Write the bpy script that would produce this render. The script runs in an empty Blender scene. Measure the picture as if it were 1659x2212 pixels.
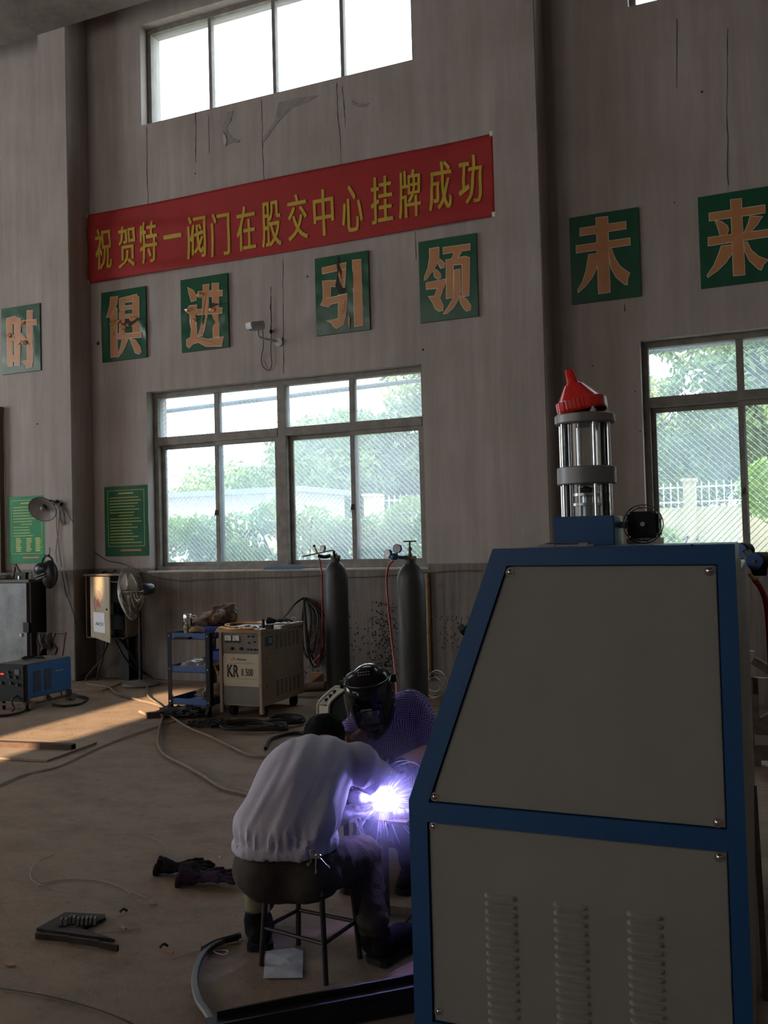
import bpy, bmesh, math, random
import numpy as np
from mathutils import Vector, Matrix, noise
random.seed(7); np.random.seed(7)
SC = bpy.context.scene
COL = SC.collection
PI = math.pi

# ------------------------------------------------------------------ camera
H0 = 1.48
CR = Vector((0.92246, 0.38514, -0.02692)); CU = Vector((0.03600, -0.01744, 0.99920)); CF = Vector((-0.38506, 0.92239, 0.02993))
FPX = 1961.06
cd = bpy.data.cameras.new('camera'); cam = bpy.data.objects.new('camera', cd); COL.objects.link(cam)
M = Matrix(((CR.x, CU.x, -CF.x, 0), (CR.y, CU.y, -CF.y, 0), (CR.z, CU.z, -CF.z, H0), (0, 0, 0, 1)))
q = M.to_quaternion(); cam.location = (0, 0, H0); cam.rotation_mode = 'QUATERNION'; cam.rotation_quaternion = q
cd.sensor_fit = 'HORIZONTAL'; cd.sensor_width = 36; cd.lens = 36 * FPX / 1659; cd.clip_start = .05; cd.clip_end = 400
SC.camera = cam
SC.cycles.max_bounces = 6; SC.cycles.adaptive_threshold = .03; SC.cycles.volume_bounces = 0; SC.cycles.volume_step_rate = 3; SC.cycles.volume_max_steps = 64; SC.cycles.transparent_max_bounces = 10

# ------------------------------------------------------------------ light
w = bpy.data.worlds.new('world'); SC.world = w; w.use_nodes = True
bg = w.node_tree.nodes['Background']; bg.inputs[0].default_value = (.84, .92, 1, 1); bg.inputs[1].default_value = 6.5
def lamp(kind, name, loc, rot, energy, color, **k):
    l = bpy.data.lights.new(name, kind); l.energy = energy; l.color = color
    for a, b in k.items(): setattr(l, a, b)
    o = bpy.data.objects.new(name, l); COL.objects.link(o); o.location = loc; o.rotation_euler = rot; return o
SUN_EL = math.radians(18)
lamp('SUN', 'sun', (0, -20, 8), (PI/2 - SUN_EL, 0, 0), 22, (1, .76, .50), angle=math.radians(.7))
# unseen area lamps added as daylight fill from behind and from the left
lamp('AREA', 'rear_fill', (-9.0, -5.7, 4.0), (math.radians(84), 0, math.radians(-12)), 265, (1, .93, .88), shape='RECTANGLE', size=7.5, size_y=5.5)
lamp('AREA', 'side_fill', (-14.6, 2.5, 4.5), (PI/2, 0, -PI/2), 135, (1, .94, .90), shape='RECTANGLE', size=5, size_y=4)
SC.view_settings.view_transform = 'Standard'; SC.view_settings.look = 'None'; SC.view_settings.gamma = 1
SC.view_settings.exposure = 0.0; SC.view_settings.use_curve_mapping = False

# ------------------------------------------------------------------ helpers
def ray(px, py): return CF + CR * ((px - 829.5) / FPX) - CU * ((py - 1106) / FPX)
def fl(px, py, z=0.0):
    d = ray(px, py); return Vector((0, 0, H0)) + d * ((z - H0) / d.z)
def wy(px, py, Y=8.35):
    d = ray(px, py); return Vector((0, 0, H0)) + d * (Y / d.y)
def dep(px, py, a): return Vector((0, 0, H0)) + ray(px, py) * a

MATS = {}
def mat(name, col, rough=.6, metal=0.0, var=.18, scale=6.0, bump=.0, bscale=60.0, coat=0.0, stretch=(1, 1, 1), col2=None, emit=None, estr=0, ior=None, trans=0, spec=None):
    if name in MATS: return MATS[name]
    m = bpy.data.materials.new(name); m.use_nodes = True; nt = m.node_tree; b = nt.nodes['Principled BSDF']
    b.inputs['Roughness'].default_value = rough; b.inputs['Metallic'].default_value = metal
    if coat: b.inputs['Coat Weight'].default_value = coat; b.inputs['Coat Roughness'].default_value = .08
    if trans: b.inputs['Transmission Weight'].default_value = trans
    if ior: b.inputs['IOR'].default_value = ior
    if spec is not None: b.inputs['Specular IOR Level'].default_value = spec
    tc = nt.nodes.new('ShaderNodeTexCoord'); mp = nt.nodes.new('ShaderNodeMapping'); mp.inputs['Scale'].default_value = stretch
    nt.links.new(tc.outputs['Object'], mp.inputs['Vector'])
    n = nt.nodes.new('ShaderNodeTexNoise'); n.inputs['Scale'].default_value = scale; n.inputs['Detail'].default_value = 5; n.inputs['Roughness'].default_value = .62
    nt.links.new(mp.outputs['Vector'], n.inputs['Vector'])
    cr = nt.nodes.new('ShaderNodeValToRGB'); cr.color_ramp.elements[0].position = .32; cr.color_ramp.elements[1].position = .7
    c2 = col2 or tuple(min(1, c * (1 + var)) for c in col); c1 = tuple(c * (1 - var) for c in col) if not col2 else col
    cr.color_ramp.elements[0].color = (*c1, 1); cr.color_ramp.elements[1].color = (*c2, 1)
    nt.links.new(n.outputs['Fac'], cr.inputs['Fac']); nt.links.new(cr.outputs['Color'], b.inputs['Base Color'])
    if bump:
        n2 = nt.nodes.new('ShaderNodeTexNoise'); n2.inputs['Scale'].default_value = bscale; n2.inputs['Detail'].default_value = 4
        nt.links.new(mp.outputs['Vector'], n2.inputs['Vector'])
        bp = nt.nodes.new('ShaderNodeBump'); bp.inputs['Strength'].default_value = bump; bp.inputs['Distance'].default_value = .01
        nt.links.new(n2.outputs['Fac'], bp.inputs['Height']); nt.links.new(bp.outputs['Normal'], b.inputs['Normal'])
    if emit: b.inputs['Emission Color'].default_value = (*emit, 1); b.inputs['Emission Strength'].default_value = estr
    MATS[name] = m; return m

def tag(o, label=None, cat=None, group=None, kind=None):
    if label: o['label'] = label
    if cat: o['category'] = cat
    if group: o['group'] = group
    if kind: o['kind'] = kind
    return o
def thing(name, loc, label, cat, group=None, rz=0.0):
    o = bpy.data.objects.new(name, None); COL.objects.link(o); o.location = loc; o.rotation_euler = (0, 0, rz); o.empty_display_size = .1
    return tag(o, label, cat, group)
def wloc(p):
    v = Vector((0, 0, 0))
    while p is not None: v = v + Vector(p.location); p = p.parent
    return v
def obj(name, bm, m, parent=None, world=False, smooth=False, bevel=0, kind=None, label=None):
    me = bpy.data.meshes.new(name)
    if world and parent is not None:
        bmesh.ops.translate(bm, verts=bm.verts, vec=-wloc(parent))
    if bevel: bmesh.ops.bevel(bm, geom=list(bm.edges), offset=bevel, segments=2, affect='EDGES', clamp_overlap=True)
    bm.normal_update(); bm.to_mesh(me); bm.free()
    if smooth:
        me.polygons.foreach_set('use_smooth', [True] * len(me.polygons))
        try: me.set_sharp_from_angle(angle=math.radians(38))
        except Exception: pass
    for mm in (m if isinstance(m, (list, tuple)) else [m]): me.materials.append(mm)
    o = bpy.data.objects.new(name, me); COL.objects.link(o)
    if parent is not None: o.parent = parent
    if kind: o['kind'] = kind
    if label: o['label'] = label
    return o
def B(): return bmesh.new()
def box(bm, x0, x1, y0, y1, z0, z1, mtx=None):
    r = bmesh.ops.create_cube(bm, size=1)
    c = Matrix.Translation(((x0 + x1) / 2, (y0 + y1) / 2, (z0 + z1) / 2)) @ Matrix.Diagonal((abs(x1 - x0), abs(y1 - y0), abs(z1 - z0), 1))
    if mtx is not None: c = mtx @ c
    bmesh.ops.transform(bm, matrix=c, verts=r['verts']); return bm
def BX(*a, mtx=None): return box(B(), *a, mtx=mtx)
def frame_to(d):
    d = Vector(d).normalized(); up = Vector((0, 0, 1)) if abs(d.z) < .95 else Vector((1, 0, 0))
    x = up.cross(d).normalized(); y = d.cross(x); return x, y, d
def bar(bm, a, b, wd, ht, up=None):
    a = Vector(a); b = Vector(b); d = (b - a); L = d.length; d.normalize()
    u = Vector(up) if up else (Vector((0, 0, 1)) if abs(d.z) < .95 else Vector((1, 0, 0)))
    x = u.cross(d).normalized(); y = d.cross(x)
    m = Matrix((x, y, d)).transposed().to_4x4(); m.translation = (a + b) / 2
    r = bmesh.ops.create_cube(bm, size=1); bmesh.ops.transform(bm, matrix=m @ Matrix.Diagonal((wd, ht, L, 1)), verts=r['verts']); return bm
def cyl(bm, a, b, r0, r1=None, n=16, caps=True):
    a = Vector(a); b = Vector(b); r1 = r0 if r1 is None else r1; x, y, d = frame_to(b - a)
    va = [bm.verts.new(a + (x * math.cos(t) + y * math.sin(t)) * r0) for t in [2 * PI * i / n for i in range(n)]]
    vb = [bm.verts.new(b + (x * math.cos(t) + y * math.sin(t)) * r1) for t in [2 * PI * i / n for i in range(n)]]
    for i in range(n): bm.faces.new((va[i], va[(i + 1) % n], vb[(i + 1) % n], vb[i]))
    if caps: bm.faces.new(va[::-1]); bm.faces.new(vb)
    return bm
def spline(pts, n=8):
    P = [Vector(p) for p in pts]; out = []
    if len(P) < 3: return P
    Q = [P[0] * 2 - P[1]] + P + [P[-1] * 2 - P[-2]]
    for i in range(1, len(Q) - 2):
        p0, p1, p2, p3 = Q[i - 1:i + 3]
        for k in range(n):
            t = k / n
            out.append(.5 * ((2 * p1) + (p2 - p0) * t + (2 * p0 - 5 * p1 + 4 * p2 - p3) * t * t + (3 * p1 - p0 - 3 * p2 + p3) * t ** 3))
    out.append(P[-1]); return out
def tube(bm, pts, r, n=6, sub=6, rf=None):
    P = spline(pts, sub) if sub else [Vector(p) for p in pts]
    rings = []; px = None
    for i, p in enumerate(P):
        d = (P[min(i + 1, len(P) - 1)] - P[max(i - 1, 0)])
        if d.length < 1e-9: d = Vector((0, 0, 1))
        d.normalize()
        if px is None: px = frame_to(d)[0]
        px = (px - d * px.dot(d))
        if px.length < 1e-6: px = frame_to(d)[0]
        px.normalize(); y = d.cross(px); rr = rf(i / (len(P) - 1)) * r if rf else r
        rings.append([bm.verts.new(p + (px * math.cos(2 * PI * k / n) + y * math.sin(2 * PI * k / n)) * rr) for k in range(n)])
    for a, b in zip(rings, rings[1:]):
        for k in range(n): bm.faces.new((a[k], a[(k + 1) % n], b[(k + 1) % n], b[k]))
    bm.faces.new(rings[0][::-1]); bm.faces.new(rings[-1]); return bm
def lathe(bm, prof, n=32, mtx=None, sx=1, sy=1):
    rings = []; mtx = mtx or Matrix.Identity(4)
    for r, z in prof:
        if r < 1e-6: rings.append([bm.verts.new(mtx @ Vector((0, 0, z)))])
        else: rings.append([bm.verts.new(mtx @ Vector((r * sx * math.cos(2 * PI * k / n), r * sy * math.sin(2 * PI * k / n), z))) for k in range(n)])
    for a, b in zip(rings, rings[1:]):
        for k in range(n):
            k2 = (k + 1) % n
            if len(a) == 1 and len(b) == 1: continue
            if len(a) == 1: bm.faces.new((a[0], b[k2], b[k]))
            elif len(b) == 1: bm.faces.new((a[k], a[k2], b[0]))
            else: bm.faces.new((a[k], a[k2], b[k2], b[k]))
    bmesh.ops.recalc_face_normals(bm, faces=bm.faces); return bm
def prism(bm, poly, f, t0, t1):
    """poly: 2-D outline, f(u, v, t) -> 3-D point; extruded from t0 to t1"""
    a = [bm.verts.new(f(u, v, t0)) for u, v in poly]; b = [bm.verts.new(f(u, v, t1)) for u, v in poly]; n = len(poly)
    try: bm.faces.new(a[::-1]); bm.faces.new(b)
    except ValueError: return bm
    for i in range(n): bm.faces.new((a[i], a[(i + 1) % n], b[(i + 1) % n], b[i]))
    bmesh.ops.recalc_face_normals(bm, faces=bm.faces); return bm
def ico(bm, c, r, sub=2, sc=(1, 1, 1)):
    rr = bmesh.ops.create_icosphere(bm, subdivisions=sub, radius=r)
    bmesh.ops.transform(bm, matrix=Matrix.Translation(Vector(c)) @ Matrix.Diagonal((*sc, 1)), verts=rr['verts']); return bm
def offs(poly, d):
    n = len(poly); A = sum(poly[i][0] * poly[(i + 1) % n][1] - poly[(i + 1) % n][0] * poly[i][1] for i in range(n)); s = 1 if A > 0 else -1; out = []
    for i in range(n):
        p0 = Vector(poly[i - 1]); p1 = Vector(poly[i]); p2 = Vector(poly[(i + 1) % n]); e1 = (p1 - p0); e2 = (p2 - p1)
        if e1.length < 1e-9 or e2.length < 1e-9: out.append(tuple(p1)); continue
        e1.normalize(); e2.normalize(); n1 = Vector((e1.y, -e1.x)) * s; n2 = Vector((e2.y, -e2.x)) * s
        m = (n1 + n2); l = m.length
        if l < .3: m = n1; l = 1
        m = m / l; k = min(2.0, 1 / max(.4, m.dot(n1))); out.append((p1.x + m.x * d * k, p1.y + m.y * d * k))
    return out
def text_bm(s, height=None, width=None, bold=0.0, smear=0.0, depth=.004):
    cu = bpy.data.curves.new('t', 'FONT'); cu.body = s; cu.size = 1; cu.offset = bold; cu.resolution_u = 3
    to = bpy.data.objects.new('t', cu); COL.objects.link(to)
    me = bpy.data.meshes.new_from_object(to.evaluated_get(bpy.context.evaluated_depsgraph_get()))
    bpy.data.objects.remove(to); bpy.data.curves.remove(cu)
    bm = B(); bm.from_mesh(me); bpy.data.meshes.remove(me)
    if not bm.verts: return bm, (0, 0)
    xs = [v.co.x for v in bm.verts]; ys = [v.co.y for v in bm.verts]
    w0, h0 = max(xs) - min(xs), max(ys) - min(ys); sy = (height / h0) if height else (width / w0); sx = (width / w0) if width else sy
    for v in bm.verts: v.co = Vector(((v.co.x - (max(xs) + min(xs)) / 2) * sx, (v.co.y - (max(ys) + min(ys)) / 2) * sy, 0))
    if smear:
        g = list(bm.verts) + list(bm.edges) + list(bm.faces)
        for s_ in (-1, 1):
            r = bmesh.ops.duplicate(bm, geom=g); vs = [e for e in r['geom'] if isinstance(e, bmesh.types.BMVert)]
            bmesh.ops.translate(bm, verts=vs, vec=(smear * s_, 0, 0.0003 * s_))
    r = bmesh.ops.extrude_face_region(bm, geom=list(bm.faces)); vs = [e for e in r['geom'] if isinstance(e, bmesh.types.BMVert)]
    bmesh.ops.translate(bm, verts=vs, vec=(0, 0, depth)); return bm, (w0 * sx, h0 * sy)
# text standing on a surface whose right is r, up is u, outward normal n
def stand(bm, c, r=(1, 0, 0), u=(0, 0, 1)):
    r = Vector(r).normalized(); u = Vector(u).normalized(); n = r.cross(u); m = Matrix((r, u, n)).transposed().to_4x4(); m.translation = Vector(c)
    bmesh.ops.transform(bm, matrix=m, verts=bm.verts); return bm
def wob(P, s=.5, a=.01, seed=0): return noise.noise_vector(Vector(P) / s + Vector((seed, seed * 1.7, 3))) * a
def remesh(bm, voxel=.012, smooth=6, fn=None):
    """fuse overlapping pieces into one continuous surface"""
    me = bpy.data.meshes.new('t'); bm.to_mesh(me); bm.free(); o = bpy.data.objects.new('t', me); COL.objects.link(o)
    m = o.modifiers.new('r', 'REMESH'); m.mode = 'VOXEL'; m.voxel_size = voxel
    s = o.modifiers.new('s', 'SMOOTH'); s.factor = .5; s.iterations = smooth
    me2 = bpy.data.meshes.new_from_object(o.evaluated_get(bpy.context.evaluated_depsgraph_get()))
    bpy.data.objects.remove(o); bpy.data.meshes.remove(me); b2 = B(); b2.from_mesh(me2); bpy.data.meshes.remove(me2); b2.normal_update()
    if fn:
        mv = [(v, fn(v.co, v.normal)) for v in b2.verts]
        for v, d in mv: v.co = v.co + v.normal * d
    return b2
def limb(bm, pts, n=14):
    """pts: (point, radius) chain with rounded joints"""
    for (a, ra), (b, rb) in zip(pts, pts[1:]):
        cyl(bm, a, b, ra, rb, n)
    for a, ra in pts: ico(bm, a, ra * 1.0, 2)
    return bm
def ellip(bm, c, sx, sy, sz, x=(1, 0, 0), z=(0, 0, 1), sub=3):
    z = Vector(z).normalized(); x = Vector(x); x = (x - z * x.dot(z)).normalized(); y = z.cross(x)
    m = Matrix((x * sx, y * sy, z * sz)).transposed().to_4x4(); m.translation = Vector(c)
    r = bmesh.ops.create_icosphere(bm, subdivisions=sub, radius=1); bmesh.ops.transform(bm, matrix=m, verts=r['verts']); return bm
def dup(root, loc, rz=None, label=None):
    r = root.copy(); COL.objects.link(r); r.location = loc
    if rz is not None: r.rotation_euler = (0, 0, rz)
    if label: r['label'] = label
    for ch in list(root.children):
        c = ch.copy(); COL.objects.link(c); c.parent = r
        for g in list(ch.children):
            d = g.copy(); COL.objects.link(d); d.parent = c
    return r
def solo(name, bm, m, label, cat, loc=(0, 0, 0), group=None, **k):
    """a thing that is one mesh; verts given in world space"""
    bmesh.ops.translate(bm, verts=bm.verts, vec=-Vector(loc)); o = obj(name, bm, m, **k); o.location = loc; return tag(o, label, cat, group)

# ------------------------------------------------------------------ materials
def wall_material():
    m = bpy.data.materials.new('painted_plaster'); m.use_nodes = True; nt = m.node_tree; N = nt.nodes; L = nt.links; b = N['Principled BSDF']; b.inputs['Roughness'].default_value = .85
    g = N.new('ShaderNodeNewGeometry'); sep = N.new('ShaderNodeSeparateXYZ'); L.new(g.outputs['Position'], sep.inputs[0])
    def noi(scale, st=(1, 1, 1), det=5, ro=.6):
        mp = N.new('ShaderNodeMapping'); mp.inputs['Scale'].default_value = st; L.new(g.outputs['Position'], mp.inputs['Vector'])
        n = N.new('ShaderNodeTexNoise'); n.inputs['Scale'].default_value = scale; n.inputs['Detail'].default_value = det; n.inputs['Roughness'].default_value = ro; L.new(mp.outputs[0], n.inputs['Vector']); return n.outputs['Fac']
    def ramp(fac, a, b_, ca, cb):
        r = N.new('ShaderNodeValToRGB'); r.color_ramp.elements[0].position = a; r.color_ramp.elements[1].position = b_; r.color_ramp.elements[0].color = (*ca, 1); r.color_ramp.elements[1].color = (*cb, 1); L.new(fac, r.inputs[0]); return r.outputs[0]
    def mix(fac, a, b_, mode='MIX'):
        x = N.new('ShaderNodeMix'); x.data_type = 'RGBA'; x.blend_type = mode
        if isinstance(fac, float): x.inputs[0].default_value = fac
        else: L.new(fac, x.inputs[0])
        L.new(a, x.inputs[6]); L.new(b_, x.inputs[7]); return x.outputs[2]
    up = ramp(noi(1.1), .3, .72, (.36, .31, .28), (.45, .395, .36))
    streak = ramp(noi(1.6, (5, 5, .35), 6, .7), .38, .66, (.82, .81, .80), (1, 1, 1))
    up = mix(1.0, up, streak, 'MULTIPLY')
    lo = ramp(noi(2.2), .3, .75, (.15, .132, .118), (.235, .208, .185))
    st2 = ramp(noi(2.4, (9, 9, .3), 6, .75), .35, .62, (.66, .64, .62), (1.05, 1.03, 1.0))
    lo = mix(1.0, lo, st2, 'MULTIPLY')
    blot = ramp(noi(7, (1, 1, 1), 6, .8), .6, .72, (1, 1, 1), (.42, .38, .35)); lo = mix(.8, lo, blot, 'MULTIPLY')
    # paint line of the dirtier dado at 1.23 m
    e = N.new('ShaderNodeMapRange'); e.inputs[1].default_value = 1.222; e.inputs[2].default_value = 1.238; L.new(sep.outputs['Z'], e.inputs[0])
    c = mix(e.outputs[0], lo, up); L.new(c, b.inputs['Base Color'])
    bp = N.new('ShaderNodeBump'); bp.inputs['Strength'].default_value = .35; bp.inputs['Distance'].default_value = .006; L.new(noi(45, (1, 1, 1), 6, .7), bp.inputs['Height']); L.new(bp.outputs[0], b.inputs['Normal'])
    return m
def floor_material():
    m = bpy.data.materials.new('dusty_concrete'); m.use_nodes = True; nt = m.node_tree; N = nt.nodes; L = nt.links; b = N['Principled BSDF']; b.inputs['Roughness'].default_value = .8
    g = N.new('ShaderNodeNewGeometry')
    def noi(scale, st=(1, 1, 1), det=6, ro=.65):
        mp = N.new('ShaderNodeMapping'); mp.inputs['Scale'].default_value = st; L.new(g.outputs['Position'], mp.inputs['Vector'])
        n = N.new('ShaderNodeTexNoise'); n.inputs['Scale'].default_value = scale; n.inputs['Detail'].default_value = det; n.inputs['Roughness'].default_value = ro; L.new(mp.outputs[0], n.inputs['Vector']); return n.outputs['Fac']
    def ramp(fac, a, b_, ca, cb):
        r = N.new('ShaderNodeValToRGB'); r.color_ramp.elements[0].position = a; r.color_ramp.elements[1].position = b_; r.color_ramp.elements[0].color = (*ca, 1); r.color_ramp.elements[1].color = (*cb, 1); L.new(fac, r.inputs[0]); return r.outputs[0]
    def mul(a, b_):
        x = N.new('ShaderNodeMix'); x.data_type = 'RGBA'; x.blend_type = 'MULTIPLY'; x.inputs[0].default_value = 1; L.new(a, x.inputs[6]); L.new(b_, x.inputs[7]); return x.outputs[2]
    c = ramp(noi(.9), .3, .7, (.19, .125, .080), (.29, .197, .127))
    c = mul(c, ramp(noi(2.7, (1, 1.6, 1), 6, .75), .36, .56, (.72, .69, .67), (1, 1, 1)))
    c = mul(c, ramp(noi(16, (1, 1.4, 1), 6, .8), .56, .70, (1, 1, 1), (.55, .5, .48)))
    L.new(c, b.inputs['Base Color'])
    bp = N.new('ShaderNodeBump'); bp.inputs['Strength'].default_value = .5; bp.inputs['Distance'].default_value = .01; L.new(noi(26, (1, 1, 1), 6, .75), bp.inputs['Height']); L.new(bp.outputs[0], b.inputs['Normal'])
    return m
def glass_material(name, haze, colr, lo=.25, hi=.7):
    """window glass under a film of dust"""
    m = bpy.data.materials.new(name); m.use_nodes = True; nt = m.node_tree; N = nt.nodes; L = nt.links; N.remove(N['Principled BSDF']); out = N['Material Output']
    t = N.new('ShaderNodeBsdfTransparent'); t.inputs[0].default_value = (.93, .96, .97, 1); tr = N.new('ShaderNodeBsdfTranslucent'); tr.inputs[0].default_value = (*colr, 1)
    gl = N.new('ShaderNodeBsdfGlossy'); gl.inputs['Roughness'].default_value = .05; gl.inputs[0].default_value = (.8, .8, .8, 1)
    g = N.new('ShaderNodeNewGeometry'); mp = N.new('ShaderNodeMapping'); mp.inputs['Scale'].default_value = (1, 1, .8); mp.inputs['Rotation'].default_value = (0, .5, 0); L.new(g.outputs['Position'], mp.inputs[0])
    n = N.new('ShaderNodeTexNoise'); n.inputs['Scale'].default_value = 1.7; n.inputs['Detail'].default_value = 6; n.inputs['Roughness'].default_value = .6; L.new(mp.outputs[0], n.inputs['Vector'])
    r = N.new('ShaderNodeMapRange'); r.inputs[1].default_value = lo; r.inputs[2].default_value = hi; r.inputs[3].default_value = haze * .45; r.inputs[4].default_value = haze; L.new(n.outputs['Fac'], r.inputs[0])
    a = N.new('ShaderNodeMixShader'); L.new(r.outputs[0], a.inputs[0]); L.new(t.outputs[0], a.inputs[1]); L.new(tr.outputs[0], a.inputs[2])
    b = N.new('ShaderNodeMixShader'); b.inputs[0].default_value = .04; L.new(a.outputs[0], b.inputs[1]); L.new(gl.outputs[0], b.inputs[2]); L.new(b.outputs[0], out.inputs[0])
    return m
WALL = wall_material(); FLOOR = floor_material()
GLASS = glass_material('dusty_window_glass', .19, (.70, .84, .98)); GLASSC = glass_material('cleaner_window_glass', .06, (.8, .88, .92))
WFRAME = mat('window_frame_paint', (.20, .18, .155), .6, 0, .25, 9, .3, 40)
CONC = mat('rough_concrete', (.16, .135, .115), .85, 0, .25, 4, .4, 30)
STEEL = mat('bare_steel', (.42, .42, .43), .35, .9, .15)
DSTEEL = mat('dark_rusty_steel', (.05, .038, .03), .65, .4, .5, 14, .3, 60, col2=(.13, .075, .045))
BLACK = mat('black_plastic', (.009, .009, .010), .5, 0, .3, spec=.25)
RUBBER = mat('black_rubber', (.014, .013, .013), .7, 0, .35, spec=.25)
DUSTYRUB = mat('dusty_cable_rubber', (.075, .066, .056), .7, 0, .35)
CHROME = mat('chrome', (.7, .7, .7), .15, 1, .05)
WHITE = mat('white_paper', (.66, .66, .68), .8, 0, .08, 5)
BRASS = mat('brass', (.45, .30, .12), .4, .9, .2)
BLUE_M = mat('machine_blue_enamel', (.007, .066, .19), .42, 0, .06, 3, .12, 300)
GREY_M = mat('machine_grey_powder_coat', (.255, .24, .215), .6, 0, .05, 4, .25, 380)
GREY_D = mat('grey_flange_paint', (.22, .215, .21), .45, .2, .06)
RED_P = mat('red_plastic', (.72, .022, .015), .32, 0, .08, 4, coat=.3)
YEL = mat('yellow_paint', (.50, .40, .06), .6, 0, .1)
GREENB = mat('poster_green', (.012, .085, .042), .25, 0, .15, 6, .06, 12, coat=.15)
ORNG = mat('poster_orange', (.47, .205, .075), .35, 0, .12, 5, .08, 14, coat=.1)
PALEO = mat('poster_pale_outline', (.62, .55, .45), .4)
BANR = mat('red_banner_cloth', (.33, .016, .014), .75, 0, .1, 3, .2, 200)
BANY = mat('banner_yellow_paint', (.47, .33, .025), .7, 0, .1)
SKIN = mat('skin', (.36, .17, .11), .55, 0, .12, 9)
HAIR = mat('black_hair', (.007, .006, .006), .9, 0, .4, 40, .3, 90, spec=.1)

# ------------------------------------------------------------------ the hall
YW = 8.35; YO = 8.72
def holed_wall(xs, zs, holes, y0, y1, axis='y'):
    """solid wall between y0 and y1 with rectangular openings; reveals included"""
    bm = B(); cache = {}
    X = sorted(set(xs + [h[0] for h in holes] + [h[1] for h in holes])); Z = sorted(set(zs + [h[2] for h in holes] + [h[3] for h in holes]))
    def P(x, y, z):
        k = (round(x, 4), y, round(z, 4))
        if k not in cache: cache[k] = bm.verts.new((x, y, z) if axis == 'y' else (y, x, z))
        return cache[k]
    def solid(i, j):
        if i < 0 or j < 0 or i >= len(X) - 1 or j >= len(Z) - 1: return False
        cx, cz = (X[i] + X[i + 1]) / 2, (Z[j] + Z[j + 1]) / 2
        return not any(h[0] < cx < h[1] and h[2] < cz < h[3] for h in holes)
    for i in range(len(X) - 1):
        for j in range(len(Z) - 1):
            if not solid(i, j): continue
            a, b_, c, d = X[i], X[i + 1], Z[j], Z[j + 1]
            bm.faces.new((P(a, y0, c), P(b_, y0, c), P(b_, y0, d), P(a, y0, d))); bm.faces.new((P(a, y1, c), P(a, y1, d), P(b_, y1, d), P(b_, y1, c)))
            if not solid(i - 1, j): bm.faces.new((P(a, y0, c), P(a, y0, d), P(a, y1, d), P(a, y1, c)))
            if not solid(i + 1, j): bm.faces.new((P(b_, y0, c), P(b_, y1, c), P(b_, y1, d), P(b_, y0, d)))
            if not solid(i, j - 1): bm.faces.new((P(a, y0, c), P(a, y1, c), P(b_, y1, c), P(b_, y0, c)))
            if not solid(i, j + 1): bm.faces.new((P(a, y0, d), P(b_, y0, d), P(b_, y1, d), P(a, y1, d)))
    return bm
BAYS = [(-6.33, -3.04), (-.96, 2.33), (-11.7, -8.44)]
holes = [(a, b, 1.19, 3.2) for a, b in BAYS] + [(a, b, 6.235, 7.39) for a, b in BAYS]
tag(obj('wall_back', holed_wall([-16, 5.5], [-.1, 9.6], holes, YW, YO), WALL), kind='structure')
# opposite wall, unseen: door gap and small slit added to shape the sun patches
tag(obj('wall_front', holed_wall([-16, 5.5], [-.1, 9.6], [(-5.62, -5.0, 0, 4.55), (-6.77, -6.70, 5.50, 5.85)], -6.3, -6.0), WALL), kind='structure')
tag(obj('wall_left', holed_wall([-6.3, 8.72], [-.1, 9.6], [(0, 5, 0, 5)], -16.3, -16, axis='x'), WALL), kind='structure')
tag(obj('wall_right', holed_wall([-6.3, 8.72], [-.1, 9.6], [], 5.5, 5.8, axis='x'), WALL), kind='structure')
tag(obj('ceiling', BX(-16.3, 5.8, -6.3, 8.72, 9.6, 9.8), CONC), kind='structure')
bm = B(); bmesh.ops.create_grid(bm, x_segments=120, y_segments=80, size=1)
for v in bm.verts:
    v.co.x = -5.3 + v.co.x * 11; v.co.y = 1.2 + v.co.y * 7.53; v.co.z = noise.noise(Vector((v.co.x * 1.3, v.co.y * 1.3, 0))) * .003 - .003
floor = tag(obj('floor', bm, FLOOR, smooth=True), kind='structure')
def pts_floor(L, z=.003): return [fl(x, y, z) for x, y in L]
def strip(bm, P, wd, h=.0015):
    """a ragged flat ribbon on the floor"""
    P = spline(P, 5); prev = None
    for i, p in enumerate(P):
        d = (P[min(i + 1, len(P) - 1)] - P[max(i - 1, 0)]); s = Vector((-d.y, d.x, 0)).normalized() * wd * (.5 + .9 * abs(noise.noise(p * 6)))
        a, b_ = bm.verts.new(p + s + Vector((0, 0, h))), bm.verts.new(p - s + Vector((0, 0, h)))
        if prev: bm.faces.new((prev[0], a, b_, prev[1]))
        prev = (a, b_)
    return bm
CRK = mat('crack_dirt', (.045, .032, .024), .95, 0, .4, 30)
obj('floor_joint', strip(B(), pts_floor([(-60, 1722), (0, 1697), (60, 1672), (130, 1655), (210, 1618), (280, 1590), (340, 1570), (400, 1552)]), .018), CRK, floor)
obj('floor_joint', strip(B(), pts_floor([(0, 2136), (90, 2150), (180, 2172), (260, 2200), (340, 2240)]), .006), CRK, floor)
# pilasters
for i, (a, b_) in enumerate([(-7.5, -7.09), (-2.16, -1.74), (-12.84, -12.43), (3.18, 3.6)]):
    tag(obj('trim_%d' % (i + 1), BX(a, b_, 8.0, YW, 0, 9.6, ), WALL, bevel=.008), kind='structure')
# crane runway beam along the wall heads
bm = B(); box(bm, -16, 5.5, 7.6, 8.0, 7.38, 7.95); box(bm, -16, 5.5, 7.72, 7.88, 7.95, 8.08)
tag(obj('trim_5', bm, CONC), kind='structure')
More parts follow.
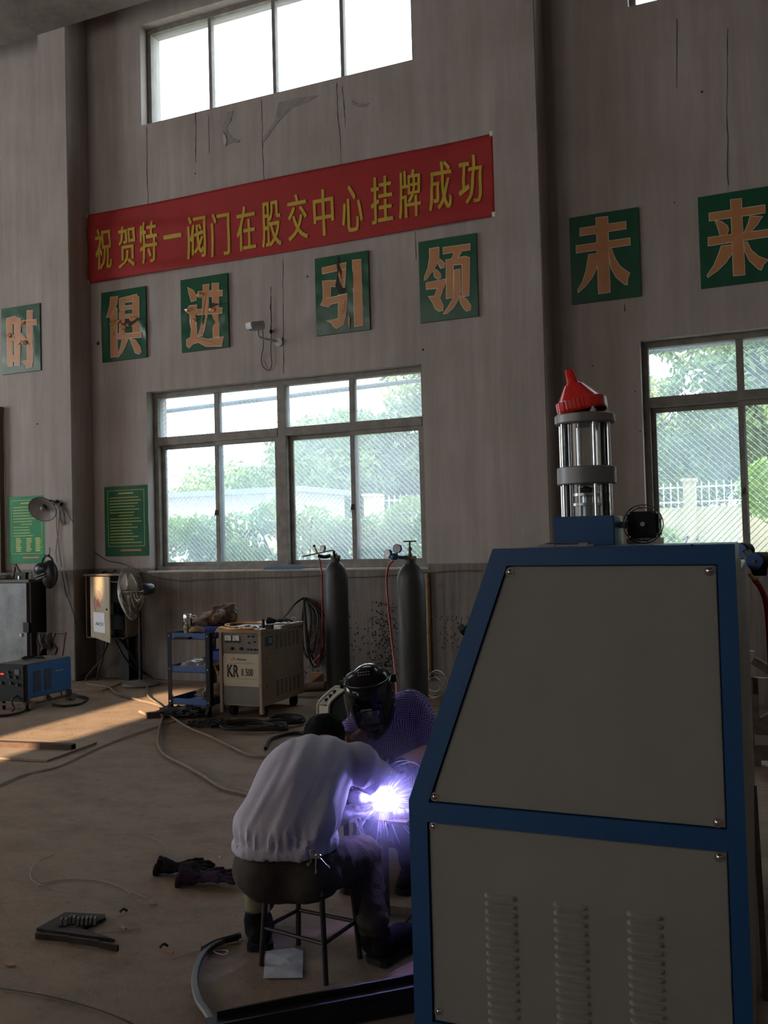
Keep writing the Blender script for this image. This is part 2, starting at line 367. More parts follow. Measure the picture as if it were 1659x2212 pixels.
# cracks and flaked plaster on the back wall
wb = bpy.data.objects['wall_back']
def wcrack(P, wd=.006):
    bm = B(); prev = None; P = spline([wy(x, y, YW) for x, y in P], 8)
    for i, p in enumerate(P):
        k = wd * (.3 + 1.1 * abs(noise.noise(p * 9))); dx = noise.noise(p * 14) * .012
        a, b_ = bm.verts.new((p.x - k + dx, YW - .002, p.z)), bm.verts.new((p.x + k + dx, YW - .002, p.z))
        if prev: bm.faces.new((prev[0], prev[1], b_, a))
        prev = (a, b_)
    obj('crack', bm, CRK, wb)
for P in [[(728, 180), (730, 240), (736, 300), (738, 364)], [(566, 215), (568, 300), (571, 402)], [(318, 275), (319, 360), (321, 450)], [(424, 240), (424, 300), (423, 350)], [(740, 185), (744, 230), (747, 275)],
          [(586, 620), (586, 660), (587, 713)], [(612, 560), (613, 700), (614, 806)], [(1572, 60), (1572, 200), (1573, 400)], [(898, 500), (900, 560)], [(1463, 40), (1464, 190)], [(452, 250), (454, 330)], [(1350, 655), (1352, 672)]]: wcrack(P, .005)
def wpatch(P, m, t=.004):
    obj('plaster_flake', prism(B(), [(wy(x, y, YW).x, wy(x, y, YW).z) for x, y in P], lambda u, v, t_: Vector((u, YW - t_, v)), 0.001, t), m, wb)
BARE = mat('bare_render', (.28, .25, .235), .9, 0, .2, 12, .4, 60); EDGE = mat('lifted_paint', (.46, .43, .40), .8, 0, .1, 20)
wpatch([(492, 242), (504, 240), (500, 262), (490, 276), (496, 290), (508, 300), (520, 303), (516, 309), (502, 308), (488, 316), (484, 300), (480, 280), (486, 262)], BARE)
wpatch([(603, 222), (640, 212), (690, 206), (664, 222), (634, 232), (618, 246), (604, 262), (590, 280), (572, 306), (566, 302), (582, 280), (596, 256)], BARE)
wpatch([(760, 215), (780, 225), (800, 222), (792, 231), (776, 232), (762, 226)], BARE)
wpatch([(484, 287), (488, 292), (492, 304), (489, 316), (485, 308)], EDGE, .012)
for x, y, r in [(213, 742, .022), (665, 597, .01), (915, 755, .012), (183, 660, .008), (1517, 198, .01), (126, 915, .01), (82, 916, .01), (1281, 790, .007), (1373, 845, .006), (1458, 437, .006), (1384, 931, .006), (423, 375, .008), (551, 393, .006), (835, 1080, .005), (600, 912, .006)]:
    p = wy(x, y, YW); obj('nail_hole', cyl(B(), (p.x, YW - .004, p.z), (p.x, YW + .001, p.z), r, n=8), CRK, wb)
R2 = random.Random(3)
bm = B()
for i in range(420):
    a = wy(R2.uniform(640, 930), R2.uniform(1330, 1470), YW); 
    if R2.random() < .4: a = wy(R2.gauss(835, 14), R2.uniform(1300, 1440), YW)
    prism(bm, [(a.x + R2.uniform(.2, 1) * .014 * math.cos(k), a.z + R2.uniform(.3, 1) * .016 * math.sin(k)) for k in (0, 1.2, 2.5, 3.7, 5)], lambda u, v, t_: Vector((u, YW - t_, v)), .0005, .002)
obj('splatter', bm, CRK, wb, kind='stuff')
bm = B(); R2 = random.Random(4)
for i in range(60):
    a = wy(R2.gauss(975, 25), R2.uniform(1330, 1400), YW)
    prism(bm, [(a.x + R2.uniform(.2, 1) * .008 * math.cos(k), a.z + R2.uniform(.3, 1) * .02 * math.sin(k)) for k in (0, 1.2, 2.5, 3.7, 5)], lambda u, v, t_: Vector((u, YW - t_, v)), .0005, .002)
obj('splatter', bm, CRK, wb, kind='stuff')

# windows
def pane_bm(x0, x1, y, z0, z1): return BX(x0, x1, y - .0025, y + .0025, z0, z1)
def window(idx, x0, x1, z0, z1, upper=False, clean=()):
    r = bpy.data.objects.new('window_%d' % idx, None); COL.objects.link(r); r.location = (x0, YW, z0); r['kind'] = 'structure'
    W = x1 - x0; H = z1 - z0; y = .17; c = W / 2
    bm = B(); t = .055
    for a in [(0, W, y - .05, y + .06, 0, t * .9), (0, W, y - .05, y + .06, H - t, H), (0, t, y - .05, y + .06, t * .9, H - t), (W - t, W, y - .05, y + .06, t * .9, H - t)]: box(bm, *a)
    obj('window_frame', bm, WFRAME, r, bevel=.004)
    if upper:
        step = (W - t) / 4
        for k in (1, 2, 3): obj('mullion', BX(t / 2 + step * k - .02, t / 2 + step * k + .02, y - .03, y + .04, t * .9, H - t), WFRAME, r, bevel=.003)
        for k in range(4): obj('glass_pane', pane_bm(t / 2 + step * k + .02, t / 2 + step * (k + 1) - .02, y, t * .9, H - t), GLASSC, r)
    else:
        zt = 1.46; obj('mullion', BX(c - .05, c + .05, y - .05, y + .06, t * .9, H - t), WFRAME, r, bevel=.004)
        for a, b_ in ((t, c - .05), (c + .05, W - t)):
            m = (a + b_) / 2
            obj('transom', BX(a, b_, y - .055, y + .06, zt - .045, zt + .045), WFRAME, r, bevel=.005)
            obj('mullion', BX(m - .03, m + .03, y - .03, y + .04, zt + .045, H - t), WFRAME, r, bevel=.003)
            obj('glass_pane', pane_bm(a, m - .03, y, zt + .045, H - t), GLASS, r); obj('glass_pane', pane_bm(m + .03, b_, y, zt + .045, H - t), GLASS, r)
            # two sliding sashes, the left one in the outer track
            for s, (p, q_, yy) in enumerate(((a, m + .03, y + .035), (m - .03, b_, y - .02))):
                bm = B(); sw = .045; z_0 = t * .9; z_1 = zt - .045
                for d in [(p, q_, yy - .018, yy + .018, z_0, z_0 + sw), (p, q_, yy - .018, yy + .018, z_1 - sw, z_1), (p, p + sw, yy - .018, yy + .018, z_0 + sw, z_1 - sw), (q_ - sw, q_, yy - .018, yy + .018, z_0 + sw, z_1 - sw)]: box(bm, *d)
                so = obj('sliding_sash', bm, WFRAME, r, bevel=.003)
                obj('glass_pane', pane_bm(p + sw, q_ - sw, yy, z_0 + sw, z_1 - sw), GLASSC if (idx, a > 1, s) in clean else GLASS, so)
                if s == 1:
                    bm = B(); box(bm, p + .008, p + .028, yy - .04, yy - .018, .6, .66); cyl(bm, (p + .018, yy - .045, .66), (p + .005, yy - .05, .58), .007, .004, 8); obj('window_latch', bm, DSTEEL, so)
        # diamond mesh outside
        bm = B(); s = .055; yy = y + .12; k = -int(H / s) - 1
        while k * s < W:
            for sg in (1, -1):
                xa = k * s; za = 0; xb = xa + H; zb = H
                if xa < 0: za = -xa; xa = 0
                if xb > W: zb = H - (xb - W); xb = W
                if zb > za:
                    A = Vector((xa, yy, za)); C_ = Vector((xb, yy, zb))
                    if sg < 0: A.x = W - A.x; C_.x = W - C_.x
                    cyl(bm, A, C_, .0026, n=3, caps=False)
            k += 1
        tag(obj('wire_mesh', bm, STEEL, r), kind='stuff')
    return r
window(1, -6.33, -3.04, 1.19, 3.2); window(2, -.96, 2.33, 1.19, 3.2, clean=((2, False, 1), (2, True, 0))); window(3, -11.7, -8.44, 1.19, 3.2)
for k, (a, b_) in enumerate(BAYS): window(4 + k, a, b_, 6.235, 7.39, upper=True)
# light cement ledge along the sill
for i, (a, b_) in enumerate(BAYS[:2]): tag(obj('trim_%d' % (6 + i), BX(a - .02, b_ + .02, YW - .012, YW + .12, 1.178, 1.196), mat('cement_ledge', (.42, .39, .35), .8, 0, .2, 8)), kind='structure')

# ------------------------------------------------------------------ outside
GROUND = mat('pale_earth', (.42, .38, .30), .9, 0, .2, 1.5, .3, 10)
bm = B(); bmesh.ops.create_grid(bm, x_segments=60, y_segments=40, size=1)
for v in bm.verts:
    x = v.co.x * 60 - 10; y = 8.8 + (v.co.y + 1) * 32; v.co.x = x; v.co.y = y; v.co.z = .35 + max(0, (y - 13)) * .045 + noise.noise(Vector((x, y, 0)) * .3) * .1
tag(obj('ground', bm, GROUND), kind='structure')
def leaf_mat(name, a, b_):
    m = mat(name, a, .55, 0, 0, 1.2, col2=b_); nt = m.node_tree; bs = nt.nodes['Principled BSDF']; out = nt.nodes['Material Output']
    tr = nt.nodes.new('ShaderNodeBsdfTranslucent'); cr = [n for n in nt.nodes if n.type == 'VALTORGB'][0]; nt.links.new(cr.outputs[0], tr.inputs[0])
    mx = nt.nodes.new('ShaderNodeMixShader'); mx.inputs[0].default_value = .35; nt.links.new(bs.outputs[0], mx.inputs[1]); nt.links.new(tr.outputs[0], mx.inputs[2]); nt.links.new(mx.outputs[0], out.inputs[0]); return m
LEAF = leaf_mat('leaf_sun_tint', (.14, .30, .06), (.50, .66, .20)); LEAFD = leaf_mat('leaf_shade_tint', (.08, .16, .06), (.28, .40, .15))  # sun and shade are put into these two leaf colours
BARK = mat('bark', (.12, .09, .07), .9, 0, .3, 10, .5, 30)
def foliage(name, blobs, n, leaf, m, parent, seed=0):
    """leaf cards scattered through a cloud of clumps"""
    rg = np.random.RandomState(seed); nb = len(blobs); wts = np.array([b_[3] * b_[4] * b_[5] for b_ in blobs]) ** .7; wts /= wts.sum(); idx = rg.choice(nb, n, p=wts); bl = np.array(blobs)[idx]
    d = rg.normal(size=(n, 3)); d /= np.linalg.norm(d, axis=1)[:, None]; rad = rg.uniform(.55, 1.05, n) ** .6; c = bl[:, :3] + d * rad[:, None] * bl[:, 3:6]
    nrm = d + rg.normal(size=(n, 3)) * .7; nrm /= np.linalg.norm(nrm, axis=1)[:, None]; t = np.cross(nrm, rg.normal(size=(n, 3))); t /= np.linalg.norm(t, axis=1)[:, None]; bt = np.cross(nrm, t)
    s = leaf * rg.uniform(.6, 1.4, n)[:, None]; v = np.stack([c - t * s, c - bt * s * .45, c + t * s, c + bt * s * .45], 1).reshape(-1, 3) - np.array(wloc(parent))[None]
    me = bpy.data.meshes.new(name); me.vertices.add(4 * n); me.vertices.foreach_set('co', v.ravel()); me.loops.add(4 * n); me.loops.foreach_set('vertex_index', np.arange(4 * n)); me.polygons.add(n)
    me.polygons.foreach_set('loop_start', np.arange(n) * 4); me.polygons.foreach_set('loop_total', np.full(n, 4)); me.update(); me.materials.append(m)
    o = bpy.data.objects.new(name, me); COL.objects.link(o); o.parent = parent; o['kind'] = 'stuff'; return o
def clumps(cx, cy, z0, z1, rx, ry, n, r, seed):
    R = random.Random(seed); o = []
    for i in range(n):
        z = R.uniform(z0, z1); f = 1 - .5 * ((z - z0) / max(.01, z1 - z0)) ** 2; o.append((cx + R.uniform(-rx, rx) * f, cy + R.uniform(-ry, ry) * f, z, r * R.uniform(.6, 1.2), r * R.uniform(.6, 1.2), r * R.uniform(.5, 1)))
    return o
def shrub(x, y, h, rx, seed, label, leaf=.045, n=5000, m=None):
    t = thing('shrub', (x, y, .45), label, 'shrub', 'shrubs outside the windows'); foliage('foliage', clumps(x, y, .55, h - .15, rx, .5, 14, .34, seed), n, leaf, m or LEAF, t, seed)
    bm = B(); R = random.Random(seed)
    for k in range(7): tube(bm, [(x, y, .3), (x + R.uniform(-.3, .3), y + R.uniform(-.2, .2), .8), (x + R.uniform(-rx, rx), y + R.uniform(-.3, .3), h - .2)], .012, 5, 3)
    obj('stem', bm, BARK, t, world=True)
SH = [(-9.4, 10.4, 1.9, .8, 'leafy green shrub seen through the far left lower pane'), (-8.1, 10.6, 1.82, .75, 'green shrub outside, at the left end of the left window'), (-6.9, 10.5, 1.86, .75, 'green shrub outside, behind the second lower pane from the left'), (-5.8, 10.4, 1.98, .75, 'tallest green shrub outside, behind the middle of the left window'),
      (-4.7, 10.5, 1.90, .7, 'green shrub outside, behind the gas cylinder with the lever'), (-3.7, 10.2, 1.95, .7, 'green shrub outside, behind the right end of the left window'), (-1.35, 11.3, 1.62, .75, 'weedy shrub outside, at the lower left corner of the right window'), (-.35, 11.0, 1.30, .5, 'low weedy shrub outside, under the white railing')]
for i, (x, y, h, rx, lb) in enumerate(SH): shrub(x, y, h, rx, 20 + i, lb)
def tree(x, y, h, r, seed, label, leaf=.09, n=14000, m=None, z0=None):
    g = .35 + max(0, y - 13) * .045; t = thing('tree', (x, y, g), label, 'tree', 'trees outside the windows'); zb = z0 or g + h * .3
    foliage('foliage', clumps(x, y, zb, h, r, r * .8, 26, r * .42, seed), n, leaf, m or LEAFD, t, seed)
    bm = B(); R = random.Random(seed); tube(bm, [(x, y, g - .1), (x + .15, y, g + h * .3), (x - .1, y, h * .8)], .16, 8, 4, rf=lambda s: 1 - .7 * s)
    for k in range(7):
        z = g + h * (.25 + .07 * k); an = R.uniform(0, 6.28); tube(bm, [(x, y, z), (x + math.cos(an) * r * .4, y + math.sin(an) * r * .4, z + .5), (x + math.cos(an) * r * .9, y + math.sin(an) * r * .8, z + 1.1)], .05, 5, 3, rf=lambda s: 1 - .7 * s)
    obj('trunk', bm, BARK, t, world=True)
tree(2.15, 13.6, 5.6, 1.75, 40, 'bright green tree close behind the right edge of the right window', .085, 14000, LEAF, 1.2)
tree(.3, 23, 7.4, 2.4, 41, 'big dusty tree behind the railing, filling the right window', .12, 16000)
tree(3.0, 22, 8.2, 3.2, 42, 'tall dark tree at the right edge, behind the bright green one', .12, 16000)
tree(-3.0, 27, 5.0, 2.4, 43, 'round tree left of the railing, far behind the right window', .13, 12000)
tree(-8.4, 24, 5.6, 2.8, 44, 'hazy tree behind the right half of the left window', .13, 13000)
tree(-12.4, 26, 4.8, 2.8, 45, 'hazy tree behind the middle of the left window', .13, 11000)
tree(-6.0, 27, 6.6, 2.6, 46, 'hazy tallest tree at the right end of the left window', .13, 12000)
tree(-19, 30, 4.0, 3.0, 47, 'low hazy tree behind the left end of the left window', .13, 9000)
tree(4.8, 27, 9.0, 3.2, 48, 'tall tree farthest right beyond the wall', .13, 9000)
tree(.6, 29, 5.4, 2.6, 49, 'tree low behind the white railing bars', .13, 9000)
# boundary wall with white railing
MAS = mat('cream_render', (.62, .56, .40), .85, 0, .15, 2, .2, 20); WRAIL = mat('white_railing', (.8, .8, .78), .5)
def p_at(px, py, Y): return wy(px, py, Y)
bwall = thing('boundary_wall', (0, 17, .5), 'cream masonry boundary wall with pillar and white railing outside', 'wall')
z_t = wy(1560, 1092, 17).z
a = wy(1477, 1060, 17); b_ = wy(1503, 1060, 17)
obj('masonry_base', BX(-9.8, a.x, 17, 17.25, .3, z_t, ), MAS, bwall, world=True); obj('masonry_base', BX(b_.x, 7, 17, 17.25, .3, z_t), MAS, bwall, world=True)
def pillar(x0, x1): 
    bm = BX(x0, x1, 16.93, 17.32, .3, wy(1490, 1039, 17).z); box(bm, x0 - .03, x1 + .03, 16.9, 17.35, wy(1490, 1039, 17).z, wy(1490, 1039, 17).z + .05); obj('pillar', bm, MAS, bwall, world=True)
pillar(a.x, b_.x); pillar(-7.5, -7.25)
zr = wy(1560, 1040, 17).z
bm = B()
for z in (z_t + .08, zr - .08): box(bm, b_.x, 7, 17.1, 17.13, z, z + .03); box(bm, -7.25, a.x, 17.1, 17.13, z, z + .03)
obj('rail', bm, WRAIL, bwall, world=True)
x = b_.x + .1
PK = None
def picket(x):
    global PK
    if PK is None:
        bm = B(); box(bm, -.012, .012, -.012, .012, 0, zr - z_t); cyl(bm, (0, 0, zr - z_t), (0, 0, zr - z_t + .05), .014, .002, 6); PK = obj('picket', bm, WRAIL, bwall); o = PK
    else: o = PK.copy(); COL.objects.link(o); o.parent = bwall
    o.location = (x, .115, z_t - .5)
while x < 4.2: picket(x); x += .125
x = a.x - .1
while x > -7.2: picket(x); x -= .125
# low white-walled shed, roof just showing in the left window
s = thing('shed', (-10.8, 17.5, .5), 'low white shed with a grey roof edge outside the left window', 'building')
za = wy(540, 1068, 17.5).z; xa = wy(478, 1100, 17.5).x; xb = wy(640, 1100, 17.5).x
obj('wall', BX(xa - 3.2, xb, 17.5, 20, .3, za), mat('white_render', (.75, .76, .76), .8, 0, .05), s, world=True); obj('roof', BX(xa - 3.5, xb + .25, 17.25, 20.3, za, za + .12), mat('blue_grey_sheet', (.35, .42, .50), .5, 0, .1), s, world=True)
# bluish pipe crossing high outside
A_ = wy(1400, 760, 11.5); B_ = wy(1659, 728, 11.5); d = (B_ - A_)
solo('overhead_pipe', cyl(B(), A_ - d * 12, B_ + d * 6, .035, n=10), mat('bluish_pipe', (.20, .26, .34), .5), 'bluish overhead pipe crossing outside the top panes', 'pipe', loc=A_)

# ------------------------------------------------------------------ banner
bt = thing('banner', (-4.67, YW - .03, 4.92), 'long red cloth banner with yellow characters across the wall', 'banner')
def ban_y(x, z):  # gentle sag folds
    f = (z - 4.53) / .8; u = (x + 7.1) / 4.87
    return YW - .03 - .012 * math.sin(u * 9 + f * 3) - .02 * max(0, math.sin((f + u * .55) * 11)) * math.exp(-((u - .15) / .25) ** 2) - .014 * math.sin((f - u * .8) * 17) * math.exp(-((u - .95) / .12) ** 2)
nx, nz = 150, 26; bm = B(); g = []
for i in range(nx + 1):
    row = []
    for j in range(nz + 1):
        x = -7.085 + 4.845 * i / nx; f = j / nz; sag = -.012 * math.sin(PI * i / nx); z = 4.525 + .80 * f + sag
        row.append(bm.verts.new((x, ban_y(x, z), z)))
    g.append(row)
for i in range(nx):
    for j in range(nz): bm.faces.new((g[i][j], g[i + 1][j], g[i + 1][j + 1], g[i][j + 1]))
bo = obj('banner_cloth', bm, BANR, bt, world=True, smooth=True); sm = bo.modifiers.new('s', 'SOLIDIFY'); sm.thickness = .004
CH = '祝贺特一阀门在股交中心挂牌成功'
CP = [(226, 538), (276, 534), (322, 523), (373, 510), (425, 511), (476, 505), (531, 492), (586, 483), (643, 468), (700, 459), (762, 450), (826, 431), (886, 418), (951, 401), (1016, 387)]
for k, ch in enumerate(CH):
    hh = .045 if ch == '一' else .475; bm, s_ = text_bm(ch, height=hh, width=.225, bold=.0, smear=.005, depth=.002)
    bmesh.ops.subdivide_edges(bm, edges=[e for e in bm.edges if e.calc_length() > .06], cuts=2)
    cpt = wy(*CP[k], YW - .04); stand(bm, (cpt.x, 0, cpt.z))
    for v in bm.verts: v.co.y = ban_y(v.co.x, v.co.z) - .006 + v.co.y * .6
    obj('character', bm, BANY, bt, world=True)
for x, z in ((-7.09, 5.31), (-7.09, 4.53), (-2.24, 5.31), (-2.24, 4.53)): obj('fixing', BX(x - .03, x + .01, YW - .045, YW - .0015, z - .015, z + .03), mat('pale_tape', (.6, .57, .5), .7), bt, world=True)

# ------------------------------------------------------------------ slogan boards, glyphs drawn stroke by stroke
def gl(ox, oy, s, strokes): return [[(ox + x / s, oy + y / s) for x, y in st] for st in strokes]
G = {}
G['shi'] = ((-8.43, -7.83), gl(0, 490, 3.130, [[(50, 622), (88, 616), (91, 940), (57, 943)], [(103, 612), (146, 625), (140, 935), (105, 936)], [(50, 622), (108, 607), (130, 652), (52, 660)], [(80, 735), (108, 733), (108, 765), (80, 767)], [(80, 872), (108, 872), (108, 908), (80, 910)],
    [(143, 640), (255, 628), (255, 660), (143, 672)], [(188, 570), (225, 567), (228, 905), (222, 945), (185, 957), (178, 930), (155, 910), (190, 905)], [(138, 712), (165, 735), (185, 770), (182, 800), (165, 800), (156, 778), (142, 745)]]))
G['ju'] = ((-6.92, -6.3), gl(0, 490, 3.130, [[(752, 478), (800, 472), (795, 520), (772, 570), (752, 610), (727, 612), (738, 575), (750, 520)], [(752, 560), (797, 550), (800, 875), (755, 883)], [(813, 487), (848, 484), (848, 735), (815, 740)], [(905, 462), (945, 475), (945, 725), (905, 730)], [(813, 487), (930, 458), (940, 500), (815, 514)],
    [(835, 540), (915, 530), (915, 552), (835, 562)], [(835, 598), (915, 588), (915, 610), (835, 620)], [(835, 655), (915, 646), (915, 668), (835, 678)], [(798, 728), (962, 715), (962, 746), (798, 759)], [(835, 755), (878, 753), (855, 800), (830, 850), (803, 880), (800, 862), (822, 810)], [(885, 758), (922, 768), (950, 810), (958, 845), (945, 860), (920, 850), (905, 810)]]))
G['jin'] = ((-5.83, -5.225), gl(0, 490, 3.130, [[(1345, 440), (1508, 430), (1508, 465), (1345, 475)], [(1340, 560), (1508, 548), (1508, 582), (1340, 595)], [(1378, 395), (1418, 390), (1415, 560), (1403, 640), (1388, 700), (1372, 738), (1348, 735), (1362, 690), (1376, 600)], [(1440, 385), (1482, 382), (1485, 742), (1447, 745)],
    [(1275, 412), (1310, 430), (1332, 465), (1330, 495), (1300, 505), (1285, 455)], [(1290, 535), (1335, 530), (1335, 560), (1325, 610), (1335, 650), (1338, 735), (1355, 750), (1410, 762), (1515, 745), (1502, 805), (1400, 808), (1345, 780), (1310, 790), (1282, 818), (1268, 805), (1268, 765), (1295, 750), (1300, 690), (1290, 640), (1292, 590), (1262, 570)]]))
G['yin'] = ((-4.172, -3.572), gl(530, 480, 3.130, [[(525, 310), (685, 275), (682, 315), (528, 348)], [(640, 285), (685, 278), (675, 440), (635, 445)], [(528, 400), (675, 392), (672, 436), (530, 432)], [(530, 400), (582, 395), (578, 560), (565, 572), (518, 560), (535, 520)], [(540, 522), (695, 485), (690, 528), (560, 560)], [(635, 495), (695, 487), (682, 640), (665, 690), (620, 717), (600, 700), (590, 680), (555, 668), (600, 662), (635, 650)], [(730, 258), (785, 253), (798, 695), (745, 703)]]))
G['ling'] = ((-3.03, -2.44), gl(530, 480, 3.130, [[(1250, 180), (1312, 170), (1312, 235), (1290, 300), (1262, 340), (1232, 380), (1215, 390), (1220, 362), (1240, 310), (1252, 240)], [(1300, 240), (1325, 255), (1350, 278), (1346, 305), (1325, 310), (1308, 280)], [(1272, 312), (1300, 325), (1322, 348), (1325, 370), (1308, 385), (1285, 370)], [(1228, 412), (1358, 385), (1350, 430), (1318, 510), (1340, 560), (1340, 595), (1315, 600), (1290, 585), (1270, 540), (1245, 503), (1285, 500), (1305, 445), (1230, 452)],
    [(1343, 172), (1522, 147), (1522, 185), (1470, 192), (1440, 240), (1400, 252), (1418, 200), (1345, 213)], [(1362, 258), (1408, 250), (1408, 505), (1365, 515)], [(1362, 256), (1490, 232), (1520, 240), (1518, 278), (1365, 292)], [(1470, 243), (1520, 240), (1515, 495), (1470, 503)], [(1418, 325), (1455, 318), (1458, 470), (1445, 520), (1410, 580), (1370, 615), (1345, 618), (1378, 570), (1412, 510)], [(1455, 498), (1500, 520), (1528, 565), (1525, 590), (1500, 600), (1480, 580), (1458, 540)]]))
G['wei'] = ((-1.547, -.93), gl(1200, 380, 3.614, [[(322, 328), (410, 318), (428, 905), (342, 917)], [(197, 410), (550, 357), (552, 410), (197, 466)], [(168, 547), (582, 485), (585, 535), (168, 600)], [(265, 615), (335, 605), (335, 690), (290, 790), (240, 855), (183, 907), (180, 890), (215, 830), (245, 740)], [(418, 578), (440, 572), (465, 640), (505, 705), (582, 760), (565, 800), (563, 845), (545, 843), (480, 790), (440, 720)]]))
G['lai'] = ((-.424, .2), gl(1200, 380, 3.614, [[(1372, 187), (1452, 178), (1480, 768), (1395, 777)], [(1205, 292), (1635, 228), (1637, 285), (1207, 348)], [(1197, 482), (1680, 416), (1682, 468), (1197, 543)], [(1252, 350), (1300, 358), (1345, 390), (1352, 420), (1340, 460), (1290, 462), (1272, 400)], [(1525, 315), (1615, 318), (1575, 380), (1520, 440), (1478, 445), (1510, 370)], [(1300, 548), (1382, 538), (1382, 600), (1335, 670), (1270, 735), (1195, 787), (1190, 775), (1240, 700), (1275, 620)], [(1475, 520), (1498, 515), (1530, 580), (1590, 630), (1660, 655), (1625, 690), (1610, 730), (1590, 725), (1520, 660), (1485, 590)]]))
LB = {'shi': 'green slogan board with 时, farthest left on the wall', 'ju': 'green slogan board with a torn orange 俱, under the banner', 'jin': 'green slogan board with a wrinkled orange 进', 'yin': 'green slogan board with 引, torn down its middle', 'ling': 'green slogan board with orange 领 beside the pilaster', 'wei': 'green slogan board with orange 未, right of the pilaster', 'lai': 'green slogan board with orange 来, cut by the right edge'}
TORN = {'shi': [(65, 738), (160, 655), (168, 785)], 'ju': [(800, 640), (835, 680), (900, 625), (765, 650)], 'jin': [(1280, 560), (1320, 630), (1440, 560), (1360, 460)], 'yin': [], 'ling': [], 'wei': [], 'lai': []}
FOLD = mat('orange_vinyl_fold', (.55, .27, .11), .2, 0, .3, 20, coat=.6); GAP = mat('exposed_dark_backing', (.03, .022, .018), .8)
for k, ((x0, x1), st) in G.items():
    t = thing('slogan_board', ((x0 + x1) / 2, YW, 4.0), LB[k], 'sign', 'green slogan boards on the wall')
    nx = 24; nz = 30; bm = B()
    amp = {'shi': .008, 'ju': .014, 'jin': .014, 'yin': .012}.get(k, .002)
    def sy(x, z, amp=amp, x0=x0): return YW - .022 - amp * max(0, noise.noise(Vector((x * 7, z * 5, 1))) + .25) * math.exp(-((z - 4.0) / .3) ** 4)
    f = [[bm.verts.new((x0 + (x1 - x0) * i / nx, sy(x0 + (x1 - x0) * i / nx, 3.592 + .8 * j / nz), 3.592 + .8 * j / nz)) for j in range(nz + 1)] for i in range(nx + 1)]
    for i in range(nx):
        for j in range(nz): bm.faces.new((f[i][j], f[i + 1][j], f[i + 1][j + 1], f[i][j + 1]))
    obj('board_face', bm, GREENB, t, world=True, smooth=True)
    obj('board_back', BX(x0, x1, YW - .021, YW - .0015, 3.59, 4.394), mat('board_edge', (.06, .08, .06), .7), t, world=True)
    for mname, m, off, yy in (('character_outline', PALEO, .006, .0015), ('character', ORNG, 0, .003)):
        bm = B()
        for s_ in st:
            pl = [(wy(x, y, YW - .022).x, wy(x, y, YW - .022).z) for x, y in s_]
            if off: pl = offs(pl, off)
            prism(bm, pl, lambda u, v, t_, yy=yy: Vector((u, sy(u, v) - t_ - yy - .002, v)), 0, .0015)
        obj(mname, bm, m, t, world=True)
    ox, oy, sc_ = (0, 490, 3.13)
    for (u, v) in TORN[k]:
        p = wy(ox + u / sc_, oy + v / sc_, YW - .03); R = random.Random(int(u)); bm = B(); pr = []
        for a_ in range(9):
            an = a_ / 9 * 2 * PI; pr.append(bm.verts.new((p.x + math.cos(an) * .045 * R.uniform(.6, 1.3), YW - .03 - R.uniform(0, .02), p.z + math.sin(an) * .028 * R.uniform(.6, 1.3))))
        c = bm.verts.new((p.x, YW - .055, p.z)); [bm.faces.new((pr[i], pr[(i + 1) % 9], c)) for i in range(9)]
        obj('wrinkle', bm, FOLD, t, world=True)
    def tear(P, dy=.034, m=GAP):
        obj('tear', prism(B(), [(wy(x, y, YW - .03).x, wy(x, y, YW - .03).z) for x, y in P], lambda u, v, t_: Vector((u, YW - dy - t_, v)), 0, .002), m, t, world=True)
    if k == 'ju': tear(gl(0, 490, 3.13, [[(805, 640), (840, 655), (885, 612), (960, 620), (990, 615), (935, 632), (895, 665), (875, 680), (870, 650), (840, 668)]])[0])
    if k == 'yin':
        tear(gl(530, 480, 3.13, [[(625, 218), (640, 290), (655, 330), (648, 420), (680, 470), (640, 480), (612, 430), (628, 340), (620, 280)]])[0], .032)
        for q_ in [[(640, 330), (658, 400), (650, 420), (632, 350)], [(640, 500), (672, 520), (680, 580), (655, 620), (645, 560)], [(700, 620), (712, 650), (708, 730), (700, 680)]]: tear(gl(530, 480, 3.13, [q_])[0], .035, FOLD)
    if k == 'jin': tear(gl(0, 490, 3.13, [[(1440, 515), (1480, 520), (1545, 516), (1480, 526), (1440, 545), (1420, 580), (1415, 560)]])[0])
    if k == 'shi': tear(gl(0, 490, 3.13, [[(125, 800), (155, 772), (185, 768), (200, 800), (182, 780), (155, 785)]])[0])
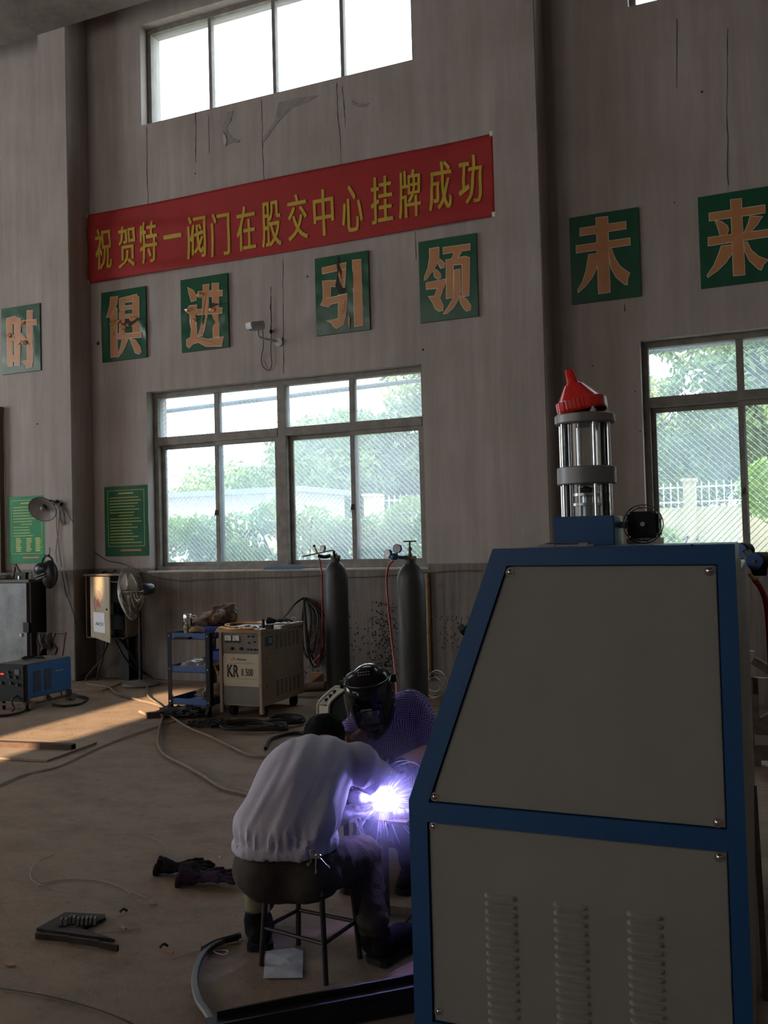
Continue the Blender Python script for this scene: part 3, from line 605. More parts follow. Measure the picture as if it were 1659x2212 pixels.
# the two safety-rule boards lower down
TXT = mat('yellow_print', (.55, .56, .10), .5); BRG = mat('lit_board_green', (.010, .22, .07), .4, 0, .2, 4, .05, 10, spec=.15)  # left board's green is brightened, sun-like light put into the colour
def rules(x0, x1, z0, z1, m, label, y, table):
    t = thing('safety_rules_board', ((x0 + x1) / 2, y, (z0 + z1) / 2), label, 'sign'); obj('board', BX(x0, x1, y - .018, y, z0, z1), m, t, world=True, bevel=.003)
    bm = B(); yy = y - .0195; R = random.Random(int(abs(x0) * 10)); m_ = .05
    for a in [(x0 + m_, x1 - m_, z1 - .05, z1 - .046), (x0 + m_, x1 - m_, z0 + .11, z0 + .114), (x0 + m_, x0 + m_ + .004, z0 + .11, z1 - .05), (x1 - m_ - .004, x1 - m_, z0 + .11, z1 - .05)]: box(bm, a[0], a[1], yy, yy + .003, a[2], a[3])
    obj('printed_border', bm, TXT, t, world=True)
    bm = B(); z = z1 - .09; row = 0
    while z > z0 + .13:
        if table and z < z0 + .30:
            for c in (.16, .32, .46): box(bm, x0 + c - .04, x0 + c + R.uniform(.02, .045), yy, yy + .003, z, z + .011)
            z -= .021; continue
        a = x0 + (.2 if row in (0, 7) else .08); e = x1 - (.2 if row in (0, 7) else R.uniform(.07, .25)); x = a
        while x < e:
            L = R.uniform(.008, .016); box(bm, x, min(x + L, e), yy, yy + .003, z, z + (.016 if row == 0 else .009)); x += L + .005
        z -= .034 if row else .045; row += 1
    obj('lettering', bm, TXT, t, world=True, kind='stuff')
    obj('lettering', BX(x0 + .22, x1 - .1, yy, yy + .003, z0 + .055, z0 + .075), mat('orange_print', (.45, .16, .03), .5), t, world=True)
rules(-6.93, -6.325, 1.368, 2.16, mat('dark_board_green', (.012, .105, .05), .2, 0, .2, 4, .05, 10, coat=.6), 'dark green safety board right of the pilaster, left of the window', YW, False)
rules(-8.37, -7.8, 1.31, 2.105, BRG, 'bright green safety board behind the wall lamp', YW, True)

# green tarp hanging over the far left window
t = thing('tarp', (-8.9, 8.3, 2.2), 'pale green striped tarp hung over the window at the left edge', 'tarp')
TARP = mat('striped_tarp', (.10, .22, .17), .5, 0, 0, 3, col2=(.34, .42, .42), stretch=(1, 1, 3.5), bump=.4, bscale=12)
bm = B(); nx, nz = 40, 40; g = [[bm.verts.new((-9.9 + 1.45 * i / nx, 8.29 - .03 * math.sin(i * .8 + j * .25) - .02 * math.sin(i * .3 - j * .4), 1.24 + 1.93 * j / nz)) for j in range(nz + 1)] for i in range(nx + 1)]
for i in range(nx):
    for j in range(nz): bm.faces.new((g[i][j], g[i + 1][j], g[i + 1][j + 1], g[i][j + 1]))
obj('tarp_sheet', bm, TARP, t, world=True, smooth=True); obj('batten', BX(-8.47, -8.43, 8.27, 8.34, 1.2, 3.2), mat('brown_batten', (.12, .075, .045), .7), t, world=True)

# ------------------------------------------------------------------ CCTV camera
p = Vector((-4.62, YW, 3.62)); t = thing('security_camera', p, 'white bullet security camera on a wall bracket above the window', 'camera')
WP = mat('white_housing', (.42, .42, .42), .4, 0, .1)
hc = Vector((-4.71, 8.02, 3.685)); d = Vector((-.25, -.93, -.25)).normalized()
bm = cyl(B(), hc - d * .10, hc + d * .07, .042, .042, 20); obj('housing', bm, WP, t, world=True, bevel=.004, smooth=True)
bm = B(); x_, y_, z_ = frame_to(d); m4 = Matrix((x_, y_, z_)).transposed().to_4x4(); m4.translation = hc
box(bm, -.046, .046, -.012, .05, -.10, .10, mtx=m4); obj('sun_shield', bm, WP, t, world=True, bevel=.008)
ln = obj('lens_plate', cyl(B(), hc + d * .071, hc + d * .075, .037, n=20), BLACK, t, world=True)
for a, b_, r in ((0, .014, .011), (-.016, -.010, .009), (.016, -.010, .009)): obj('lens', cyl(B(), hc + d * .074 + x_ * a + y_ * b_, hc + d * .08 + x_ * a + y_ * b_, r, n=12), mat('lens_grey', (.25, .25, .26), .2), t, world=True)
bm = B(); tube(bm, [hc - d * .03 - Vector((0, 0, .03)), hc + Vector((.02, .05, -.10)), Vector((-4.62, 8.30, 3.58))], .011, 8); obj('arm', bm, WP, t, world=True, smooth=True)
obj('wall_plate', cyl(B(), (-4.62, YW, 3.575), (-4.62, YW - .02, 3.575), .045, n=20), WP, t, world=True, bevel=.003)
pw = lambda x, y, o=.02: wy(x, y, YW - o)
bm = B(); tube(bm, [pw(586, 640), pw(587, 713), pw(586, 760), pw(588, 785), pw(582, 800), pw(568, 790), pw(566, 770), pw(570, 745, .12), hc - d * .1], .004, 5); obj('camera_cable', bm, BLACK, t, world=True)
obj('cable_clip', ico(B(), pw(586, 716), .016, 2, (1, 1, 1.6)), BLACK, t, world=True)
# cable strung along the dado
bm = B(); tube(bm, [pw(x, y) for x, y in [(206, 1195), (235, 1212), (262, 1217), (312, 1238), (345, 1249), (400, 1255), (430, 1252), (500, 1250), (560, 1248), (640, 1246), (700, 1243), (770, 1247), (850, 1242), (915, 1236), (930, 1237), (975, 1233), (1040, 1232)]], .005, 5)
solo('wall_cable', bm, DUSTYRUB, 'thin cable strung loosely along the wall under the window', 'cable', loc=pw(400, 1255))
# pipe by the right pilaster
bm = B(); tube(bm, [pw(924, 1238, .02), pw(926, 1300, .02), pw(928, 1380, .02), pw(930, 1470, .02)], .022, 10, 4); 
solo('wall_pipe', bm, mat('ochre_pipe', (.24, .15, .055), .6, 0, .35, 14), 'ochre stained pipe running down the wall right of the cylinders', 'pipe', loc=pw(930, 1470, .02))
# small blue box on the sill
c = wy(612, 1225, 8.36); t = thing('sill_tray', c, 'flat blue tray lying on the window sill', 'tray'); obj('tray_base', BX(-.21, .21, -.03, .05, 0, .012), mat('blue_tray', (.03, .12, .25), .5), t); obj('tray_rim', box(BX(-.21, .21, -.034, -.03, 0, .022), -.21, .21, .05, .054, 0, .022), mat('blue_tray', 0), t)
t.location.z = 1.197

# ------------------------------------------------------------------ testing machine in the foreground
YF = 2.486; MX0, MX1 = -.982, -.068; ZT = 1.445; ZK = .718; XT = -.707
mc = thing('test_machine', (-.5, YF, 0), 'big blue and grey test machine cabinet filling the right foreground', 'machine')
outl = [(MX0, .02), (MX1, .02), (MX1, ZT), (XT, ZT), (MX0, ZK)]
fx = lambda u, v, t_: Vector((u, YF + t_, v))
UP = [(-.668, 1.397), (-.112, 1.393), (-.112, .716), (-.922, .716)]; LO = [(-.927, .66), (-.112, .66), (-.112, .09), (-.927, .09)]
# frame face: ring of bars round the two panels
bm = B()
for pl in ([(MX0, .02), (MX1, .02), (MX1, .09), (MX0, .09)], [(MX0, .09), (-.927, .09), (-.927, .66), (MX0, .66)], [(-.112, .09), (MX1, .09), (MX1, .66), (-.112, .66)], [(MX0, .66), (MX1, .66), (MX1, .716), (-.922, .716), (MX0, .7165)],
           [(-.112, .716), (MX1, .716), (MX1, 1.393), (-.112, 1.393)], [(MX0, .7165), (-.922, .716), (-.668, 1.397), (XT, ZT), (MX0, ZK)], [(XT, ZT), (-.668, 1.397), (-.112, 1.393), (MX1, 1.393), (MX1, ZT)]):
    prism(bm, pl, fx, 0, .05)
obj('frame', bm, BLUE_M, mc, world=True)
gp = lambda P: [(u + (.003 if u < -.5 else -.003), v + (.003 if v < (1.0 if P is UP else .3) else -.003)) for u, v in P]
obj('upper_panel', prism(B(), offs(UP, -.003), fx, .008, .014), GREY_M, mc, world=True, bevel=.002)
# lower panel with pressed louvres
lp = obj('lower_panel', prism(B(), offs(LO, -.003), fx, .008, .014), GREY_M, mc, world=True, bevel=.002)
def louvre():
    bm = B(); n = 14; m_ = 5; W = .0475; Hh = .0068; rows = []
    for i in range(n + 1):
        x = -W + 2 * W * i / n; e = max(0, 1 - (abs(x) / W) ** 8) ; row = []
        for j in range(m_ + 1):
            s = j / m_; z = -Hh + 2 * Hh * s; y = -.013 * e * math.sin(PI * min(1, s * 1.0) ** .55) if s < 1 else 0
            row.append(bm.verts.new((x, y, z)))
        rows.append(row)
    for i in range(n):
        for j in range(m_): bm.faces.new((rows[i][j], rows[i + 1][j], rows[i + 1][j + 1], rows[i][j + 1]))
    return bm
L0 = obj('louvre', louvre(), GREY_M, lp, smooth=True); first = True; lw = wloc(mc)
for ci, xx in enumerate((-.716, -.521, -.325)):
    for k in range(16):
        z = .470 - k * .0232 - .0
        if ci == 1 and k == 0 and False: continue
        o = L0 if first else L0.copy()
        if not first: COL.objects.link(o)
        first = False; o.parent = lp; o.location = Vector((xx, YF + .0085, z)) - lw
def screw(x, z):
    bm = lathe(B(), [(0, .006), (.004, .0055), (.0075, .003), (.0085, 0), (.013, 0), (.013, -.0015), (0, -.0015)], 16, Matrix.Translation((x, YF + .0065, z)) @ Matrix.Rotation(PI / 2, 4, 'X'))
    obj('screw', bm, CHROME, mc, world=True, smooth=True)
for x, z in ((-.661, 1.378), (-.132, 1.376), (-.904, .732), (-.134, .731), (-.910, .647), (-.133, .643), (-.910, .12), (-.133, .12)): screw(x, z)
# body behind the frame
def ext(u, v, t_): return Vector((u, YF + t_, v))
bm = prism(B(), [(MX0 + .004, .03), (MX1 - .006, .03), (MX1 - .006, ZT - .003), (XT + .003, ZT - .003), (MX0 + .004, ZK)], ext, .05, .62); obj('body', bm, BLUE_M, mc, world=True)
obj('side_panel', BX(MX1 - .006, MX1 - .001, YF + .05, YF + .62, .08, 1.395), GREY_M, mc, world=True)
bm = BX(-.78, MX1 - .002, YF + .62, 4.15, .05, 1.352); obj('rear_housing', bm, GREY_M, mc, world=True, bevel=.006)
obj('housing_lid', BX(-.79, MX1, YF + .62, 4.16, 1.352, 1.36), mat('lit_top_green', (.42, .47, .40), .45), mc, world=True)  # light falling on the housing top is painted in as pale green
for x, y in ((MX0 + .05, YF + .05), (MX1 - .05, YF + .05), (MX0 + .1, YF + .55), (MX1 - .05, 4.0)): obj('foot', cyl(B(), (x, y, 0), (x, y, .05), .03, n=14), RUBBER, mc, world=True)
# access hatch on the sloping face
a0 = Vector((MX0, 0, ZK)); a1 = Vector((XT, 0, ZT)); sd = (a1 - a0).normalized(); nn = Vector((-sd.z, 0, sd.x))
def sl(s, y, h): return a0 + sd * s + nn * h + Vector((0, y, 0))
bm = B(); c_ = [sl(.50, YF + .10, .003), sl(.66, YF + .10, .003), sl(.66, YF + .5, .003), sl(.50, YF + .5, .003)]; cc = [p + nn * .012 for p in c_]
va = [bm.verts.new(p) for p in c_]; vb = [bm.verts.new(p) for p in cc]; bm.faces.new(va); bm.faces.new(vb)
for i in range(4): bm.faces.new((va[i], va[(i + 1) % 4], vb[(i + 1) % 4], vb[i]))
bmesh.ops.recalc_face_normals(bm, faces=bm.faces); obj('gauge_panel', bm, STEEL, mc, world=True)
bm = B(); cyl(bm, sl(.50, YF + .16, .01), sl(.50, YF + .16, .045), .012, n=12); cyl(bm, sl(.50, YF + .16, .045), sl(.49, YF + .16, .052), .02, n=14); obj('knob', bm, BLACK, mc, world=True)
# strip and latch on top
bm = B(); box(bm, -.60, -.44, YF + .09, YF + .105, ZT, ZT + .006); box(bm, -.585, -.55, YF + .08, YF + .12, ZT, ZT + .008); box(bm, -.48, -.455, YF + .08, YF + .12, ZT, ZT + .01)
tube(bm, [(-.60, YF + .1, ZT + .004), (-.56, YF + .08, ZT + .012), (-.50, YF + .085, ZT + .009), (-.45, YF + .1, ZT + .011)], .003, 6); obj('hinge_strip', bm, CHROME, mc, world=True)
obj('marking', BX(-.175, -.168, YF - .001, YF + .012, ZT - .004, ZT + .001), BLACK, mc, world=True)

# glass tank standing on the machine
TX, TY = -.488, 2.775
tk = thing('glass_tank', (TX, TY, ZT), 'glass cylinder tank with grey flanges on a blue box, on top of the machine', 'tank')
S = .00143
obj('base_box', BX(-.0895, .0895, -.08, .10, 0, .088), BLUE_M, tk, bevel=.003)
zb = .088
fl_n = 40
CG = mat('clear_glass', (.95, .98, .97), .02, 0, .0, trans=1, ior=1.45)
def tubeglass(z0, z1, r):
    bm = lathe(B(), [(r, z0), (r, z1), (r - .004, z1), (r - .004, z0), (r, z0)], 40); return bm
def thin_glass():
    m = bpy.data.materials.new('tank_glass'); m.use_nodes = True; nt = m.node_tree; N = nt.nodes; L = nt.links; N.remove(N['Principled BSDF'])
    t = N.new('ShaderNodeBsdfTransparent'); t.inputs[0].default_value = (.96, .98, .97, 1); g = N.new('ShaderNodeBsdfGlossy'); g.inputs['Roughness'].default_value = .03
    fr = N.new('ShaderNodeFresnel'); fr.inputs[0].default_value = 1.5; mx = N.new('ShaderNodeMixShader'); L.new(fr.outputs[0], mx.inputs[0]); L.new(t.outputs[0], mx.inputs[1]); L.new(g.outputs[0], mx.inputs[2]); L.new(mx.outputs[0], N['Material Output'].inputs[0]); return m
TG = thin_glass()
obj('glass_cylinder', tubeglass(zb, .184, .068), TG, tk, smooth=True); obj('glass_cylinder', tubeglass(.237, .368, .068), TG, tk, smooth=True)
def disc(z0, z1, r): return lathe(B(), [(0, z0), (r - .003, z0), (r, z0 + .003), (r, z1 - .003), (r - .003, z1), (0, z1)], 48)
obj('flange', disc(.184, .237, .088), GREY_D, tk, smooth=True); obj('flange', disc(.368, .396, .090), GREY_D, tk, smooth=True)
for an in (PI * .97, PI * 1.22, PI * 1.66, PI * 1.9, PI * .4, PI * .65):
    x, y = .077 * math.cos(an), .077 * math.sin(an); obj('tie_rod', cyl(B(), (x, y, zb), (x, y, .398), .0048, n=12), CHROME, tk, smooth=True)
    obj('nut', lathe(B(), [(0, .396), (.009, .396), (.009, .404), (.005, .404), (.005, .411), (0, .412)], 6, Matrix.Translation((x, y, 0))), STEEL, tk)
bm = B(); cyl(bm, (-.0, 0, zb), (0, 0, .12), .03, n=20); cyl(bm, (0, 0, .12), (0, 0, .128), .05, n=24); cyl(bm, (0, 0, .128), (0, 0, .150), .016, n=16); cyl(bm, (0, 0, .15), (0, 0, .158), .042, n=24)
for an in range(3): cyl(bm, (.035 * math.cos(an * 2.1), .035 * math.sin(an * 2.1), zb), (.035 * math.cos(an * 2.1), .035 * math.sin(an * 2.1), .18), .004, n=8)
obj('valve_head', bm, STEEL, tk, smooth=True); obj('impeller', cyl(cyl(B(), (-.03, 0, .168), (.03, 0, .168), .008, n=8), (0, -.02, .17), (0, .02, .17), .01, n=8), BLACK, tk)
# red funnel lying upside down on the tank
fn = thing('funnel', (TX - .0, TY, ZT + .395), 'red plastic funnel upside down on the tank, spout up', 'funnel')
bm = B(); tilt = Matrix.Rotation(math.radians(-9), 4, 'Y')
prof = [(.072, 0, .0), (.074, .012, 0), (.074, .036, 0), (.066, .040, 0), (.030, .088, -.010), (.020, .093, -.012), (.017, .10, -.013), (.013, .136, -.017), (.0105, .139, -.0175)]
rings = []
for r, z, ox in prof:
    rings.append([bm.verts.new(tilt @ Vector((ox + r * math.copysign(abs(math.cos(t_)) ** .62, math.cos(t_)), r * .92 * math.copysign(abs(math.sin(t_)) ** .62, math.sin(t_)), z * 1.0))) for t_ in [2 * PI * i / 40 for i in range(40)]])
for a, b_ in zip(rings, rings[1:]):
    for i in range(40): bm.faces.new((a[i], a[(i + 1) % 40], b_[(i + 1) % 40], b_[i]))
fo = obj('cone', bm, RED_P, fn, smooth=True); so = fo.modifiers.new('s', 'SOLIDIFY'); so.thickness = .002; so.offset = -1
bm = B(); R = random.Random(1)
for i in range(7): x = -.055 + i * .012; a = tilt @ Vector((x, -.0700 + .004 * abs(x) / .05, .006)); b_ = tilt @ Vector((x, -.0700 + .004 * abs(x) / .05, .036)); bar(bm, a, b_, .002, .003)
obj('rib', bm, RED_P, fn)
fn.location = (TX - .004, TY, ZT + .404)
# motor behind the tank
mt = thing('gear_motor', (-.33, 2.84, ZT), 'black square gear motor with wire guard beside the tank', 'motor')
bm = BX(-.045, .045, -.05, .05, .018, .098); obj('housing', bm, BLACK, mt, bevel=.008)
obj('foot_bracket', BX(-.05, .05, -.04, .04, 0, .018), mat('cream_bracket', (.45, .44, .34), .5), mt)
obj('shaft_boss', cyl(B(), (0, -.056, .06), (0, -.05, .06), .007, n=12), STEEL, mt)
bm = B(); 
for r in (.058, .05): tube(bm, [(r * math.cos(a), -.04, .06 + r * math.sin(a)) for a in [2 * PI * i / 24 for i in range(25)]], .0016, 5, 0)
for a in range(8): cyl(bm, (.045 * math.cos(a * PI / 4), -.05, .06 + .045 * math.sin(a * PI / 4)), (.058 * math.cos(a * PI / 4 + .3), -.04, .06 + .058 * math.sin(a * PI / 4 + .3)), .0014, n=4)
obj('wire_guard', bm, CHROME, mt)
obj('mounting_bar', BX(-.11, -.045, -.01, .01, .05, .07), STEEL, mt)
# pressure regulator behind the right edge
GB = mat('gauge_blue', (.015, .05, .19), .35, 0, .08)
def gauge(name, bm_parent, c, r, d, m, face=True):
    d = Vector(d).normalized(); o = obj(name, cyl(B(), Vector(c), Vector(c) + d * r * .75, r, n=28), m, bm_parent, world=True, smooth=True, bevel=.0)
    if face:
        f = obj('dial', cyl(B(), Vector(c) + d * r * .75, Vector(c) + d * (r * .77), r * .86, n=28), mat('dial_white', (.55, .56, .56), .4), o, world=True)
        x_, y_, z_ = frame_to(d); e = Vector(c) + d * r * .79; nb = bar(B(), e - x_ * r * .1, e + (x_ * .45 + y_ * .5) * r, r * .07, r * .03); obj('needle', nb, BLACK, o, world=True)
    return o
rg = thing('pressure_regulator', dep(1635, 1240, 3.1), 'blue twin gauge regulator behind the machine at right edge', 'regulator')
c1 = dep(1598, 1190, 3.35); c2 = dep(1630, 1212, 3.1)
for c_, lb_ in ((c1, 0), (c2, 1)):
    o = obj('gauge', cyl(B(), c_ + Vector((.02, .04, 0)), c_, .028 if not lb_ else .029, n=28), GB, rg, world=True, smooth=True); obj('rim', cyl(B(), c_ + Vector((.025, .055, 0)), c_ + Vector((.006, .012, 0)), .031, n=28), BLACK, o, world=True, smooth=True)
obj('centre_screw', cyl(B(), c2 + Vector((-.001, -.004, 0)), c2, .005, n=12), BRASS, rg, world=True)
bm = B(); bar(bm, c1 + Vector((.02, .03, 0)), c2 + Vector((.01, .03, -.035)), .03, .03); box(bm, c2.x - .01, c2.x + .04, c2.y + .01, c2.y + .05, c2.z - .05, c2.z - .02); obj('valve_body', bm, BLACK, rg, world=True, bevel=.004)
bm = B(); tube(bm, [dep(1620, 1238, 3.1), dep(1626, 1246, 3.1), dep(1632, 1252, 3.1)], .007, 8); obj('hose_fitting', bm, BRASS, rg, world=True)
bm = B(); tube(bm, [dep(1631, 1251, 3.1), dep(1646, 1272, 3.12), dep(1657, 1308, 3.15), dep(1664, 1400, 3.2), dep(1672, 1640, 3.3), fl(1690, 1900, .02)], .010, 8); obj('hose', bm, mat('red_hose', (.33, .02, .025), .45, 0, .15), rg, world=True, smooth=True)

# ------------------------------------------------------------------ steel rack behind the machine at right
t = thing('steel_rack', fl(1655, 1560), 'dark steel rack with rusty beams at the right edge', 'rack')
Yr = 6.2
def rp(x, y, Y=Yr): return wy(x, y, Y)
bm = B(); bar(bm, rp(1625, 1405), rp(1626, 1480), .03, .03); obj('upright', bm, mat('grey_angle', (.2, .17, .15), .6, .3), t, world=True)
bm = B(); bar(bm, rp(1627, 1425), rp(1690, 1462), .05, .05); obj('sloping_beam', bm, DSTEEL, t, world=True)
bm = B(); bar(bm, rp(1627, 1480), rp(1720, 1482), .05, .10); obj('shelf_beam', bm, mat('pale_beam', (.16, .12, .09), .7), t, world=True)
for ya, hh, m in ((1570, .10, DSTEEL), (1600, .14, mat('pink_brown_beam', (.20, .15, .13), .7)), (1622, .12, DSTEEL)):
    bm = B(); bar(bm, rp(1632, ya), rp(1760, ya + 3), .08, hh * .8); obj('stacked_beam', bm, m, t, world=True)
bm = B(); bar(bm, rp(1632, 1565), rp(1690, 1530), .04, .04); obj('brace', bm, DSTEEL, t, world=True)
for x in (1636, 1720): bm = B(); a = rp(x, 1640); bar(bm, (a.x, a.y, 0), (a.x, a.y, .55), .05, .05); obj('post', bm, DSTEEL, t, world=True)
# leaning bar near the right edge
bm = B(); bar(bm, dep(1630, 1700, 3.6), dep(1665, 2300, 2.7), .02, .02); solo('steel_bar', bm, DSTEEL, 'dark thin steel bar leaning right behind the machine', 'bar', loc=dep(1630, 1700, 3.6))

# ------------------------------------------------------------------ gas cylinders
CYLM = mat('scuffed_grey_green_cylinder', (.040, .042, .038), .5, .15, .4, 5, .25, 30, stretch=(1, 1, .4))
def gas(x, y, r, label, z_s=1.335):
    t = thing('gas_cylinder', (x, y, 0), label, 'gas cylinder', 'gas cylinders by the window')
    pr = [(0, 0), (r * .95, 0), (r, .02), (r, z_s - .20), (r * .985, z_s - .17), (r * .93, z_s - .125), (r * .80, z_s - .08), (r * .60, z_s - .045), (r * .44, z_s - .03), (r * .38, z_s - .02)]
    obj('body', lathe(B(), pr, 40), CYLM, t, smooth=True); obj('neck_ring', lathe(B(), [(0, z_s - .025), (r * .40, z_s - .025), (r * .40, z_s + .008), (r * .30, z_s + .014), (0, z_s + .014)], 24), CYLM, t, smooth=True); return t
tops = {}
g1 = gas(-3.60, 7.46, .1095, 'scuffed gas cylinder with a lever-arm regulator, nearer the welding set', wy(716, 1208, 7.46).z)
zs = wy(716, 1208, 7.46).z
def stem(t, z, r=.012):
    bm = B(); cyl(bm, (0, 0, z), (0, 0, z + .05), .018, n=12); box(bm, -.045, .045, -.018, .018, z + .01, z + .035); obj('valve', bm, mat('dull_brass', (.12, .10, .07), .5, .7, .3), t, bevel=.002)
stem(g1, zs)
X_ = CR.copy(); X_.z = 0; X_.normalize(); Yc = Vector((-X_.y, X_.x, 0))
def lp_(t, px, py, Y): return wy(px, py, Y)
bm = B(); tube(bm, [wy(716, 1200, 7.46), wy(702, 1203, 7.44), wy(688, 1200, 7.42)], .017, 10); tube(bm, [wy(724, 1205, 7.4), wy(722, 1190, 7.4)], .013, 8, 0); obj('regulator_body', bm, BLACK, g1, world=True)
bm = B(); bar(bm, wy(655, 1202, 7.40), wy(722, 1188, 7.40), .010, .012); obj('lever', bm, DSTEEL, g1, world=True)
gauge('gauge', g1, wy(700.5, 1184, 7.42), .029, (-.3, -.9, .0), mat('dark_gauge', (.04, .045, .05), .4))
bm = B(); cyl(bm, wy(680, 1179, 7.40), wy(686, 1194, 7.40), .006, .012, 8); obj('flowmeter_tube', bm, mat('amber_plastic', (.55, .28, .08), .4), g1, world=True); obj('cap', cyl(B(), wy(679, 1177, 7.40), wy(680.5, 1181, 7.40), .011, n=10), BLACK, g1, world=True)
bm = B(); tube(bm, [wy(691, 1205, 7.4), wy(694, 1225, 7.4), wy(697, 1245, 7.40), wy(698, 1300, 7.5), wy(696, 1380, 7.56), wy(690, 1440, 7.6)], .008, 8); obj('hose', bm, mat('red_hose', 0), g1, world=True)
zs2 = wy(881, 1211, 6.35).z
g2 = gas(-2.445, 6.35, .1095, 'dark gas cylinder with twin blue gauges and a red hose', zs2); stem(g2, zs2)
bm = B(); cyl(bm, (0, 0, zs2 + .04), (0, 0, zs2 + .075), .014, .009, 12); cyl(bm, (0, 0, zs2 + .075), (0, 0, zs2 + .10), .017, .014, 6); cyl(bm, (0, 0, zs2 + .10), (0, 0, zs2 + .145), .007, n=10); obj('valve_stem', bm, mat('dull_brass', 0), g2)
bm = B(); tube(bm, [(.045 * math.cos(a), .045 * math.sin(a), zs2 + .145) for a in [2 * PI * i / 20 for i in range(21)]], .006, 6, 0); bar(bm, (-.045, 0, zs2 + .145), (.045, 0, zs2 + .145), .008, .006); bar(bm, (0, -.045, zs2 + .145), (0, .045, zs2 + .145), .008, .006); obj('handwheel', bm, mat('rusty_red', (.16, .05, .03), .6, .3, .3), g2)
bm = B(); tube(bm, [wy(880, 1202, 6.3), wy(872, 1204, 6.28), wy(862, 1203, 6.27)], .013, 10); ico(bm, wy(853, 1202, 6.25), .03, 3, (1.1, 1, .9)); tube(bm, [wy(857, 1200, 6.25), wy(860, 1190, 6.25)], .008, 8, 0); obj('regulator_body', bm, mat('regulator_blue', (.02, .06, .13), .4), g2, world=True, smooth=True)
gauge('gauge', g2, wy(842, 1196, 6.26), .033, (-.35, -.93, .05), GB); gauge('gauge', g2, wy(861, 1184.5, 6.26), .033, (.0, -1, .0), GB)
bm = B(); tube(bm, [wy(850, 1211, 6.25), wy(841, 1222, 6.25), wy(836, 1250, 6.24), wy(839, 1300, 6.22), wy(845, 1360, 6.2), wy(853, 1430, 6.15), wy(858, 1480, 6.1), wy(860, 1530, 6.05)], .0085, 8); obj('hose', bm, mat('red_hose', 0), g2, world=True)

# ------------------------------------------------------------------ welding power source (the tall beige one)
BEI = mat('beige_enamel', (.235, .17, .11), .5, 0, .12, 4, .15, 60); PAN = mat('grey_brown_panel', (.105, .088, .07), .5, 0, .15, 5); CREAM = mat('cream_panel', (.36, .31, .21), .5, 0, .1, 5); INK = mat('black_ink', (.02, .02, .02), .6)
KX0, KX1, KY0, KY1, KZ0, KZ1 = -4.335, -3.918, 6.65, 7.40, .10, .72
kr = thing('welding_power_source', ((KX0 + KX1) / 2, KY0, 0), 'tall beige welding power source with KR II 500 on its front', 'welder')
obj('cabinet', BX(KX0 + .012, KX1, KY0 + .02, KY1, KZ0, KZ1), BEI, kr, world=True, bevel=.004)
bm = BX(KX0 - .01, KX1 + .01, KY0 - .015, KY1 + .01, KZ1, KZ1 + .03); obj('top_cover', bm, BEI, kr, world=True, bevel=.004)
for a, b_ in ((KX0, KX0 + .03), (KX1 - .03, KX1)): obj('corner_post', BX(a, b_, KY0 - .004, KY0 + .03, KZ0 - .06, KZ1), BEI, kr, world=True, bevel=.003)
yf = KY0 + .010
obj('control_panel', BX(KX0 + .03, KX1 - .03, yf, yf + .02, .545, .71), PAN, kr, world=True); obj('name_plate', BX(KX0 + .032, KX1 - .028, yf - .002, yf + .02, .265, .54), CREAM, kr, world=True); obj('lower_panel', BX(KX0 + .03, KX1 - .03, yf, yf + .02, .115, .262), PAN, kr, world=True)
for x in (-4.245, -4.165):
    mo = obj('meter', BX(x - .032, x + .032, yf - .012, yf, .635, .695), mat('meter_face', (.5, .5, .47), .3), kr, world=True, bevel=.003); obj('meter_window', BX(x - .03, x + .03, yf - .014, yf - .012, .635, .652), BLACK, mo, world=True)
    obj('needle', bar(B(), (x, yf - .014, .65), (x - .012, yf - .014, .68), .002, .002), BLACK, mo, world=True)
R = random.Random(5)
for x, z in ((-4.21, .585), (-4.12, .585), (-4.045, .69), (-4.0, .69), (-4.04, .635), (-3.985, .645), (-4.05, .58), (-4.02, .58), (-3.985, .58), (-3.955, .58)):
    r_ = .014 if z < .6 and x < -4.1 else .007; obj('knob', cyl(cyl(B(), (x, yf - .012, z), (x, yf, z), r_, n=14), (x, yf - .018, z), (x, yf - .012, z), r_ * .7, n=14), BLACK, kr, world=True)
def wtxt(parent, s, c, h, w_=None, bold=0, m=INK, r=(1, 0, 0), u=(0, 0, 1), name='lettering', depth=.0015):
    bm, _ = text_bm(s, height=h, width=w_, bold=bold, depth=depth); stand(bm, c, r, u); return obj(name, bm, m, parent, world=True)
wtxt(kr, 'KR', (-4.205, yf - .003, .395), .105, .115, .02); wtxt(kr, 'II', (-4.113, yf - .003, .385), .062, .018, 0); wtxt(kr, '500', (-4.045, yf - .003, .387), .062, .072, .01); wtxt(kr, 'Auto', (-4.12, yf - .003, .495), .020, .095, .008)
obj('printed_line', box(BX(-4.25, -3.99, yf - .004, yf, .46, .462), -4.25, -3.99, yf - .004, yf, .33, .332), INK, kr, world=True)
obj('emblem', prism(prism(B(), [(-4.23, .485), (-4.20, .51), (-4.185, .485)], lambda u, v, t_: Vector((u, yf - .003 - t_, v)), 0, .001), [(-4.205, .51), (-4.19, .512), (-4.17, .485), (-4.18, .485)], lambda u, v, t_: Vector((u, yf - .003 - t_, v)), 0, .001), mat('orange_print', 0), kr, world=True)
for x, z in ((-4.30, .53), (-3.95, .525), (-4.30, .28), (-3.95, .285)): obj('screw', cyl(B(), (x, yf - .005, z), (x, yf, z), .005, n=8), BLACK, kr, world=True)
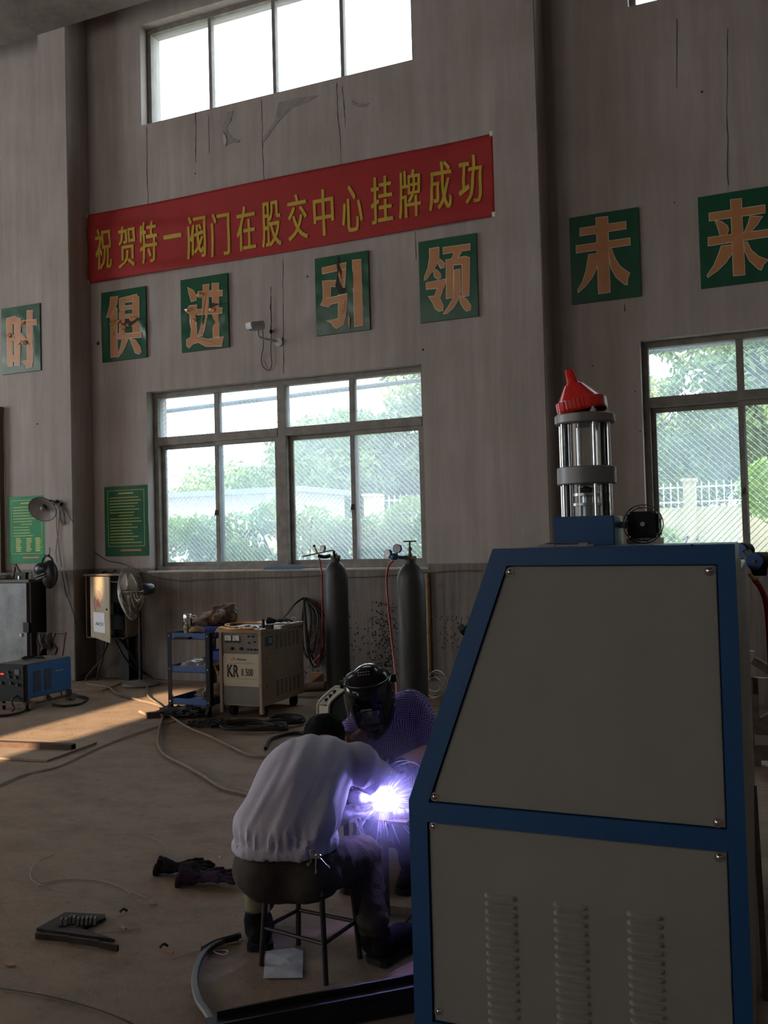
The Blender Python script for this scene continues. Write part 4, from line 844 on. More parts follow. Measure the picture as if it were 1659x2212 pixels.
# slots punched in the side
for zc in (.62, .22):
    bm = B()
    for c in range(6):
        for k in range(8):
            y = KY0 + .24 + c * .075; z = zc + .06 - k * .0165 ; box(bm, KX1 - .001, KX1 + .0008, y, y + .045, z - .003, z + .003)
    tag(obj('vent_slots', bm, BLACK, kr, world=True), kind='stuff')
lb = obj('warning_label', BX(KX1 - .001, KX1 + .0015, KY0 + .06, KY0 + .19, .60, .68), mat('teal_label', (.02, .07, .08), .4), kr, world=True)
obj('label_print', box(box(BX(KX1 + .001, KX1 + .002, KY0 + .12, KY0 + .175, .655, .66), KX1 + .001, KX1 + .002, KY0 + .12, KY0 + .175, .64, .645), KX1 + .001, KX1 + .002, KY0 + .12, KY0 + .175, .625, .63), WHITE, lb, world=True)
for y, z in ((KY0 + .08, .5), (KY0 + .08, .26), (KY1 - .04, .56), (KY1 - .04, .70), (KY1 - .04, .35)): obj('screw', cyl(B(), (KX1 - .001, y, z), (KX1 + .005, y, z), .006, n=8), BLACK, kr, world=True)
for x in (KX0 + .06, KX1 - .06):
    for y in (KY0 + .12, KY1 - .1):
        bm = cyl(B(), (x - .02, y, .045), (x + .02, y, .045), .045, n=20); box(bm, x - .026, x + .026, y - .02, y + .02, .045, .11); obj('wheel', bm, RUBBER, kr, world=True)
for x, y in ((KX0 + .06, KY0 + .04), (KX1 - .06, KY1 - .06)):
    bm = B(); tube(bm, [(x + .022 * math.cos(a), y, KZ1 + .05 + .022 * math.sin(a)) for a in [2 * PI * i / 16 for i in range(17)]], .004, 6, 0); cyl(bm, (x, y, KZ1 + .02), (x, y, KZ1 + .034), .008, n=8); obj('lifting_eye', bm, STEEL, kr, world=True)
# things on top of it
ZK1 = KZ1 + .031
YH = mat('yellow_hose', (.58, .25, .035), .45, 0, .12, 9)
def kp(px, py, z=ZK1 + .012): return fl(px, py, z)
bm = B(); tube(bm, [kp(520, 1357), kp(575, 1352), kp(560, 1346), kp(500, 1347), kp(492, 1352), kp(520, 1356), kp(548, 1358), kp(500, 1359), (KX0 - .03, 6.70, ZK1 + .0), (KX0 - .09, 6.68, .62), (KX0 - .10, 6.67, .50), (KX0 - .05, 6.67, .40), (KX0 - .02, 6.66, .36)], .0095, 8)
solo('yellow_hose', bm, YH, 'yellow gas hose looped on the beige welding set and hanging down', 'hose', loc=kp(520, 1357))
def tangle(P, r, n=8): bm = B(); return tube(bm, P, r, n)
def wrinkle_blob(c, sx, sy, sz, seed, amp=.25, sub=4, fr=3.0, flat=True):
    bm = B(); r = bmesh.ops.create_icosphere(bm, subdivisions=sub, radius=1)
    for v in bm.verts:
        n_ = v.co.normalized(); a_ = noise.noise(n_ * fr + Vector((seed, 0, 0))) * amp + abs(noise.noise(n_ * fr * 2.3 + Vector((0, seed, 0)))) * amp * .8
        v.co = v.co * (1 + a_)
        if flat and v.co.z < 0: v.co.z *= .35
        v.co = Vector((c[0] + v.co.x * sx, c[1] + v.co.y * sy, c[2] + v.co.z * sz))
    return bm
# welding gun on top: black body
c = kp(570, 1356); t = thing('welding_torch', c, 'black and steel welding torch lying on the beige welding set', 'torch')
bm = B(); cyl(bm, (0, 0, .0), (.0, .0, .075), .016, .012, 12); box(bm, .03, .09, -.02, .02, -.008, .03); obj('handle', bm, BLACK, t, bevel=.003)
bm = B(); tube(bm, [(-.12, -.02, .0), (-.07, .0, .012), (-.02, -.05, .0), (.0, -.08, .0)], .006, 6); tube(bm, [(-.06, -.02, 0), (-.03, -.04, .01), (0, -.07, 0)], .005, 6); obj('clamp', bm, STEEL, t)
bm = B(); cyl(bm, (-.2, -.03, 0), (-.13, -.02, 0), .012, n=8); cyl(bm, (-.16, -.03, .01), (-.15, .03, .01), .009, n=8); box(bm, -.26, -.235, -.04, -.01, -.008, .008); obj('connector', bm, BLACK, t)
bm = BX(.10, .16, .0, .03, -.01, .01); box(bm, .13, .20, .05, .053, -.01, -.008); obj('contact_tip', bm, WHITE, t)
def glove(name_loc, rz, m, label, s=1.0, rot=0):
    t = thing('work_glove', name_loc, label, 'glove', None, rz); bm = B()
    ellip(bm, (0, 0, .022), .055 * s, .045 * s, .02); cyl(bm, (-.04 * s, 0, .022), (-.11 * s, 0, .022), .033 * s, .034 * s, 14)
    for i, (dy, L) in enumerate(((-.036, .075), (-.013, .09), (.011, .085), (.034, .065))):
        limb(bm, [(Vector((.03 * s, dy * s, .02)), .012 * s), (Vector(((.03 + L * .6) * s, dy * 1.25 * s, .024)), .0115 * s), (Vector(((.03 + L) * s, dy * 1.4 * s, .014)), .010 * s)], 10)
    limb(bm, [(Vector((-.03 * s, .035 * s, .02)), .014 * s), (Vector((.01 * s, .075 * s, .02)), .012 * s), (Vector((.035 * s, .085 * s, .016)), .011 * s)], 10)
    for v in bm.verts: v.co.z *= .8 + .2 * math.sin(v.co.x * 40)
    b2 = remesh(bm, .006, 3, lambda p, n: noise.noise(p * 60) * .004 + noise.noise(p * 22) * .008); mn = min(v.co.z for v in b2.verts); bmesh.ops.translate(b2, verts=b2.verts, vec=(0, 0, -mn)); obj('glove_body', b2, m, t, smooth=True)
    bm = lathe(B(), [(.034 * s, 0), (.037 * s, .004), (.037 * s, .020), (.034 * s, .024)], 20, Matrix.Translation((-.10 * s, 0, .022)) @ Matrix.Rotation(-PI / 2, 4, 'Y')); 
    for v in bm.verts: v.co.z = max(.001, v.co.z * .75)
    obj('cuff', bm, m, t, smooth=True); return t
GLV = mat('dark_knit_glove', (.012, .010, .011), .9, 0, .4, 50, .5, 200, spec=.1); GLP = mat('purplish_knit_glove', (.018, .012, .018), .9, 0, .2, 12, .5, 200, col2=(.055, .022, .055), spec=.1)
glove(kp(605, 1347, ZK1 + .001), .5, GLP, 'dark purplish work glove on the beige welding set', .95)

# ------------------------------------------------------------------ blue tool cart
CB = mat('cart_blue', (.012, .06, .19), .45, 0, .15, 6, .15, 30); CK = mat('cart_black', (.008, .009, .013), .55, 0, .2, spec=.2)
AX0, AX1, AY0, AY1 = -4.83, -4.40, 6.60, 7.30
ct = thing('tool_cart', ((AX0 + AX1) / 2, AY0, 0), 'blue three-tier tool cart with black angle posts', 'cart')
for x in (AX0, AX1):
    for y in (AY0, AY1):
        bm = B(); sx = 1 if x == AX0 else -1; syy = 1 if y == AY0 else -1
        box(bm, min(x, x + .04 * sx), max(x, x + .04 * sx), y - .002, y + .002, .09, .72); box(bm, x - .002, x + .002, min(y, y + .05 * syy), max(y, y + .05 * syy), .09, .72); obj('post', bm, CK, ct, world=True)
        cy = cyl(B(), (x + .02 * sx - .012, y, .035), (x + .02 * sx + .012, y, .035), .035, n=18); box(cy, x + .02 * sx - .018, x + .02 * sx + .018, y - .02, y + .02, .05, .095); obj('caster', cy, RUBBER, ct, world=True)
for z, tr in ((.66, 'top'), (.375, 'middle'), (.095, 'bottom')):
    bm = BX(AX0 + .003, AX1 - .003, AY0 + .003, AY1 - .003, z, z + .004)
    for a in [(AX0 + .003, AX1 - .003, AY0 + .003, AY0 + .006, z, z + .055), (AX0 + .003, AX1 - .003, AY1 - .006, AY1 - .003, z, z + .055), (AX0 + .003, AX0 + .006, AY0 + .003, AY1 - .003, z, z + .055), (AX1 - .006, AX1 - .003, AY0 + .003, AY1 - .003, z, z + .055)]: box(bm, *a)
    obj('shelf', bm, CB, ct, world=True)
    for x in (AX0 + .02, AX1 - .02, ): obj('bolt', cyl(B(), (x, AY0 - .006, z + .03), (x, AY0, z + .03), .007, n=8), CHROME, ct, world=True)
bm = B(); tube(bm, [(AX0 + .09, AY0 - .002, .675), (AX0 + .10, AY0 - .03, .675), (AX0 + .24, AY0 - .03, .675), (AX0 + .25, AY0 - .002, .675)], .009, 8, 0); obj('pull_handle', bm, CK, ct, world=True)
# bottle
bp_ = Vector((-4.70, 6.72, .665)); t = thing('water_bottle', bp_, 'clear water bottle with silver cap on the blue cart', 'bottle')
bh = .205
WG = thin_glass(); TEA = mat('pale_tea', (.75, .62, .25), .1, 0, .05, trans=.6, ior=1.33)
rb = .038
obj('bottle_glass', lathe(B(), [(0, 0), (rb - .002, 0), (rb, .004), (rb, .05), (rb - .003, .06), (rb, .07), (rb, .10), (rb - .003, .11), (rb, .12), (rb, .155), (rb - .006, .165), (rb - .006, .168)], 28), WG, t, smooth=True); obj('tea', lathe(B(), [(0, .003), (rb - .004, .003), (rb - .004, .095), (0, .095)], 24), TEA, t, smooth=True)
obj('cap', lathe(B(), [(0, .168), (rb, .168), (rb, .198), (rb - .004, .204), (0, .204)], 24), CHROME, t, smooth=True); bm = B(); tube(bm, [(rb, 0, .185), (rb + .03, 0, .195), (rb + .055, 0, .185), (rb + .055, 0, .168), (rb + .03, 0, .165), (rb, 0, .175)], .003, 6); obj('strap', bm, WHITE, t)
# brown jacket heap on a blue tray
BRN = mat('brown_leather_cloth', (.17, .10, .065), .7, 0, .35, 7, .5, 50)
tr = thing('parts_tray', (-4.56, 7.02, .665), 'shallow blue parts tray under the brown jacket on the cart', 'tray')
BB = mat('blue_bin_plastic', (.012, .045, .30), .4, 0, .1)
bm = BX(-.15, .15, -.22, .22, 0, .004)
for a in [(-.15, .15, -.22, -.217, 0, .09), (-.15, .15, .217, .22, 0, .09), (-.15, -.147, -.22, .22, 0, .09), (.147, .15, -.22, .22, 0, .09), (.15, .165, -.22, .22, .082, .09)]: box(bm, *a)
obj('tray_body', bm, BB, tr)
t = thing('work_jacket', (-4.58, 7.0, .76), 'crumpled brown work jacket heaped on the cart', 'jacket')
bm = B(); ellip(bm, (-.02, .05, .04), .17, .16, .08); ellip(bm, (.05, .08, .09), .12, .12, .07); ellip(bm, (-.10, -.08, .0), .10, .10, .06)
limb(bm, [(Vector((-.02, -.06, .05)), .05), (Vector((-.12, -.16, -.01)), .045), (Vector((-.17, -.22, -.02)), .042)]); limb(bm, [(Vector((.08, -.02, .11)), .045), (Vector((.10, -.16, .07)), .042)]); limb(bm, [(Vector((.0, -.02, .13)), .035), (Vector((.10, .06, .14)), .045), (Vector((.15, .05, .06)), .04)])
b2 = remesh(bm, .011, 2, lambda p, n: .018 * noise.noise(p * 14) + .026 * abs(noise.noise(Vector((p.x * 26, p.y * 14, p.z * 22)))) - .010); obj('jacket_body', b2, BRN, t, smooth=True)
obj('sleeve_cuff', lathe(B(), [(.046, -.012), (.05, 0), (.044, .004), (.038, -.02)], 20, Matrix.Translation((-.178, -.232, -.022)) @ Matrix.Rotation(math.radians(100), 4, Vector((1, -.6, 0)))), BRN, t, smooth=True)
solo('cloth_roll', tube(B(), [(-4.62, 6.64, .73), (-4.55, 6.62, .75), (-4.47, 6.64, .735)], .022, 10, rf=lambda s: .7 + .5 * math.sin(s * PI)), mat('tan_cloth', (.20, .13, .07), .8, 0, .3, 20), 'small tan rolled cloth on the front rim of the cart', 'cloth', loc=(-4.55, 6.62, .73))
# middle shelf: wrapped parcel and blue bin
t = thing('wrapped_parcel', (-4.62, 6.80, .38), 'grey plastic wrapped parcel on the cart middle shelf', 'parcel')
bm = wrinkle_blob((0, 0, .03), .19, .13, .055, 3, .18, 4, 2.5); obj('parcel_wrap', bm, mat('plastic_wrap', (.30, .25, .23), .25, 0, .3, 12, .5, 40, coat=.4), t, smooth=True)
t = thing('storage_bin', (-4.55, 7.13, .38), 'blue slotted plastic bin at the back of the cart middle shelf', 'bin')
bm = BX(-.14, .14, -.12, .12, 0, .004)
for a in [(-.14, .14, -.12, -.117, 0, .13), (-.14, .14, .117, .12, 0, .13), (-.14, -.137, -.12, .12, 0, .13), (.137, .14, -.12, .12, 0, .13)]: box(bm, *a)
obj('bin_body', bm, BB, t); bm = B(); [box(bm, -.145, .145, -.125, -.12, z, z + .006) for z in (.03, .06, .09, .122)]; obj('rib', bm, BB, t)
# bottom shelf: sack and scraps
solo('sack', wrinkle_blob((-4.58, 6.95, .15), .13, .20, .07, 8, .25), mat('hessian', (.26, .20, .13), .85, 0, .3, 20), 'limp pale sack on the cart bottom shelf', 'sack', loc=(-4.58, 6.95, .10), smooth=True)
def scribble(c, R, n, seed, r, m, name, label, cat='cable', hz=.02, aspect=1, sub=5):
    rr = random.Random(seed); P = []
    for i in range(n):
        a = i * .9 + rr.uniform(-.2, .2); q_ = R * rr.uniform(.55, 1.0); P.append((c[0] + math.cos(a) * q_, c[1] + math.sin(a) * q_ * aspect, max(r, c[2] + r + rr.uniform(0, hz))))
    return solo(name, tube(B(), P, r, 6, sub), m, label, cat, loc=(c[0], c[1], c[2]), smooth=True)
scribble((-4.90, 7.72, 0), .17, 14, 5, .004, mat('yellowish_wire', (.45, .33, .12), .5), 'wire_tangle', 'tangle of thin yellow wire on the floor behind the cart', 'wire', .10)

# ------------------------------------------------------------------ floor cables, coils and heaps near the beige welding set
scribble((-3.83, 6.28, 0), .33, 26, 6, .012, RUBBER, 'cable_coil', 'black cable coils on the floor in front of the beige welding set', 'cable', .03, .7)
scribble((-3.66, 6.55, 0), .20, 18, 7, .012, RUBBER, 'cable_coil', 'black cable coils between the beige set and wire feeder', 'cable', .04, .8)
scribble((-3.05, 6.1, 0), .22, 12, 8, .011, DUSTYRUB, 'cable_coil', 'loose dusty grey cable loops in front of the wire feeder', 'cable', .03, .7)
# heap of black scouring scraps
bm = B(); R = random.Random(9); hc_ = fl(465, 1566)
for i in range(420):
    a = R.uniform(0, 6.28); q_ = R.random() ** .5; x = hc_.x + math.cos(a) * q_ * .27; y = hc_.y + math.sin(a) * q_ * .14; z = .05 * (1 - q_) * R.random() + .004
    bar(bm, (x, y, z), (x + R.uniform(-.03, .03), y + R.uniform(-.03, .03), z + R.uniform(0, .02)), .006, .006)
solo('scrap_heap', bm, mat('black_scrap', (.02, .018, .017), .7), 'low heap of black metal scraps in front of the cart', 'scrap', loc=(hc_.x, hc_.y, 0), kind='stuff')
solo('scrap_pile', wrinkle_blob((fl(395, 1547).x, fl(395, 1547).y, .03), .2, .1, .05, 4, .5, 4, 5), mat('black_scrap', 0), 'dark crumpled rag under the cart', 'rag', loc=(fl(395, 1547).x, fl(395, 1547).y, 0), smooth=True)
# cables across the floor
def floor_cable(P, r, m, label, name='floor_cable', z=None):
    pts = [fl(x, y, (z or r)) if len(q_) == 2 else fl(x, y, q_[2]) for q_ in P for x, y in [q_[:2]]]; return solo(name, tube(B(), pts, r, 8, 6), m, label, 'cable', loc=pts[0], smooth=True)
TAN = mat('tan_dusty_cable', (.14, .10, .07), .7, 0, .25, 10)
floor_cable([(189, 1477), (205, 1480), (235, 1484), (255, 1498), (300, 1512), (340, 1522), (358, 1535), (352, 1552), (345, 1580), (344, 1610), (360, 1632), (400, 1652), (440, 1675), (480, 1700), (545, 1718), (600, 1740)], .011, TAN, 'long dusty cable winding from the wall towards the seated welder')
floor_cable([(318, 1470), (320, 1490), (322, 1505), (345, 1522), (358, 1537), (375, 1550), (410, 1572), (450, 1588), (500, 1612), (540, 1630), (585, 1635)], .010, TAN, 'tan cable running from the fan foot past the black scrap heap')
floor_cable([(368, 1500), (366, 1530), (358, 1540)], .008, TAN, 'short cable dropping beside the cart left post')
floor_cable([(0, 1512), (30, 1500), (60, 1516), (55, 1535), (20, 1545), (-20, 1547)], .012, RUBBER, 'cable loop in front of the blue welding set')
floor_cable([(110, 1505), (112, 1510), (150, 1502), (190, 1508), (175, 1520), (140, 1525), (115, 1522)], .011, RUBBER, 'black cable loop right of the blue welding set')
floor_cable([(575, 1617), (590, 1595), (640, 1583), (690, 1590)], .014, RUBBER, 'thick black cable loop behind the seated welder')
floor_cable([(520, 2020), (490, 2030), (452, 2050), (430, 2080), (422, 2120), (430, 2160), (450, 2190), (480, 2240)], .012, mat('grey_hose', (.10, .095, .085), .5, 0, .2, 10), 'thick grey hose curving on the floor at bottom centre', 'floor_hose')
floor_cable([(515, 2024), (470, 2036), (440, 2052)], .013, RUBBER, 'black hose end beside the left boot', 'floor_hose')
# dark channel iron at the bottom edge
bm = B(); a = fl(450, 2235, .03); b_ = fl(960, 2135, .03); bar(bm, a, b_, .10, .05); bar(bm, a + Vector((0, .05, .03)), b_ + Vector((0, .05, .03)), .008, .03); bar(bm, a + Vector((0, -.05, .03)), b_ + Vector((0, -.05, .03)), .008, .03)
solo('steel_channel', bm, mat('black_steel', (.012, .011, .011), .6, .3, .3), 'black steel channel lying across the bottom edge of floor', 'steel channel', loc=((a + b_) / 2).to_tuple())
# thin welding rods on the floor
ROD = mat('thin_rod', (.30, .27, .24), .4, .6, .1)
def rod(P, label): pts = [fl(x, y, .003) for x, y in P]; solo('filler_wire', tube(B(), pts, .0017, 5, 8), ROD, label, 'wire', loc=pts[0])
rod([(226, 1803), (290, 1802), (335, 1812), (358, 1826), (362, 1840), (352, 1855)], 'curved bare filler wire on the floor, farther from the bent plate')
rod([(118, 1847), (80, 1862), (66, 1888), (80, 1908), (120, 1920), (155, 1927)], 'hooked filler wire on the floor, left of the crossing pair')
rod([(90, 1908), (140, 1900), (200, 1900), (250, 1912), (320, 1940)], 'longer filler wire of the crossing pair on the floor')
rod([(85, 1915), (150, 1899), (210, 1901), (260, 1914), (285, 1931)], 'shorter filler wire of the crossing pair on the floor')
rod([(205, 2018), (260, 2012), (306, 2006)], 'straight rusty filler wire beside the bent plate')
rod([(376, 2072), (440, 2050), (520, 2035)], 'filler wire beside the grey hose')
# cigarette ends, chips
for i, (x, y, L, an, m, lb, nm, cat) in enumerate([(333, 1953, .03, .3, 'tan', 'tan cigarette end on the floor below the crossing wires', 'cigarette_end', 'cigarette'), (268, 2004, .032, -.4, 'tan', 'tan cigarette end beside the bent plate', 'cigarette_end', 'cigarette'), (367, 2057, .03, .1, 'tan', 'tan cigarette end left of the grey hose', 'cigarette_end', 'cigarette'), (25, 2083, .045, .3, 'tan', 'splinter of wood at the lower left floor', 'wood_splinter', 'splinter'), (278, 1578, .06, .1, 'tan', 'small pale wood chip on the floor beside the long cable', 'wood_chip', 'wood chip'), (478, 1850, .015, 1.3, 'wh', 'tiny white cigarette end near the seated welder', 'cigarette_end', 'cigarette'), (355, 2045, .03, .8, 'dk', 'dark metal chip left of the grey hose', 'metal_chip', 'chip'), (268, 1969, .03, .7, 'dk', 'curled dark metal chip above the bent plate', 'metal_chip', 'chip')]):
    p = fl(x, y, .005); mm = {'tan': mat('cigarette_tan', (.33, .18, .09), .7, 0, .2, 30), 'wh': WHITE, 'dk': mat('black_scrap', 0)}[m]
    bm = B(); d = Vector((math.cos(an), math.sin(an), 0)) * L / 2
    if nm == 'cigarette_end': cyl(bm, p - d, p + d, .0045, n=8)
    elif nm == 'metal_chip': tube(bm, [p - d, p + Vector((0, 0, .01)), p + d], .005, 6)
    else: prism(bm, [(-L / 2, -.006), (L * .2, -.008), (L / 2, 0), (0, .008), (-L / 2, .005)], lambda u, v, t_: p + Vector((u, v, t_)), -.004, .002)
    solo(nm, bm, mm, lb, cat, loc=p)
bm = B(); pc = fl(478, 2056, .004)
solo('plastic_ring', tube(bm, [pc + Vector((.03 * math.cos(a), .016 * math.sin(a), .002 * math.sin(2 * a))) for a in [2 * PI * i / 12 for i in range(13)]], .002, 5, 3), mat('clear_plastic', (.4, .38, .34), .3), 'small crumpled plastic ring beside the grey hose', 'plastic scrap', loc=pc)
# brush / grinder by the cables
p0, p1 = fl(303, 1537, .02), fl(318, 1543, .02); t = thing('hand_brush', p1, 'wooden handled wire brush on the floor by the cart', 'brush')
obj('handle', tube(B(), [p0, (p0 + p1) / 2, p1], .012, 8), mat('worn_wood', (.25, .15, .08), .7), t, world=True); a = fl(318, 1546, .02); b_ = fl(346, 1543, .02); obj('brush_head', bar(B(), a, b_, .06, .05), mat('dark_bristle', (.06, .035, .025), .8, 0, .4, 40, .8, 200), t, world=True)
# crumpled gloves on the floor near the seated welder
glove(fl(402, 1889, .001), math.radians(14), GLV, 'black work glove on the floor, left one of the pair', 1.15)
glove(fl(452, 1911, .001), math.radians(22), GLP, 'purplish black work glove on the floor, next to the seated welder', 1.15)
# white paper
a = [fl(570, 2112, .003), fl(655, 2111, .003), fl(656, 2053, .004), fl(636, 2047, .003), fl(576, 2054, .004)]
bm = B(); vs = [bm.verts.new(p) for p in a]; cc = bm.verts.new(sum(a, Vector()) / 5 + Vector((0, 0, .006))); [bm.faces.new((vs[i], vs[(i + 1) % 5], cc)) for i in range(5)]
o = solo('paper_sheet', bm, mat('grey_white_paper', (.50, .50, .53), .8, 0, .22, 14), 'creased white paper sheet on the floor under the stool', 'paper', loc=a[0]); o.modifiers.new('s', 'SOLIDIFY').thickness = .002
# bent steel offcut lower left
MS = mat('burnt_steel', (.02, .015, .013), .7, .2, .5, 12, .3, 60, col2=(.055, .042, .036), spec=.2)
a = [fl(80, 2022, .0), fl(256, 2046, .0), fl(250, 2036, 0), fl(178, 2010, 0), fl(232, 1990, 0), fl(230, 1980, 0), fl(140, 1978, 0)]
t = thing('steel_offcut', fl(160, 2010), 'flame-cut bent dark steel offcut on the floor, lower left', 'scrap metal')
obj('plate', prism(B(), [(p.x, p.y) for p in [fl(80, 2012), fl(250, 2036), fl(178, 2012), fl(230, 1988), fl(228, 1981), fl(142, 1977)]], lambda u, v, t_: Vector((u, v, t_)), .0, .012), MS, t, world=True)
bm = B(); P = [fl(79, 2018, .018), fl(150, 2026, .018), fl(215, 2036, .018), fl(256, 2046, .012)]
for p_, q_ in zip(P, P[1:]): bar(bm, p_ - Vector((0, 0, .006)), q_ - Vector((0, 0, .004)), .010, .022)
obj('rim', bm, MS, t, world=True)
bm = B(); R = random.Random(2)
for i in range(9): p_ = fl(138 + i * 9, 1979 + R.uniform(-1, 4), .013); tube(bm, [p_, p_ + Vector((.02, -.03, .012)), p_ + Vector((.05, -.07, .0))], .006, 5, 3)
obj('slag', bm, mat('shiny_slag', (.12, .11, .11), .25, .6, .3), t, world=True)
# sheets of plate on the floor at left
PL = mat('dusty_plate', (.23, .165, .115), .7, 0, .2, 4)
def slab(px, z0, z1, label, name='steel_plate'):
    pts = [fl(x, y, z1) for x, y in px]; solo(name, prism(B(), [(p.x, p.y) for p in pts], lambda u, v, t_: Vector((u, v, t_)), z0, z1), [PL], label, 'plate', loc=(pts[0].x, pts[0].y, 0))
slab([(-140, 1628), (103, 1642), (210, 1603), (-140, 1590)], 0, .014, 'large dusty steel plate on the floor at the left edge')
slab([(120, 1487), (222, 1491), (262, 1475), (150, 1473)], 0, .012, 'dusty plate on the floor left of the fan foot')
bm = B(); a = fl(-150, 1596, .05); b_ = fl(160, 1608, .05); bar(bm, a, b_, .05, .006); bar(bm, a + Vector((0, -.025, -.02)), b_ + Vector((0, -.025, -.02)), .006, .045)
for s_ in (0,): bar(bm, a + Vector((0, .022, -.02)), b_ + Vector((0, .022, -.02)), .006, .03)
solo('angle_iron', bm, mat('rust_iron', (.055, .026, .015), .7, .2, .4, 12), 'rusty angle iron lying on the plate at the left edge', 'angle iron', loc=(a.x, a.y, .014))

# ------------------------------------------------------------------ wire feeder behind the seated welder
t = thing('wire_feeder', (-3.2, 6.35, 0), 'open cream-framed wire feeder case beside the masked welder', 'wire feeder')
YW1 = 6.55
def fp(x, y, Y=YW1): return wy(x, y, Y)
FC = mat('feeder_cream', (.33, .29, .21), .5, 0, .1)
t.location = (fp(720, 1550).x, YW1, 0)
a, b_, c_, d_, e_ = fp(686, 1540), fp(690, 1520), fp(728, 1484), fp(750, 1486), fp(757, 1560)
bm = B(); tube(bm, [fp(712, 1562), fp(711, 1525), fp(722, 1508), fp(745, 1490), fp(757, 1492), fp(762, 1560)], .014, 8, 2); obj('frame_tube', bm, FC, t, world=True, smooth=True)
bm = B(); tube(bm, [fp(x_q, y_q, YW1 + .22) for x_q, y_q in ((690, 1556), (688, 1524), (698, 1508), (726, 1484), (740, 1486))], .014, 8, 2); obj('frame_tube', bm, FC, t, world=True, smooth=True)
bm = B(); P1 = [fp(712, 1562), fp(711, 1525), fp(722, 1508), fp(745, 1490), fp(757, 1492), fp(762, 1560)]; pl = [(p.x, p.z) for p in P1]
prism(bm, pl, lambda u, v, t_: Vector((u, YW1 + t_, v)), .02, .20); obj('case', bm, BLACK, t, world=True)
sp_a, sp_b = fp(711, 1525), fp(745, 1490); bm = B(); vs = [bm.verts.new(p) for p in (sp_a + Vector((0, 0, .01)), sp_b + Vector((0, 0, .01)), fp(727, 1487, YW1 + .2), fp(690, 1522, YW1 + .2))]; bm.faces.new(vs); r_ = bmesh.ops.extrude_face_region(bm, geom=list(bm.faces)); bmesh.ops.translate(bm, verts=[v for v in r_['geom'] if isinstance(v, bmesh.types.BMVert)], vec=(-.004, 0, .006)); obj('control_panel', bm, mat('feeder_panel', (.25, .24, .22), .5), t, world=True)
for k, s_ in enumerate((.2, .45, .7)): p = (sp_a.lerp(sp_b, s_) + fp(690, 1522, YW1 + .2).lerp(fp(727, 1487, YW1 + .2), s_)) / 2 + Vector((0, 0, .005)); obj('knob', cyl(B(), p, p + Vector((-.01, 0, .025)), .014, n=12), BLACK, t, world=True)
bq = B(); vq = [bq.verts.new(p) for p in (fp(711, 1560), fp(710, 1526), fp(690, 1523, YW1 + .2), fp(691, 1556, YW1 + .2))]; bq.faces.new(vq); oq = obj('front_plate', bq, FC, t, world=True); oq.modifiers.new('s', 'SOLIDIFY').thickness = .004
zmin = max(.02, fp(712, 1562).z)
bm = B(); [bar(bm, (x, y, 0), (x, y, zmin + .01), .02, .02) for x in (fp(712, 1562).x, fp(760, 1562).x) for y in (YW1 + .03, YW1 + .18)]; obj('stand', bm, BLACK, t, world=True)
# odds and ends by the back wall
cq = [fl(652, 1490, .002), fl(702, 1488, .002), wy(700, 1453, 7.98), wy(672, 1452, 7.98)]; bm = B(); va = [bm.verts.new(p) for p in cq]; bm.faces.new(va)
o = solo('cardboard', bm, mat('cardboard', (.40, .25, .15), .8, 0, .15, 9), 'torn cardboard leaning behind the beige welding set', 'cardboard', loc=cq[0]); o.modifiers.new('s', 'SOLIDIFY').thickness = .005
bm = B(); cyl(bm, wy(640, 1486, 7.75), wy(705, 1482, 7.75), .045, n=18); solo('steel_pipe', bm, DSTEEL, 'dark pipe lying on the floor behind the left cylinder', 'pipe', loc=wy(670, 1486, 7.75))
for k, (dx, dy, dz, rz_, lb) in enumerate([(0, 0, 0, .2, 'dark steel offcut, bottom left of the pile behind the masked welder'), (.22, .02, 0, -.1, 'pale timber offcut, bottom middle of the pile by the wall'), (.44, .05, 0, .25, 'dark steel offcut, bottom right of the pile by the wall'), (.10, .0, .062, -.2, 'pale timber offcut lying on top, left of the pile'), (.33, .03, .062, .1, 'dark steel offcut lying on top, right of the pile')]):
    x = -2.35 + dx; y = 7.2 + dy; m4 = Matrix.Translation((x, y, .03 + dz)) @ Matrix.Rotation(rz_, 4, 'Z'); solo('scrap_block', box(B(), -.10, .10, -.06, .06, -.03, .03, mtx=m4), [DSTEEL, mat('pale_block', (.22, .17, .14), .8)][k % 2], lb, 'offcut', loc=(x, y, 0), group='offcuts piled by the wall')
bm = B(); R = random.Random(12)
for k in range(9): c = wy(940 + R.uniform(-8, 12), 1480 + R.uniform(-12, 10), 7.8); tube(bm, [c + Vector((.09 * math.cos(a) * R.uniform(.8, 1.1), .04 * math.sin(a), .09 * math.sin(a))) for a in [2 * PI * i / 10 for i in range(11)]], .002, 4, 2)
solo('wire_bundle', bm, STEEL, 'bundle of thin shiny wire loops by the wall, above the offcuts', 'wire', loc=wy(940, 1490, 7.8))
# cables coiled on a peg on the wall
bm = B(); cp = lambda x, y, o=.06: wy(x, y, YW - o)
t = thing('hanging_cable', cp(660, 1293), 'black cable loops hanging on a wall peg behind the welding set', 'cable')
for i, (w_, h_, dx) in enumerate(((24, 130, 10), (14, 118, 2), (30, 150, 24), (20, 100, 16), (36, 142, 30))):
    bm = B(); tube(bm, [cp(658, 1291, .05 + .01 * i), cp(658 + dx * .6 - w_ * .4, 1291 + h_ * .35, .05 + .01 * i), cp(658 + dx - w_ * .5, 1291 + h_ * .8, .05), cp(658 + dx, 1291 + h_, .05), cp(660 + dx + w_ * .5, 1291 + h_ * .75, .05), cp(664 + dx * .7 + w_ * .5, 1291 + h_ * .3, .05 + .01 * i), cp(661, 1291, .05 + .01 * i)], .011, 7); obj('cable_loop', bm, DUSTYRUB if i % 2 else RUBBER, t, world=True, smooth=True)
